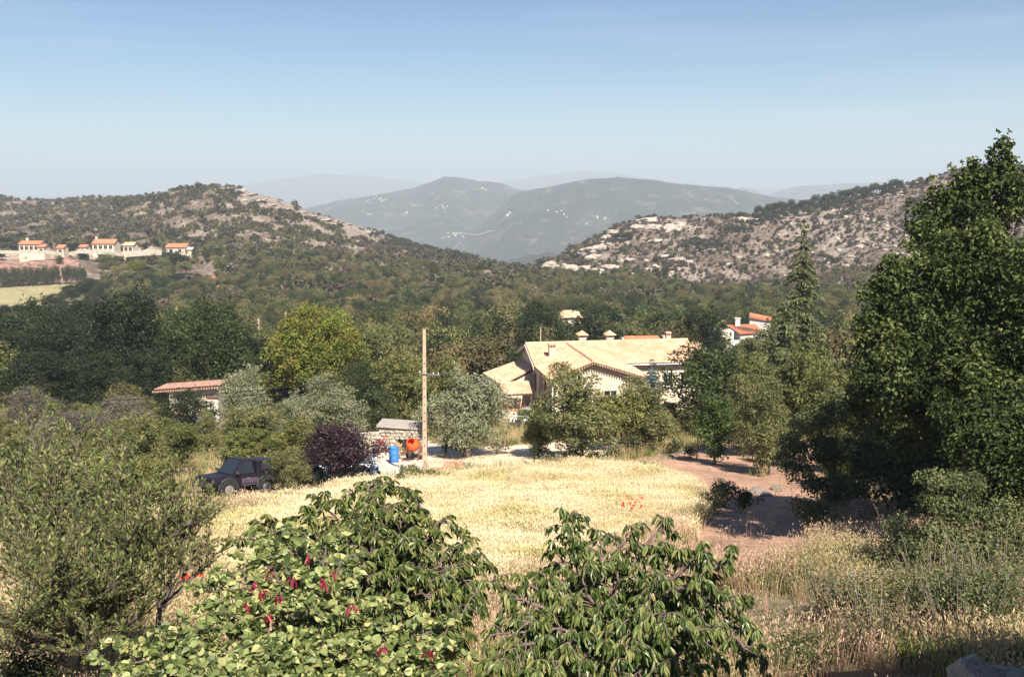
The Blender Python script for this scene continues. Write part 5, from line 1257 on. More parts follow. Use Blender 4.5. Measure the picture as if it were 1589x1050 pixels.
# ------------------------------------------------------------------ trees around the yard
def hero(kind, px, Y, toprow, wpx, label, name, cat='tree', group=None, v=0, hmin=1.2):
    g_ = gnd(px, Y); topz = CZ + Y * float(s_of(toprow)); h = max(hmin, topz - g_.z); w_ = pxm(wpx, Y)
    P = PK[kind][v % len(PK[kind])]
    return put_tree(name, P, g_, h * 1.04, w_ * 1.25, (px * 1.7) % 6.28, label=label, cat=cat, group=group)
HL = [
 # the dark wood on the left
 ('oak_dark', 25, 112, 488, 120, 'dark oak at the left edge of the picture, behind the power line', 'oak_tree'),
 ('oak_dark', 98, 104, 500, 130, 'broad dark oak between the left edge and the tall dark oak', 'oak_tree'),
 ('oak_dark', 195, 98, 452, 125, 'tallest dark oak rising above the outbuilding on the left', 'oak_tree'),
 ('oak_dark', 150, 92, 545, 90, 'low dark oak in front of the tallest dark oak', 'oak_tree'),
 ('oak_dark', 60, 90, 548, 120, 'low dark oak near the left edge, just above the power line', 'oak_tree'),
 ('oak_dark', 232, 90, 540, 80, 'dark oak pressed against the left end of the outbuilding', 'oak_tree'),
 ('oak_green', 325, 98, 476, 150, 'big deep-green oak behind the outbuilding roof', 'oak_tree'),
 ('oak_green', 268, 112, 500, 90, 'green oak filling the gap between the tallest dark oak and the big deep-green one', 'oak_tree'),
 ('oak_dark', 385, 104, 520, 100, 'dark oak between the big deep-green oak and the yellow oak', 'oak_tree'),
 ('oak_yellow', 492, 97, 476, 142, 'large round oak with bright yellow-green foliage left of the utility pole', 'oak_tree'),
 ('mid2', 592, 108, 492, 90, 'pale olive-green oak just right of the yellow oak', 'oak_tree'),
 ('oak_green', 560, 92, 560, 70, 'small dark-green oak in the shade right of the yellow oak', 'oak_tree'),
 ('oak_dark', 585, 116, 510, 80, 'dark oak behind the pale one right of the yellow oak', 'oak_tree'),
 ('oak_green', 300, 118, 478, 90, 'rounded green oak behind the left wood with paler crown', 'oak_tree'),
 ('oak', 280, 125, 476, 90, 'yellowish scrubby oak peeping between the tall dark oak and the deep-green oak', 'oak_tree'),
 ('mid', 622, 80, 545, 115, 'broad fresh-green tree behind the stone shed', 'fruit_tree'),
 ('mid', 690, 92, 548, 80, 'fresh-green tree behind the big olive tree', 'fruit_tree'),
 ('laurel', 583, 71, 596, 62, 'fig tree with large dark leaves at the end of the lawn', 'fig_tree'),
 ('oak', 700, 110, 530, 90, 'green oak above the big olive tree, left of the farmhouse annex', 'oak_tree'),
 ('oak', 745, 114, 520, 80, 'dull green oak behind the farmhouse annex', 'oak_tree'),
 # olives and pale fruit trees
 ('olive', 378, 70, 566, 104, 'round silvery olive tree at the right end of the outbuilding', 'olive_tree'),
 ('olive', 505, 68, 592, 125, 'broad silvery olive tree in front of the yellow oak', 'olive_tree'),
 ('olive', 455, 70, 604, 60, 'small olive tree left of the broad one in front of the yellow oak', 'olive_tree'),
 ('olive', 724, 60, 570, 158, 'biggest silvery olive tree, between the utility pole and the farmhouse', 'olive_tree'),
 ('grey_olive', 45, 72, 604, 110, 'dull olive tree under the power line at the left edge', 'olive_tree'),
 ('grey_olive', 112, 62, 636, 125, 'grey-purple almond tree with bare twigs, left of the yellowish fruit trees', 'almond_tree'),
 ('grey_olive', 185, 66, 618, 110, 'grey-purple almond tree in front of the ruined pale wall', 'almond_tree'),
 ('oak_dark', 287, 68, 606, 84, 'small dark bushy tree in front of the outbuilding wall', 'shrub_tree'),
 ('mid2', 382, 56, 622, 118, 'pale dry-leaved fruit tree above the dark off-road car', 'fruit_tree'),
 ('mid2', 325, 62, 640, 60, 'thin pale fruit tree between the white car and the pale dry-leaved tree', 'fruit_tree'),
 ('mid', 462, 49, 645, 100, 'fresh-green fruit tree between the off-road car and the plum tree', 'fruit_tree'),
 ('mid2', 447, 42.0, 694, 76, 'low pale bush hiding the tail of the off-road car', 'shrub'),
 ('mid', 255, 48, 640, 110, 'yellow-green fruit tree above the bonnet of the off-road car', 'fruit_tree'),
 ('mid2', 210, 42, 655, 110, 'yellowish fruit tree left of the one above the off-road car', 'fruit_tree'),
 ('plum', 528, 45.5, 660, 140, 'dark purple-leaved plum tree at the edge of the wheat', 'plum_tree'),
 # in front of the farmhouse
 ('mid2', 905, 57, 566, 138, 'tall multi-stemmed fruit tree in front of the farmhouse wing', 'fruit_tree'),
 ('mid', 836, 60, 626, 88, 'small ivy-trunked fruit tree at the left corner of the farmhouse wing', 'fruit_tree'),
 ('mid', 955, 62, 596, 100, 'fruit tree right of the multi-stemmed one before the farmhouse', 'fruit_tree'),
 ('mid2', 1012, 63, 590, 130, 'wide dull-green fruit tree before the right half of the farmhouse', 'fruit_tree'),
 ('laurel', 1092, 74, 528, 138, 'dense glossy dark-green tree at the right end of the farmhouse', 'bay_tree'),
 ('vine', 1113, 56, 600, 62, 'column of bright green ivy standing at the top of the red path', 'ivy_column'),
 ('mid2', 1150, 62, 575, 90, 'pale shrubby tree right of the ivy column', 'fruit_tree'),
 ('mid', 1175, 72, 545, 90, 'pale green tree between the glossy tree and the cedar', 'fruit_tree'),
 ('mid', 1240, 60, 520, 120, 'tall pale green tree in front of the cedar', 'fruit_tree'),
 ('mid2', 1200, 52, 590, 110, 'dull green tree at the top right of the red path', 'fruit_tree'),
 ('mid', 1290, 54, 560, 100, 'pale green tree between the cedar and the big dark tree', 'fruit_tree'),
 ('oak', 1065, 100, 505, 60, 'dark reddish-green oak behind the farmhouse roof end', 'oak_tree'),
 ('oak_dark', 1085, 118, 478, 70, 'dark bushy oak left of the white villa', 'oak_tree'),
 ('oak_dark', 835, 140, 466, 75, 'dark oak rising behind the farmhouse aerial mast', 'oak_tree'),
 ('oak', 1290, 100, 505, 90, 'green oak behind the cedar on the right', 'oak_tree'),
 ('oak', 1340, 100, 490, 100, 'dull oak in the gap between the cedar and the big dark tree', 'oak_tree'),
 ('oak', 1112, 142, 513, 52, 'round oak hiding the left foot of the white villa', 'oak_tree'),
 ('mid', 1168, 146, 519, 60, 'pale green tree hiding the wall of the white villa', 'oak_tree'),
 ('cypress', 990, 106, 505, 12, 'slim dark cypress behind the farmhouse chimneys', 'cypress_tree'),
]
for i, a in enumerate(HL): hero(*a, v=i)
# extra garden scrub behind the yard so the wood comes down to the houses
xs = []
for i in range(90):
    y_ = RG.uniform(84, 106); u_ = RG.uniform(-.60, .56); x_ = u_ * y_
    if -7 < x_ < 26: continue
    if inpoly(np.array([x_]), np.array([y_]), ROAD)[0]: continue
    px_ = px_of(x_, y_)
    if 1095 < px_ < 1210: hh = RG.uniform(1.5, 3)
    elif 230 < px_ < 350 and y_ < 88: continue
    else: hh = RG.uniform(3, 6)
    put_tree('holm_oak', PK['oak'][i % 5], (x_, y_, gz(x_, y_)), hh, hh * 1.15, i * 1.3, label='scrubby green oak at the near edge of the wood behind the yards', cat='tree', group='oaks at the near edge of the wood')
# blue conifer
def conifer(name, m, h, w_, rng, nwh=26, per=7, droop=.35, dens=38, nl=.16, base=.06, needle_w=.16, ragged=.3, tipup=.0, prof=.8):
    tr = MB(); tr.tube([(0, 0, -.3), (0, 0, h * .5), (rng.normal(0, .05), 0, h)], [h * .018, h * .011, .02], 8)
    C, A, D = [], [], []
    for i in range(nwh):
        t_ = i / (nwh - 1); z = h * (base + (1 - base) * t_ ** .9 * .985); rad = w_ / 2 * (1 - t_) ** prof + .12 + .04 * w_ * (1 - t_)
        for k in range(per if t_ < .85 else 4):
            an_ = rng.random() * 6.283; Lb = rad * rng.uniform(1 - ragged * 1.5, 1 + ragged * .6)
            q = np.array([math.cos(an_), math.sin(an_), 0.0]); s_ = np.array([0, 0, z])
            e = s_ + q * Lb + [0, 0, -droop * Lb + tipup * Lb]
            mid_ = s_ + q * Lb * .5 + [0, 0, Lb * .06]
            bz = bez(s_, mid_, e, 6); tr.tube(bz, np.linspace(.008 * h * (1 - t_ * .7) * .6, .008, 6), 4, cap=False)
            n = max(6, int(dens * Lb)); tt = rng.random(n) ** .7; k_ = tt[:, None]
            P = np.array(s_) * (1 - k_) ** 2 + 2 * mid_ * k_ * (1 - k_) + e * k_ ** 2
            side = np.array([-q[1], q[0], 0]); sd = rng.normal(0, 1, n) * .16 * Lb * (1 - tt * .6)
            P = P + side * sd[:, None] - np.array([0, 0, 1]) * (np.abs(sd) * .5)[:, None]
            C.append(P); a_ = q * .5 + side * np.sign(sd)[:, None] * .5 + np.array([0, 0, -.6]) + rng.normal(size=(n, 3)) * .3
            A.append(a_); D.append(rng.normal(size=(n, 3)) * .6 + [0, 0, .8] + q * .4)
    C = np.concatenate(C); A = np.concatenate(A); D = np.concatenate(D); L_ = nl * rng.uniform(.6, 1.5, len(C))
    return leafmesh(name, C, A, D, L_, L_ * needle_w * 2, m, 'kite', rng=rng), tr.mesh(name + '_trunk', M['bark'], smooth=True)
rng = np.random.default_rng(31)
def conif(name, px, Y, top, wpx, m, label, **k):
    g_ = gnd(px, Y); h = CZ + Y * float(s_of(top)) - g_.z; c, t_ = conifer(name, M[m], h, pxm(wpx, Y), rng, **k)
    r_ = empty(name, g_, 0, label=label, cat='tree'); link('trunk', t_, r_); link('crown', c, r_, kind='stuff'); return r_
conif('blue_conifer', 1012, 79, 556, 34, 'bluefir', 'small blue-grey conifer in front of the farmhouse right wing', nwh=20, per=10, dens=60, nl=.2, droop=.2)
conif('cedar_tree', 1238, 92, 337, 150, 'fir', 'tall cedar with drooping boughs and a thin leading shoot, left of the big dark tree', nwh=34, per=7, dens=40, nl=.36, droop=.5, needle_w=.2, ragged=.6, prof=1.35)
conif('cedar_tree', 1215, 88, 455, 90, 'fir', 'lower ragged cedar at the foot of the tall cedar', nwh=18, per=8, dens=36, nl=.36, droop=.4, needle_w=.2, ragged=.6)
# ridge pines on the right hill
rng = np.random.default_rng(41)
def pines(lo, hi, n, f, lab, grp, hpx=(12, 22), Yd=0, name='pine_tree'):
    for i in range(n):
        px = lo + (hi - lo) * (i + rng.uniform(-.3, .3)) / n; row = f(px) + rng.uniform(-1, 3)
        g_ = hit(px, row); 
        if g_.y > 900: g_ = hit(px, row + 5)
        hh = pxm(rng.uniform(*hpx), g_.y); put_tree(name, PK['pine'][i % 4], g_, hh, hh * rng.uniform(.8, 1.2), rng.random() * 6, label=lab, cat='tree', group=grp)
rid = lambda px: np.interp(px, [1150, 1200, 1300, 1400, 1500, 1589], [331, 331, 311, 291, 268, 252]) + 3
pines(1172, 1400, 46, rid, 'dark pine in the line of pines along the right-hand ridge', 'pines along the right ridge')
pines(1172, 1330, 26, lambda p: rid(p) + 9, 'dark pine just below the right-hand ridge line', 'pines below the right ridge', (10, 16))
pines(1330, 1500, 12, lambda p: rid(p) + 2, 'scattered small pine on the upper right skyline', 'pines of the upper right skyline', (6, 12))
pines(1060, 1130, 22, lambda p: 386 - abs(p - 1095) * .05, 'dark pine in the oblong grove on the rocky right hill', 'pines of the grove on the right hill', (9, 14))
pines(1065, 1120, 14, lambda p: 377, 'dark pine at the back of the oblong grove on the right hill', 'pines behind the grove', (8, 12))
pines(955, 985, 9, lambda p: 372, 'dark pine below the crags at the left shoulder of the right hill', 'pines under the crags', (9, 16))
pines(1120, 1170, 10, lambda p: 360, 'dark pine between the grove and the right ridge', 'pines between grove and ridge', (8, 13))
lc = lambda px: np.interp(px, [590, 620, 650, 700, 740, 760], [368, 374, 381, 393, 402, 407])
pines(575, 745, 44, lc, 'dark pine on the shadowed shoulder running down from the left hill', 'pines of the left hill shoulder', (7, 12))
pines(600, 735, 40, lambda p: lc(p) + 6, 'dark pine on the lower slope of the left hill shoulder', 'pines lower on the left shoulder', (8, 12))
pines(205, 335, 18, lambda p: np.interp(p, [205, 260, 335], [303, 298, 290]), 'small dark pine on the skyline of the left hill', 'pines on the left hill skyline', (4, 8))
# left: poplars, cypress, trees of the hamlet
for i in range(44):
    px = -4 + i * 3.2 + rng.uniform(-1.2, 1.2)
    if 93 < px < 96: continue
    g_ = hit(px, 447 - px * .055); hh = pxm(rng.uniform(28, 36) * (1 if px < 100 else .9), g_.y)
    put_tree('poplar_tree', PK['poplar'][i % 3], g_, hh, hh * rng.uniform(.26, .36), i, label='slender grey-green poplar in the straight row beside the pale field on the left', cat='tree', group='row of poplars by the pale field')
def small(kind, px, py, hpx, wpx, lab, name='tree', v=0, grp=None):
    g_ = hit(px, py); put_tree(name, PK[kind][v % len(PK[kind])], g_, pxm(hpx, g_.y), pxm(wpx, g_.y), px, label=lab, cat='tree', group=grp)
small('cypress', 89, 394, 19, 4.5, 'thin dark cypress in the middle of the hamlet', 'cypress_tree')
small('oak_dark', 42, 405, 11, 19, 'round dark tree alone on the pink earth slope below the hamlet', 'oak_tree')
small('mid', 92, 410, 15, 19, 'pale green tree on the pink earth slope below the cypress', 'oak_tree')
small('oak_dark', 3, 404, 18, 16, 'dark tree cut by the left edge below the hamlet', 'oak_tree')
small('oak_dark', 128, 404, 18, 12, 'dark tree standing where the pink earth ends', 'oak_tree')
small('bluefir' if False else 'poplar', 20, 384, 22, 9, 'blue-grey conifer behind the arcaded house of the hamlet', 'conifer_tree')
for k_, (px, py, hp_, wp_) in enumerate([(5, 384, 16, 18), (14, 382, 14, 14), (30, 371, 10, 18), (100, 386, 10, 18), (108, 391, 14, 22), (118, 386, 10, 12), (138, 384, 11, 9), (184, 380, 16, 9), (176, 388, 10, 14), (186, 390, 9, 14), (212, 385, 8, 12), (224, 388, 10, 12), (240, 382, 14, 14), (277, 389, 10, 14), (311, 388, 17, 22), (268, 372, 12, 20), (150, 390, 5, 14), (165, 391, 5, 14), (48, 386, 6, 10), (68, 388, 7, 10), (35, 388, 5, 9), (155, 387, 7, 8), (172, 386, 8, 9), (200, 388, 7, 8), (262, 388, 7, 9), (292, 390, 8, 9), (78, 385, 9, 10), (20, 388, 8, 10), (90, 366, 12, 20), (75, 368, 9, 16), (196, 372, 9, 14)]):
    small('oak_dark', px, py, hp_, wp_, 'dark rounded tree standing among the hamlet houses', 'oak_tree', k_, 'trees among the hamlet houses')
# hedge-like trees in front of the hamlet and round the field
for k_ in range(60):
    px = rng.uniform(120, 330); py = rng.uniform(405, 470) - max(0, (200 - px)) * .0
    if px < 165 and 428 < py < 446: continue
    small(['oak', 'oakd', 'oak', 'oakb', 'oak_dark'][k_ % 5], px, py + 8, rng.uniform(14, 26), rng.uniform(22, 38), 'full rounded oak in the wood between the hamlet and the dark trees on the left', 'oak_tree', k_, 'full oaks below the hamlet')
small('oak_yellow', 213, 428, 24, 40, 'pale yellow-green round oak on the slope below the hamlet', 'oak_tree')
for k_, (px, py) in enumerate([(100, 492), (60, 500), (130, 486), (85, 478), (150, 470), (110, 470), (30, 498), (5, 500), (165, 462), (140, 455)]):
    small('oak_dark', px, py, rng.uniform(22, 30), rng.uniform(34, 50), 'dark oak closing off the near side of the pale field on the left', 'oak_tree', k_, 'dark oaks on the near side of the field')
# rusty-red patch (bare ruin) on the wooded slope
for (px, py, s0) in ((333, 436, .9), (337, 444, 1.1), (340, 452, .9)):
    g_ = hit(px, py); s_ = link('red_boulder', rockmesh('red_boulder', int(px), 2, .35, 'redearth'), label='rust-red boulder in the narrow gash on the wooded slope at left', cat='rock', group='rust-red boulders in the gash')
    s_.location = g_ + Vector((0, 0, 1.2)); s_.scale = (s0 * 1.3, s0, s0 * 1.3)

# low bushes and young trees crowding the gardens
rng = np.random.default_rng(123)
for k_ in range(14):
    small('oak_dark', -5 + k_ * 23, 600 + (k_ % 3) * 10, rng.uniform(95, 150), rng.uniform(90, 130), 'tall dark oak in the solid dark wood behind the left garden', 'oak_tree', k_, 'dark oaks behind the left garden')
def crowd(n, px0, px1, Y0, Y1, hlo, hhi, kinds, lab, grp, name='garden_bush', cat='bush'):
    for i in range(n):
        px = rng.uniform(px0, px1); Y = rng.uniform(Y0, Y1); g_ = gnd(px, Y); a_ = np.array([g_.x]), np.array([g_.y])
        if any(inpoly(*a_, P)[0] for P in (ROAD, PAD, WHEAT, PATH, LAWN)): continue
        if math.hypot(g_.x - CARAT[0], g_.y - CARAT[1] + 2) < 4.5 or (g_.y < 44 and 300 < px < 430): continue
        hh = rng.uniform(hlo, hhi); k = kinds[i % len(kinds)]
        put_tree(name, PK[k][i % len(PK[k])], g_, hh, hh * rng.uniform(1.0, 1.5), px, label=lab, cat=cat, group=grp)
crowd(26, -20, 240, 50, 84, 1.6, 3.2, ['mid2', 'grey_olive', 'mid', 'oak'], 'rounded bush crowding the neglected garden at the left', 'bushes of the left garden')
crowd(16, 340, 470, 50, 70, 1.2, 2.4, ['mid', 'mid2', 'olive'], 'rounded bush in the garden behind the off-road car', 'bushes behind the off-road car')
crowd(14, 60, 255, 34, 48, 1.5, 2.6, ['mid', 'mid2'], 'light-green bush between the foreground almond bush and the left garden', 'bushes behind the almond bush')
crowd(34, 1110, 1420, 56, 92, 2.0, 4.0, ['mid', 'mid2', 'mid', 'oak'], 'pale green bush in the thicket between the red path and the cedar', 'bushes of the thicket by the cedar')
crowd(12, 1190, 1330, 46, 58, 1.8, 3.0, ['mid2', 'mid'], 'bush at the upper edge of the red path', 'bushes edging the red path')
crowd(14, 870, 1100, 66, 76, 1.6, 2.8, ['mid', 'mid2'], 'bush growing against the farmhouse wall', 'bushes against the farmhouse')
crowd(20, 1400, 1640, 34, 60, 3.0, 6.0, ['oak_dark', 'oak_green'], 'dark tree standing behind the huge tree at the right', 'dark trees behind the huge tree', 'oak_tree', 'tree')
# ------------------------------------------------------------------ fields and grasses
def stalks(name, m, n, h, spread, w_, ear, seed, lean=.15, blade=4):
    rng = np.random.default_rng(seed); V, Fc, T = [], [], []
    for i in range(n):
        x, y = rng.normal(0, spread, 2); a = rng.random() * 6.283; l_ = rng.normal(0, lean) + .05; hh = h * rng.uniform(.7, 1.15)
        dx, dy = math.cos(a) * l_ * hh, math.sin(a) * l_ * hh; px, py = -math.sin(a), math.cos(a); b = len(V); t_ = rng.random()
        b1 = rng.random() * 3.14; bx, by = math.cos(b1), math.sin(b1)
        V += [(x - bx * w_ / 2, y - by * w_ / 2, -.05), (x + bx * w_ / 2, y + by * w_ / 2, -.05), (x + dx * .4 + bx * w_ / 2, y + dy * .4 + by * w_ / 2, hh * .55), (x + dx * .4 - bx * w_ / 2, y + dy * .4 - by * w_ / 2, hh * .55), (x + dx, y + dy, hh)]
        Fc += [(b, b + 1, b + 2), (b, b + 2, b + 3), (b + 3, b + 2, b + 4)]; T += [t_ * .6] * 5
        if ear:
            b = len(V); ew, eh = ear
            c = np.array([x + dx, y + dy, hh]); d = unit(np.array([[dx * 1.5, dy * 1.5, hh * .4]]))[0] * eh; s_ = np.array([bx, by, 0]) * ew / 2; s2 = np.array([-by, bx, 0]) * ew / 2
            V += [tuple(c), tuple(c + d * .5 + s_), tuple(c + d), tuple(c + d * .5 - s_), tuple(c + d * .5 + s2), tuple(c + d * .5 - s2)]
            Fc += [(b, b + 1, b + 2), (b, b + 2, b + 3), (b, b + 4, b + 2), (b, b + 2, b + 5)]; T += [.5 + t_ * .5] * 6
    return nmesh(name, np.array(V), np.array(Fc), m, tone=T)
WH = [stalks('wheat_tuft', M['wheat'], 16, .42, .16, .018, (.028, .09), 800 + i) for i in range(4)]
GR = [stalks('dry_tuft', M['drygrass'], 18, .55, .14, .014, (.022, .07), 810 + i, .3) for i in range(4)]
PG = [stalks('seed_tuft', M['pinkgrass'], 15, .60, .15, .009, (.020, .075), 820 + i, .28) for i in range(4)]
GG = [stalks('green_tuft', M['greengrass'], 16, .38, .13, .022, None, 830 + i, .45) for i in range(4)]
SG = [stalks('short_tuft', M['drygrass'], 14, .22, .16, .014, None, 840 + i, .5) for i in range(3)]
def area(n, x0, x1, y0, y1):
    return RG.uniform(x0, x1, n), RG.uniform(y0, y1, n)
def frame_ok(x, y): return np.abs(x) < y * .56 + 2.5
x, y = area(90000, -26, 16, 19, 56); ok = (inpoly(x + (fbm(x / 2, y / 2, 3, 61) - .5) * 7, y + (fbm(x / 2, y / 2, 3, 62) - .5) * 7, WHEAT) | inpoly(x + RG.normal(0, 1.2, len(x)), y + RG.normal(0, 1.2, len(x)), WHEAT)) & frame_ok(x, y) & ~inpoly(x, y, PATH) & (np.hypot((x - CARAT[0]) / 3.0, (y - CARAT[1] + 3.2) / 4.4) > 1) & ~inpoly(x, y, ROAD) & ~inpoly(x, y, PAD)
ok &= RG.random(len(x)) < np.clip((fbm(x / 2.2, y / 1.6, 3, 611) - .22) * 3.2, .12, 1); x, y = x[ok], y[ok]
sc = (.35 + 1.2 * fbm(x / 3, y / 2, 3, 60)) * RG.uniform(.85, 1.15, len(x))
scatter('wheat', WH, np.stack([x, y, H(x, y)], 1), sc, RG, tilt=.12)
def notin(x, y, Ps):
    r = np.ones(len(x), bool)
    for P in Ps: r &= ~inpoly(x, y, P)
    return r
# grass everywhere near, short on trodden ground
x, y = area(150000, -24, 24, 6, 40); ok = frame_ok(x, y) & (np.hypot((x - CARAT[0]) / 3.0, (y - CARAT[1] + 3.2) / 4.4) > 1) & notin(x, y, [WHEAT, ROAD, PAD]) ; d_ = fbm(x / 2.5, y / 2.5, 3, 63)
ok &= RG.random(len(x)) < np.clip((d_ - .28) * 2.3, 0, 1) * np.where(inpoly(x, y, PATH), .012, 1)
x, y, d_ = x[ok], y[ok], d_[ok]; z = H(x, y); k = RG.random(len(x)); u = x / y
pk = fbm(x / 4, y / 4, 3, 64) + .12 * (x > 3)
a_ = (k < np.where((x > 2.0) & (y < 20), .30, .22)) & (d_ > .36); b_ = ~a_ & (pk > .52); c_ = ~a_ & ~b_
scatter('green_weeds', GG, np.stack([x, y, z], 1)[a_], RG.uniform(.5, 1.4, a_.sum()) * (.6 + d_[a_]), RG, tilt=.15)
scatter('seed_grass', PG, np.stack([x, y, z], 1)[b_], RG.uniform(.5, 1.2, b_.sum()), RG, tilt=.15)
scatter('dry_grass', GR, np.stack([x, y, z], 1)[c_], RG.uniform(.5, 1.2, c_.sum()), RG, tilt=.15)
x, y = area(60000, -50, 50, 36, 100); ok = frame_ok(x, y) & (np.hypot((x - CARAT[0]) / 3.0, (y - CARAT[1] + 3.2) / 4.4) > 1) & notin(x, y, [WHEAT, ROAD, PAD, LANE]); d_ = fbm(x / 3, y / 3, 3, 65)
ok &= RG.random(len(x)) < np.clip((d_ - .3) * 2.2, 0, 1) * np.where(inpoly(x, y, PATH), .03, 1); x, y, d_ = x[ok], y[ok], d_[ok]; z = H(x, y)
a_ = RG.random(len(x)) < np.where(inpoly(x, y, LAWN), 1, .25)
scatter('yard_weeds', GG, np.stack([x, y, z], 1)[a_], RG.uniform(.7, 1.7, a_.sum()), RG, tilt=.15)
scatter('yard_grass', SG + GR[:2], np.stack([x, y, z], 1)[~a_], RG.uniform(.7, 1.5, (~a_).sum()), RG, tilt=.15)
# poppies
pm = MB(); rng = np.random.default_rng(77)
def poppy_meshes():
    out_ = []
    for i in range(2):
        C = np.zeros((6, 3)) + [0, 0, .62]; an_ = np.arange(6) * 1.047 + i; A = np.stack([np.cos(an_), np.sin(an_), np.full(6, .35)], 1); D = np.stack([-np.cos(an_) * .4, -np.sin(an_) * .4, np.ones(6)], 1)
        out_.append(leafmesh('poppy_petals', C, A, D, .065, .075, M['poppy'], 'round', rng=rng))
    st_ = MB().tube([(0, 0, -.1), (.02, 0, .3), (0, 0, .62)], .006, 5).mesh('poppy_stem', M['greengrass'])
    return out_, st_
pp, ps = poppy_meshes()
def poppy(px, py, lab, grp, s=1.4):
    g_ = hit(px, py); r_ = empty('poppy', g_, rng.random() * 6, label=lab, cat='poppy', group=grp); r_.scale = (s, s, s * .95); r_.rotation_euler = (R(28), rng.normal(0, .2), 0)
    link('petals', pp[int(rng.integers(0, 2))], r_); link('stem', ps, r_)
for (px, py) in ((958, 781), (966, 778), (974, 774), (979, 779), (971, 784), (965, 790), (978, 790), (985, 785), (990, 780), (982, 794), (976, 786), (962, 786), (988, 790), (972, 780), (994, 777)):
    poppy(px, py + 12, 'red poppy in the small cluster at the right side of the wheat', 'poppies in the wheat', .95)
for (px, py) in ((232, 826), (222, 842), (291, 914), (307, 910), (303, 915), (292, 917), (30, 965), (238, 824)):
    poppy(px, py + 14, 'red poppy in the dry grass among the foreground bushes on the left', 'poppies among the left bushes', 1.2)
for (px, py) in ((700, 708), (760, 694)):
    pass
# ------------------------------------------------------------------ near trees grown twig by twig
def grow(name, rng, base, fork, tips, m, bark, loc, leaf, rise=.25, r0=.06, r_tip=.008, trunk_r=.09, twigs=14, twig_len=(.3, .7), t0=.3, droop=.3, outw=.6, clus=7, step=.08, L=.11, W=.045, hang=.75, kind='leaf', jit=.35, facing=(0, -.3, .8), tipclus=True, upt=.2, bare=0.0):
    """returns trunk mesh, arrays of leaf bases, axes, normals and lengths; everything relative to loc"""
    mb = MB(); o = np.array(loc, float); base = np.array(base, float) - o; fork = np.array(fork, float) - o
    mb.tube(bez(base, (base + fork) / 2 + rng.normal(0, .05, 3), fork, 6), np.linspace(trunk_r, trunk_r * .75, 6), 9)
    C, A, D = [], [], []
    cen = fork
    def cluster(p, dirv, k):
        q = rdir(rng, k); a = q * outw * [1, 1, .4] + np.array(dirv) * .45 + np.array([0, 0, -hang]); C.append(np.tile(p, (k, 1)) + q * .015); A.append(a)
        D.append(rng.normal(size=(k, 3)) * jit + np.array(facing) + q * .35)
    for tp in tips:
        e = np.array(tp, float) - o; d = e - fork; ln = np.linalg.norm(d)
        mid = fork + d * .5 + np.array([0, 0, rise * ln]) + rng.normal(0, .06 * ln, 3)
        n = 14; bz = bez(fork, mid, e, n); bz[1:-1] += rng.normal(0, .012 * ln, (n - 2, 3))
        mb.tube(bz, np.linspace(r0 * min(1, .4 + ln * .25), r_tip, n), 6, cap=False)
        nt_ = max(3, int(twigs * ln))
        for j in range(nt_):
            t_ = t0 + (1 - t0) * (j + rng.random()) / nt_; f = t_ * (n - 1); i = min(int(f), n - 2); p = bz[i] * (1 - f + i) + bz[i + 1] * (f - i)
            tg = unit((bz[i + 1] - bz[i])[None])[0]; q = unit(np.cross(tg, rng.normal(size=3))[None])[0]
            q = unit((q * .9 + tg * .6 + np.array([0, 0, upt]))[None])[0]; tl = rng.uniform(*twig_len) * (1.15 - .5 * t_)
            te_ = p + q * tl + np.array([0, 0, -droop * tl]); tm_ = p + q * tl * .55 + np.array([0, 0, .08 * tl])
            tb = bez(p, tm_, te_, 5); mb.tube(tb, [.009, .007, .006, .005, .003], 4, cap=False)
            if rng.random() < bare: continue
            ns = max(2, int(tl / step))
            for s_ in range(ns):
                v = .25 + .75 * (s_ + rng.random() * .6) / ns; g_ = min(v, 1) * 4; i2 = min(int(g_), 3); pp_ = tb[i2] * (1 - g_ + i2) + tb[i2 + 1] * (g_ - i2)
                cluster(pp_, q, int(rng.integers(max(2, clus - 2), clus + 2)))
            cluster(te_, q, clus)
        cluster(e, d / ln, clus + 3)
    C = np.concatenate(C); A = np.concatenate(A); D = np.concatenate(D); Ls = L * rng.uniform(.42, 1.35, len(C))
    return mb.mesh(name + '_wood', bark, smooth=True), C, A, D, Ls
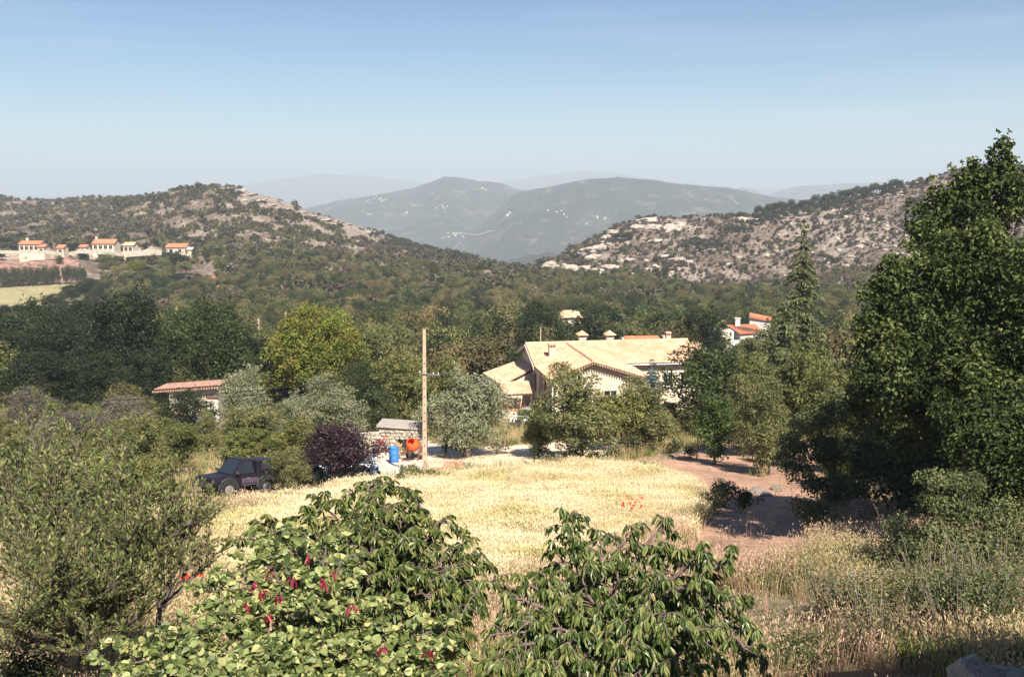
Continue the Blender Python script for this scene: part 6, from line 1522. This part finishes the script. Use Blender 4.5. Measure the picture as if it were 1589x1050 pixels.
def near_tree(name, seed, loc, label, cat, m, kind, W, npart=300, extra=None, **k):
    rng = np.random.default_rng(seed)
    wood, C, A, D, Ls = grow(name, rng, loc, k.pop('fork'), k.pop('tips'), M[m], k.pop('bark'), loc, None, kind=kind, W=W, **k)
    root = empty(name, loc, 0, label=label, cat=cat); link('branches', wood, root)
    ratio = W / k.get('L', .11)
    # the leaves that show largest are parts of their own: those nearest the photographer and most exposed
    Pw = C + np.array(loc); dist = np.linalg.norm(Pw - np.array([0, 0, CZ]), axis=1)
    cen = Pw.mean(0); front = ((Pw - cen) * unit((np.array([0, 0, CZ]) - cen)[None])[0]).sum(1)
    o_ = np.argsort(-(front + rng.normal(0, .25, len(C))) )[:npart]
    sel = np.zeros(len(C), bool); sel[o_] = True
    link('foliage', leafmesh(name + '_foliage', C[~sel], A[~sel], D[~sel], Ls[~sel], Ls[~sel] * ratio, M[m], kind, rng=rng), root, kind='stuff')
    if npart:
        protos = []
        for i in range(5):
            protos.append(leafmesh('single_leaf', np.zeros((1, 3)), np.array([[0, 1., 0]]), np.array([[0, 0, 1.]]), 1.0, ratio, M[m], kind, tone=np.array([.1 + .2 * i]), rng=rng, fold=rng.uniform(.12, .38)))
        for i in o_:
            a = Vector(A[i]).normalized(); n_ = Vector(D[i]); b = a.cross(n_).normalized(); q = b.cross(a)
            lf = link('leaf', protos[int(rng.integers(0, 5))], root)
            lf.matrix_local = Matrix.Translation(Vector(C[i])) @ Matrix((b, a, q)).transposed().to_4x4() @ Matrix.Diagonal((Ls[i], Ls[i], Ls[i], 1))
    return root, C, rng
def tips_of(L_): return [tuple(at(*t_)) for t_ in L_]
# the two cherry trees
T1 = [(385, 830, 12.6), (410, 812, 12.4), (440, 850, 12), (470, 800, 12.6), (505, 778, 12.8), (540, 760, 12.8), (570, 748, 12.9), (600, 752, 12.8), (630, 762, 12.6), (655, 790, 12.4), (690, 805, 12.2), (720, 845, 11.8), (745, 858, 11.8), (735, 900, 11.2), (700, 880, 11.2), (660, 860, 11.3), (620, 830, 11.6), (580, 830, 11.4),
      (540, 830, 11.4), (500, 850, 11.4), (620, 900, 10.8), (670, 930, 10.6), (560, 880, 10.8), (720, 950, 10.4), (640, 970, 10.2), (590, 940, 10.4), (460, 890, 11.2), (765, 905, 11.4), (520, 905, 10.9), (600, 790, 12.2), (560, 800, 12.0), (690, 1000, 10), (480, 830, 13.4), (640, 800, 13.4)]
b1 = gnd(600, 12.4)
near_tree('cherry_tree', 1, tuple(b1), 'cherry tree with drooping clusters of long leaves behind the red-podded tree', 'tree', 'cherry', 'leaf', .033, bark=M['bark_red'], fork=tuple(at(588, 985, 11.9)), tips=tips_of(T1),
          jit=.6, L=.112, twigs=11, twig_len=(.28, .62), clus=6, step=.08, hang=.9, outw=.75, droop=.25, rise=.15, t0=.32, r0=.055, trunk_r=.11)
T2 = [(880, 800, 10.8), (868, 850, 10.7), (930, 822, 10.9), (975, 815, 11), (1035, 812, 10.9), (1060, 850, 10.6), (1100, 862, 10.3), (1130, 875, 10.2), (1140, 930, 9.8), (1165, 985, 9.6), (1180, 1020, 9.3), (1100, 930, 9.9), (1080, 985, 9.4), (1090, 900, 9.8), (1040, 950, 9.3), (1000, 890, 10.3), (960, 870, 10.6), (900, 890, 10.4), (850, 900, 10.5),
      (815, 905, 10.6), (785, 930, 10.3), (800, 960, 9.9), (840, 980, 9.6), (880, 1000, 9.3), (800, 1010, 9.3), (830, 1050, 8.9), (780, 1040, 9.2), (900, 1060, 8.8), (950, 1040, 8.9), (1000, 1060, 8.8), (1040, 1030, 9.0), (980, 960, 9.5), (930, 940, 9.8), (1020, 900, 10.0), (760, 985, 9.9), (1060, 1060, 8.8), (980, 1000, 9.1), (870, 940, 10.0)]
b2_ = gnd(950, 11.4)
near_tree('cherry_tree', 2, tuple(b2_), 'cherry tree at bottom centre with crooked bare-ended branches and hanging leaves', 'tree', 'cherry', 'leaf', .032, bark=M['bark_red'], fork=tuple(at(945, 1030, 10.6)), tips=tips_of(T2),
          L=.112, twigs=10, twig_len=(.22, .52), clus=5, step=.065, hang=1.0, outw=.6, jit=.6, droop=.35, rise=.22, t0=.30, r0=.05, trunk_r=.11)
# the red-podded round-leaved tree
T3 = [(330, 905, 9.8), (345, 940, 9.5), (372, 880, 9.9), (400, 860, 10), (430, 835, 10.1), (470, 822, 10.1), (505, 840, 9.9), (530, 870, 9.6), (440, 880, 9.6), (480, 900, 9.4), (400, 920, 9.4), (520, 920, 9.2), (560, 960, 8.9), (500, 960, 8.9), (450, 960, 9), (400, 970, 8.9), (350, 985, 8.9),
      (600, 985, 8.7), (640, 960, 8.9), (680, 975, 8.8), (710, 1010, 8.6), (690, 1040, 8.3), (640, 1030, 8.2), (590, 1040, 8), (540, 1020, 8.2), (490, 1030, 8.1), (440, 1040, 8), (390, 1030, 8.1), (340, 1040, 8.1), (290, 1030, 8.2), (250, 1010, 8.4), (210, 1000, 8.6), (185, 1030, 8.4), (230, 1060, 8), (300, 1070, 7.8), (380, 1080, 7.6), (460, 1080, 7.6), (540, 1080, 7.6), (620, 1080, 7.7), (700, 1080, 7.9), (170, 1060, 8.2), (270, 985, 8.9)]
T3 = [t_ for i_, t_ in enumerate(T3) if i_ not in (8, 10, 14, 15, 16, 22, 41)]
b3 = gnd(470, 9.3)
jr, JC, jrng = near_tree('judas_tree', 3, tuple(b3), 'tree with pale round leaves and bunches of red pods at bottom left of centre', 'tree', 'judas', 'round', .064, bark=M['bark'], fork=tuple(at(480, 1110, 8.9)), tips=tips_of(T3),
          L=.067, twigs=12, twig_len=(.22, .5), clus=5, step=.075, hang=.28, outw=.9, droop=.1, rise=.12, t0=.28, r0=.04, trunk_r=.09, jit=.95, facing=(0, -.35, .6))
# pods hang in bunches
def podbunch(p, k):
    n = k; C = np.tile(np.array(p), (n, 1)) + jrng.normal(0, .015, (n, 3)); A = np.stack([jrng.normal(0, .35, n), jrng.normal(0, .35, n), -np.ones(n)], 1); D = rdir(jrng, n)
    return C, A, D
for (px, py, Y, k) in ((405, 915, 9.1, 14), (394, 905, 9.1, 10), (432, 925, 9.1, 10), (455, 895, 9.1, 9), (502, 897, 9.0, 12), (518, 885, 9.1, 8), (447, 850, 9.6, 5), (478, 862, 9.5, 6), (500, 868, 9.4, 5), (384, 935, 9.0, 8), (415, 950, 8.9, 7), (410, 1005, 8.4, 7), (500, 1003, 8.3, 7), (530, 1000, 8.3, 7), (595, 1003, 8.2, 8), (613, 1010, 8.2, 7), (668, 1010, 8.3, 8), (680, 1016, 8.3, 6), (635, 1020, 8.1, 5), (570, 1045, 7.7, 6), (462, 990, 8.4, 6), (300, 1035, 8, 5), (355, 1000, 8.6, 6), (418, 885, 9.5, 6), (545, 935, 8.9, 6), (650, 985, 8.5, 6), (450, 1030, 7.9, 6)):
    if k < (6 if py < 960 else 8): continue
    C, A, D = podbunch(at(px, py, Y - .22), 2 + k // 2); C = C - np.array(b3)
    link('pod_bunch', leafmesh('pod_bunch', C, A, D, jrng.uniform(.07, .12, len(C)), .018, M['pod'], 'leaf', rng=jrng), jr)
# left: fresh bush of small narrow leaves, several stems
TL_ = []
rng = np.random.default_rng(91)
jr_ = np.random.default_rng(5)
for (px, py, Y) in ((60, 700, 14.5), (95, 690, 14.5), (130, 700, 14), (160, 720, 14), (190, 745, 13.5), (215, 760, 13.5), (240, 775, 13), (270, 770, 13), (300, 790, 13), (320, 815, 13), (40, 740, 14), (15, 760, 14), (90, 760, 13), (130, 770, 13), (170, 800, 12.6), (210, 820, 12.6), (250, 830, 12.6), (290, 850, 12.6), (60, 810, 12.6), (100, 830, 12), (20, 830, 12.5), (150, 860, 12), (200, 880, 12), (60, 880, 11.8), (10, 900, 11.8), (110, 900, 11.5), (160, 930, 11.3), (230, 890, 12), (40, 950, 11), (90, 970, 11), (140, 990, 10.8), (190, 960, 11.2), (10, 1000, 10.6), (230, 950, 11.6)):
    TL_.append((px + jr_.normal(0, 16), py + jr_.normal(0, 22), Y + jr_.normal(0, .5)))
bl = gnd(120, 12.6)
near_tree('almond_tree', 4, tuple(bl), 'big loose light-green almond bush filling the lower left of the picture', 'tree', 'almond', 'kite', .026, npart=0, bark=M['bark'], fork=tuple(at(130, 1010, 12.2)), tips=tips_of(TL_),
          L=.064, twigs=17, twig_len=(.25, .85), clus=5, step=.075, hang=-.35, outw=.8, droop=-.35, rise=.08, t0=.42, r0=.045, trunk_r=.09, upt=.6, jit=.6, bare=.04)
T5 = [(270, 790, 12.6), (300, 800, 12.4), (325, 840, 12.4), (330, 800, 12.8), (315, 860, 12.2), (250, 850, 12.4), (290, 880, 12), (330, 870, 12.3), (240, 900, 12), (350, 850, 12.6)]
b5 = gnd(228, 12.2)
near_tree('almond_tree', 5, tuple(b5), 'thin dark-stemmed almond sapling leaning right beside the big almond bush', 'tree', 'almond', 'kite', .022, npart=0, bark=M['bark'], fork=tuple(at(247, 950, 12.0)), tips=tips_of(T5),
          L=.055, twigs=9, twig_len=(.2, .5), clus=5, step=.07, hang=-.3, outw=.8, droop=-.3, rise=.1, t0=.45, r0=.035, trunk_r=.045, upt=.5, jit=.6)
# mid left bushes behind it
T6 = [(30, 700, 20), (70, 690, 20), (120, 690, 20), (20, 760, 19), (80, 740, 19), (150, 720, 20), (190, 700, 21), (230, 690, 22), (0, 720, 20), (110, 780, 18)]
for (k_, (px, Y, top, wpx, lab)) in enumerate([(20, 30, 690, 120, 'dark leafy bush at the left edge above the big almond bush'), (110, 32, 690, 150, 'light-green bush behind the big almond bush'), (215, 34, 700, 120, 'yellow-green bush behind the almond sapling')]):
    hero('laurel' if k_ == 0 else 'mid', px, Y, top, wpx, lab, 'garden_bush', 'bush', v=k_)
for k_, (px, Y, hh, ww, m, n_, ls, lab) in enumerate([
    (15, 11.5, 1.3, 2.0, 'oak_dark', 5000, .055, 'dark-leaved bush added for the black shade in the bottom left corner'),  # dark leaves added to stand for the black shade here
    (640, 47, .9, 1.6, 'mid', 900, .11, 'leafy weed clump at the foot of the utility pole'),
    (620, 44, 1.2, .8, 'mid', 500, .11, 'thin upright weed left of the utility pole'),
    (665, 47, .7, 1.2, 'mid2', 500, .11, 'dry bush right of the utility pole foot'),
    (560, 40, .9, 1.4, 'cherry', 600, .12, 'low green bush at the foot of the plum tree'),
    (1120, 38, 1.3, 1.9, 'hazel', 1700, .10, 'grey-green bush beside the shaded boulders on the red path'),
    (1150, 37, 1.0, 1.0, 'oak_dark', 900, .09, 'small dark green bush next to the boulders'),
    (1098, 36, .8, 1.5, 'mid2', 800, .10, 'low dry bush at the left side of the red path'),
    (1262, 31, 1.3, 2.0, 'hazel', 2200, .10, 'feathery blue-green bush at the right foot of the red path'),
    (1330, 31, 1.5, 1.0, 'flower_pink', 500, .09, 'bush with faded pinkish leaves under the big dark tree'),
    (1300, 29, .7, 1.8, 'mid2', 700, .09, 'dry low bush in front of the pinkish one'),
    (1405, 21, 1.5, 2.4, 'hazel', 3000, .07, 'brownish bramble at the right of the dry grass'),
    (1350, 17, 1.1, 2.0, 'hazel', 3000, .055, 'low grey-green bramble in the dry grass at lower right'),
    (1440, 16, 1.4, 2.6, 'hazel', 5000, .055, 'dark bramble patch near the lower right corner'),
    (1530, 14.8, 1.5, 2.6, 'hazel', 6000, .055, 'dark bramble against the right edge near the corner'),
    (1250, 14, .85, 1.7, 'hazel', 2400, .05, 'low weed patch in the dry grass right of the bottom cherry tree'),
    (1560, 19, 1.7, 2.6, 'hazel', 5000, .06, 'pale bush at the right edge below the big dark tree'),
    (1180, 11.5, .4, 1.2, 'mid', 900, .05, 'low green weeds at the bottom right of the bottom cherry tree'),
    (880, 56, .5, 2.0, 'mid2', 500, .12, 'dry verge plants under the multi-stemmed fruit tree'),
    (925, 57, .6, 1.6, 'mid2', 500, .12, 'dry verge plants right of the multi-stemmed fruit tree'),
    (830, 56, 1.6, .6, 'oak_dark', 500, .10, 'ivy clothing the trunk of the small fruit tree by the road'),
    (690, 60, 1.7, .7, 'oak_dark', 600, .10, 'small dark conifer-like shrub under the big olive tree'),
    (715, 59, 1.4, 1.0, 'oak_dark', 600, .10, 'dark shrub in the shade of the big olive tree'),
    (770, 62, .8, 3.0, 'plum', 500, .12, 'low dark purple clump standing in for the shadow of the big olive tree'),  # the olive's cast shadow, imitated by dark purple leaves
    (985, 60, .9, 2.6, 'oak_dark', 800, .12, 'dark undergrowth beneath the fruit trees before the farmhouse'),
    (950, 57, .7, 1.8, 'oak_dark', 600, .12, 'low dark clump standing in for the fruit tree shadow at the road edge'),  # tree shadow on the ground, imitated by dark leaves
    (1050, 62, 1.0, 2.4, 'laurel', 900, .12, 'bright low shrub left of the ivy column'),
    (1075, 60, .9, 1.6, 'oak_dark', 600, .12, 'dark shrub at the foot of the ivy column')]):
    bush(px, Y, hh, ww, m, n_, ls, lab, 'bush', 'bush', 900 + k_, nl=16, shell=.2)
for (px, Y, hh, ww, lab) in ((1365, 17, 1.3, 1.4, 'straw-coloured tall weed in the dry grass at lower right'),):
    bush(px, Y, hh, ww, 'drygrass', 1800, .05, lab, 'weed', 'weed', 990)
# ------------------------------------------------------------------ the big dark tree at the right
def lobes_at(L_, loc, rs=1.0): 
    o = []
    for (px, py, Y, r_) in L_:
        p = at(px, py, Y) - loc; o.append((p.x, p.y, p.z, r_ * rs))
    return o
LB = [(1557, 225, 28, .28), (1550, 245, 28, .42), (1560, 262, 28, .45), (1545, 285, 28, .7), (1512, 262, 28, .32), (1510, 290, 28, .6), (1480, 315, 28, .8), (1450, 345, 28, .8), (1500, 340, 28, 1.0), (1540, 335, 28, 1.1), (1585, 320, 28, 1.0), (1600, 290, 28.5, .9), (1465, 385, 27, 1.0), (1440, 375, 27, .6), (1425, 405, 26.5, .6), (1395, 430, 26, .65), (1370, 450, 26, .5), (1350, 462, 26, .35), (1430, 450, 26.5, 1.0),
      (1500, 400, 27, 1.2), (1560, 410, 27, 1.3), (1500, 470, 26.5, 1.3), (1390, 480, 26, .7), (1370, 515, 26, .7), (1350, 500, 26, .4), (1420, 525, 26, 1.0), (1345, 555, 26, .45), (1325, 590, 26, .35), (1470, 540, 26, 1.1), (1560, 520, 26, 1.4), (1345, 612, 26.5, .45), (1378, 578, 25.5, .8), (1440, 600, 26, 1.0), (1510, 610, 25.5, 1.2), (1585, 610, 25, 1.2),
      (1350, 640, 27, .9), (1400, 660, 28, 1.1), (1460, 660, 27, 1.0), (1650, 450, 26, 2), (1650, 600, 25, 1.8), (1700, 300, 28, 2), (1440, 560, 29, 1.6), (1540, 460, 29.5, 2), (1500, 580, 29, 1.8), (1620, 520, 28.5, 2)]
bt = gnd(1500, 29)
rng = np.random.default_rng(61)
c_, t_ = lobed('big_tree', rng, lobes_at(LB, bt), (0, 0, -.3), M['bigtree'], M['bark_pale'], 78000, .12, lw=.62, kind='leaf', trunk_r=.34, limb_n=26, shell=.1, up=.25, sub=9)
bt_ = empty('mulberry_tree', bt, 0, label='huge dark broad-leaved tree towering at the right edge', cat='tree'); link('trunk', t_, bt_); link('crown', c_, bt_, kind='stuff')
LB = [(1500, 700, 22.5, .6), (1540, 690, 22, .7), (1580, 700, 22, .8), (1480, 655, 23, .5), (1460, 640, 23.5, .35), (1555, 740, 21.5, .7), (1590, 760, 21, .7), (1520, 655, 23, .7), (1570, 650, 23, .9), (1600, 680, 22, 1.0), (1530, 770, 21.5, .4), (1620, 740, 21, 1.0)]
b_ = gnd(1620, 22.5)
c_, t_ = lobed('side_tree', rng, lobes_at(LB, b_), (0, 0, -.3), M['bigtree'], M['bark_pale'], 13000, .11, lw=.6, kind='leaf', trunk_r=.12, limb_n=12, shell=.3, up=.3)
r_ = empty('mulberry_tree', b_, 0, label='lower spreading branches of a young tree at the right edge under the huge tree', cat='tree'); link('trunk', t_, r_); link('crown', c_, r_, kind='stuff')
LB = [(1400, 705, 32, 1.2), (1440, 740, 31, 1.2), (1375, 745, 32, 1.0), (1490, 760, 30, 1.2), (1420, 790, 30.5, .9), (1540, 800, 28, 1.0), (1380, 690, 33, 1.2), (1470, 700, 32, 1.3), (1530, 720, 31, 1.4), (1590, 740, 30, 1.4), (1350, 720, 33.5, .8)]  # dark leaves put in for the deep shade under the big tree
b_ = gnd(1450, 32.5)
c_, t_ = lobed('shade_fill_tree', rng, lobes_at(LB, b_), (0, 0, -.3), M['oak_dark'], M['bark'], 11000, .16, lw=.6, kind='kite', trunk_r=.15, limb_n=10, shell=.3, up=.3)
r_ = empty('holm_oak', b_, 0, label='dark-leaved tree filling in the deep shade beneath the huge tree', cat='tree'); link('trunk', t_, r_); link('crown', c_, r_, kind='stuff')
LB = [(1225, 690, 37, .55), (1245, 660, 37, .6), (1270, 645, 37, .6), (1300, 640, 37, .7), (1330, 650, 37, .7), (1350, 680, 37, .6), (1215, 715, 36.5, .45), (1240, 730, 36, .6), (1275, 700, 36.5, .75), (1310, 700, 36.5, .8), (1340, 720, 36.5, .6), (1265, 755, 35.5, .55), (1300, 755, 35.5, .7), (1330, 765, 35.5, .5), (1290, 780, 35, .45), (1235, 700, 38, .5), (1320, 620, 37, .5), (1350, 630, 37, .5), (1290, 615, 37.5, .4)]
b_ = gnd(1295, 37.5)
c_, t_ = lobed('hazel', rng, lobes_at(LB, b_), (0, 0, -.3), M['hazel'], M['bark'], 15000, .115, lw=.6, kind='kite', trunk_r=.12, limb_n=14, shell=.15, up=.3)
r_ = empty('hazel_tree', b_, 0, label='bushy hazel tree left of the deep shade, over the shadowed part of the path', cat='tree'); link('trunk', t_, r_); link('crown', c_, r_, kind='stuff')
LB = [(1450, 745, 20, .3), (1480, 750, 20, .35), (1510, 755, 20, .35), (1440, 775, 20, .25), (1465, 790, 19.8, .4), (1500, 800, 19.6, .45), (1540, 810, 19.5, .45), (1560, 790, 19.6, .35), (1455, 830, 19.5, .4), (1490, 850, 19.3, .5), (1530, 850, 19.2, .45), (1575, 830, 19.3, .45), (1425, 742, 20.2, .16), (1420, 850, 19.5, .35)]
b_ = gnd(1500, 19.8)
c_, t_ = lobed('thorn', rng, lobes_at(LB, b_), (0, 0, -.2), M['hazel'], M['bark'], 9000, .075, lw=.55, kind='kite', trunk_r=.05, limb_n=14, shell=.1, up=.3)
r_ = empty('hawthorn', b_, 0, label='sprawling thorn bush in front of the deep shade at the right', cat='bush'); link('trunk', t_, r_); link('crown', c_, r_, kind='stuff')
# bare pale branches through the big tree
for i, pts in enumerate([]):
    P_ = [at(*p) for p in pts]; me_ = MB().tube([p - bt for p in P_], np.linspace(.045, .02, len(P_)), 6).mesh('dead_branch', M['bark_pale'], smooth=True)
    link('dead_branch', me_, bt_)
# ------------------------------------------------------------------ unseen house block, added to shade the bottom right corner, and a rubble wall in its shade
hb = empty('shade_house_block', (9.2, 1.5, CZ - 7), 0, label='unseen house block beside the photographer, added to shade the bottom right corner', cat='house')
MB().box((1.2, -1.2, 3.1), (7.0, 13.0, 9.8)).box((-3.35, -3.9, 3.8), (4.9, 13.0, 9.0)).build('wall', M['plaster'], hb)
bpy.data.objects.remove(hb.children[0]) if False else None
sw = at(1568, 1044, 6.4); wl_ = empty('rubble_wall', (sw.x + .3, sw.y, sw.z), R(-20), label='rough bluish stone wall top in shade at the bottom right corner', cat='wall', kind='thing')
rng = np.random.default_rng(15)
for i in range(26):
    s_ = link('stone', RKN[i % 4], wl_); s_.location = (rng.uniform(-.45, 1.0), rng.uniform(-.3, .4), rng.uniform(-.42, -.2)); s_.scale = [rng.uniform(.14, .24)] * 3; s_.rotation_euler = rng.random(3) * 6
MB().box((.25, .05, -1.8), (1.5, .9, 3.2)).build('wall_core', M['rock_near'], wl_, bevel=.08)
# ragged weeds and twiggy brambles breaking up the lower right
rng = np.random.default_rng(404)
def bramble(px, Y, hh, ww, n, mcol, lab, seed, ls=.055):
    rs = np.random.default_rng(seed); g_ = gnd(px, Y); mb = MB(); C, A, D = [], [], []
    for i in range(n):
        a_ = rs.random() * 6.283; r_ = rs.random() ** .6 * ww / 2; b_ = np.array([math.cos(a_) * r_ * .5, math.sin(a_) * r_ * .5, -.05]); hq = hh * rs.uniform(.55, 1.15)
        e_ = b_ + np.array([math.cos(a_) * r_ * .7, math.sin(a_) * r_ * .7, hq]); m_ = (b_ + e_) / 2 + np.array([0, 0, hq * .25]); bz = bez(b_, m_, e_, 6)
        mb.tube(bz, [.008, .007, .006, .005, .004, .003], 4, cap=False)
        k = 26; t_ = rs.random(k) ** .7 * 5; i0 = np.clip(t_.astype(int), 0, 4); f = (t_ - i0)[:, None]; P = bz[i0] * (1 - f) + bz[i0 + 1] * f
        q = rdir(rs, k, .3); C.append(P + q * .02); A.append(q); D.append(rs.normal(size=(k, 3)) * .6 + [0, -.2, .7])
    C = np.concatenate(C); A = np.concatenate(A); D = np.concatenate(D); L_ = ls * rs.uniform(.6, 1.4, len(C))
    r_ = empty('bramble', g_, 0, label=lab, cat='bush'); link('stem', mb.mesh('bramble_stem', M['bark_pale'], smooth=True), r_)
    link('foliage', leafmesh('bramble_foliage', C, A, D, L_, L_ * .45, M[mcol], 'kite', rng=rs), r_, kind='stuff')
for i, (px, Y, hh, ww, n, m_, lab) in enumerate([
    (1300, 18, 1.1, 1.5, 60, 'hazel', 'twiggy grey-green bramble in the middle of the dry grass at lower right'),
    (1370, 14.8, 1.2, 1.6, 70, 'mid2', 'loose dry bramble nearest the shaded corner at lower right'),
    (1455, 18, 1.3, 1.8, 80, 'mid2', 'loose pale bramble in front of the thorn bush at right'),
    (1500, 14.6, 1.4, 1.6, 80, 'hazel', 'twiggy bramble at the edge of the corner shadow'),
    (1565, 16.5, 1.6, 1.8, 90, 'mid2', 'tall pale bramble against the right edge'),
    (1215, 15.5, .9, 1.2, 40, 'mid2', 'small loose weed bush right of the bottom cherry tree'),
    (1400, 24, 1.3, 1.6, 60, 'grey_olive', 'brown-grey dead bramble at the top of the dry grass on the right'),
    (1290, 24.5, .9, 1.2, 40, 'drygrass', 'straw-brown dead weed at the foot of the path shadow')]):
    bramble(px, Y, hh, ww, n, m_, lab, 500 + i)
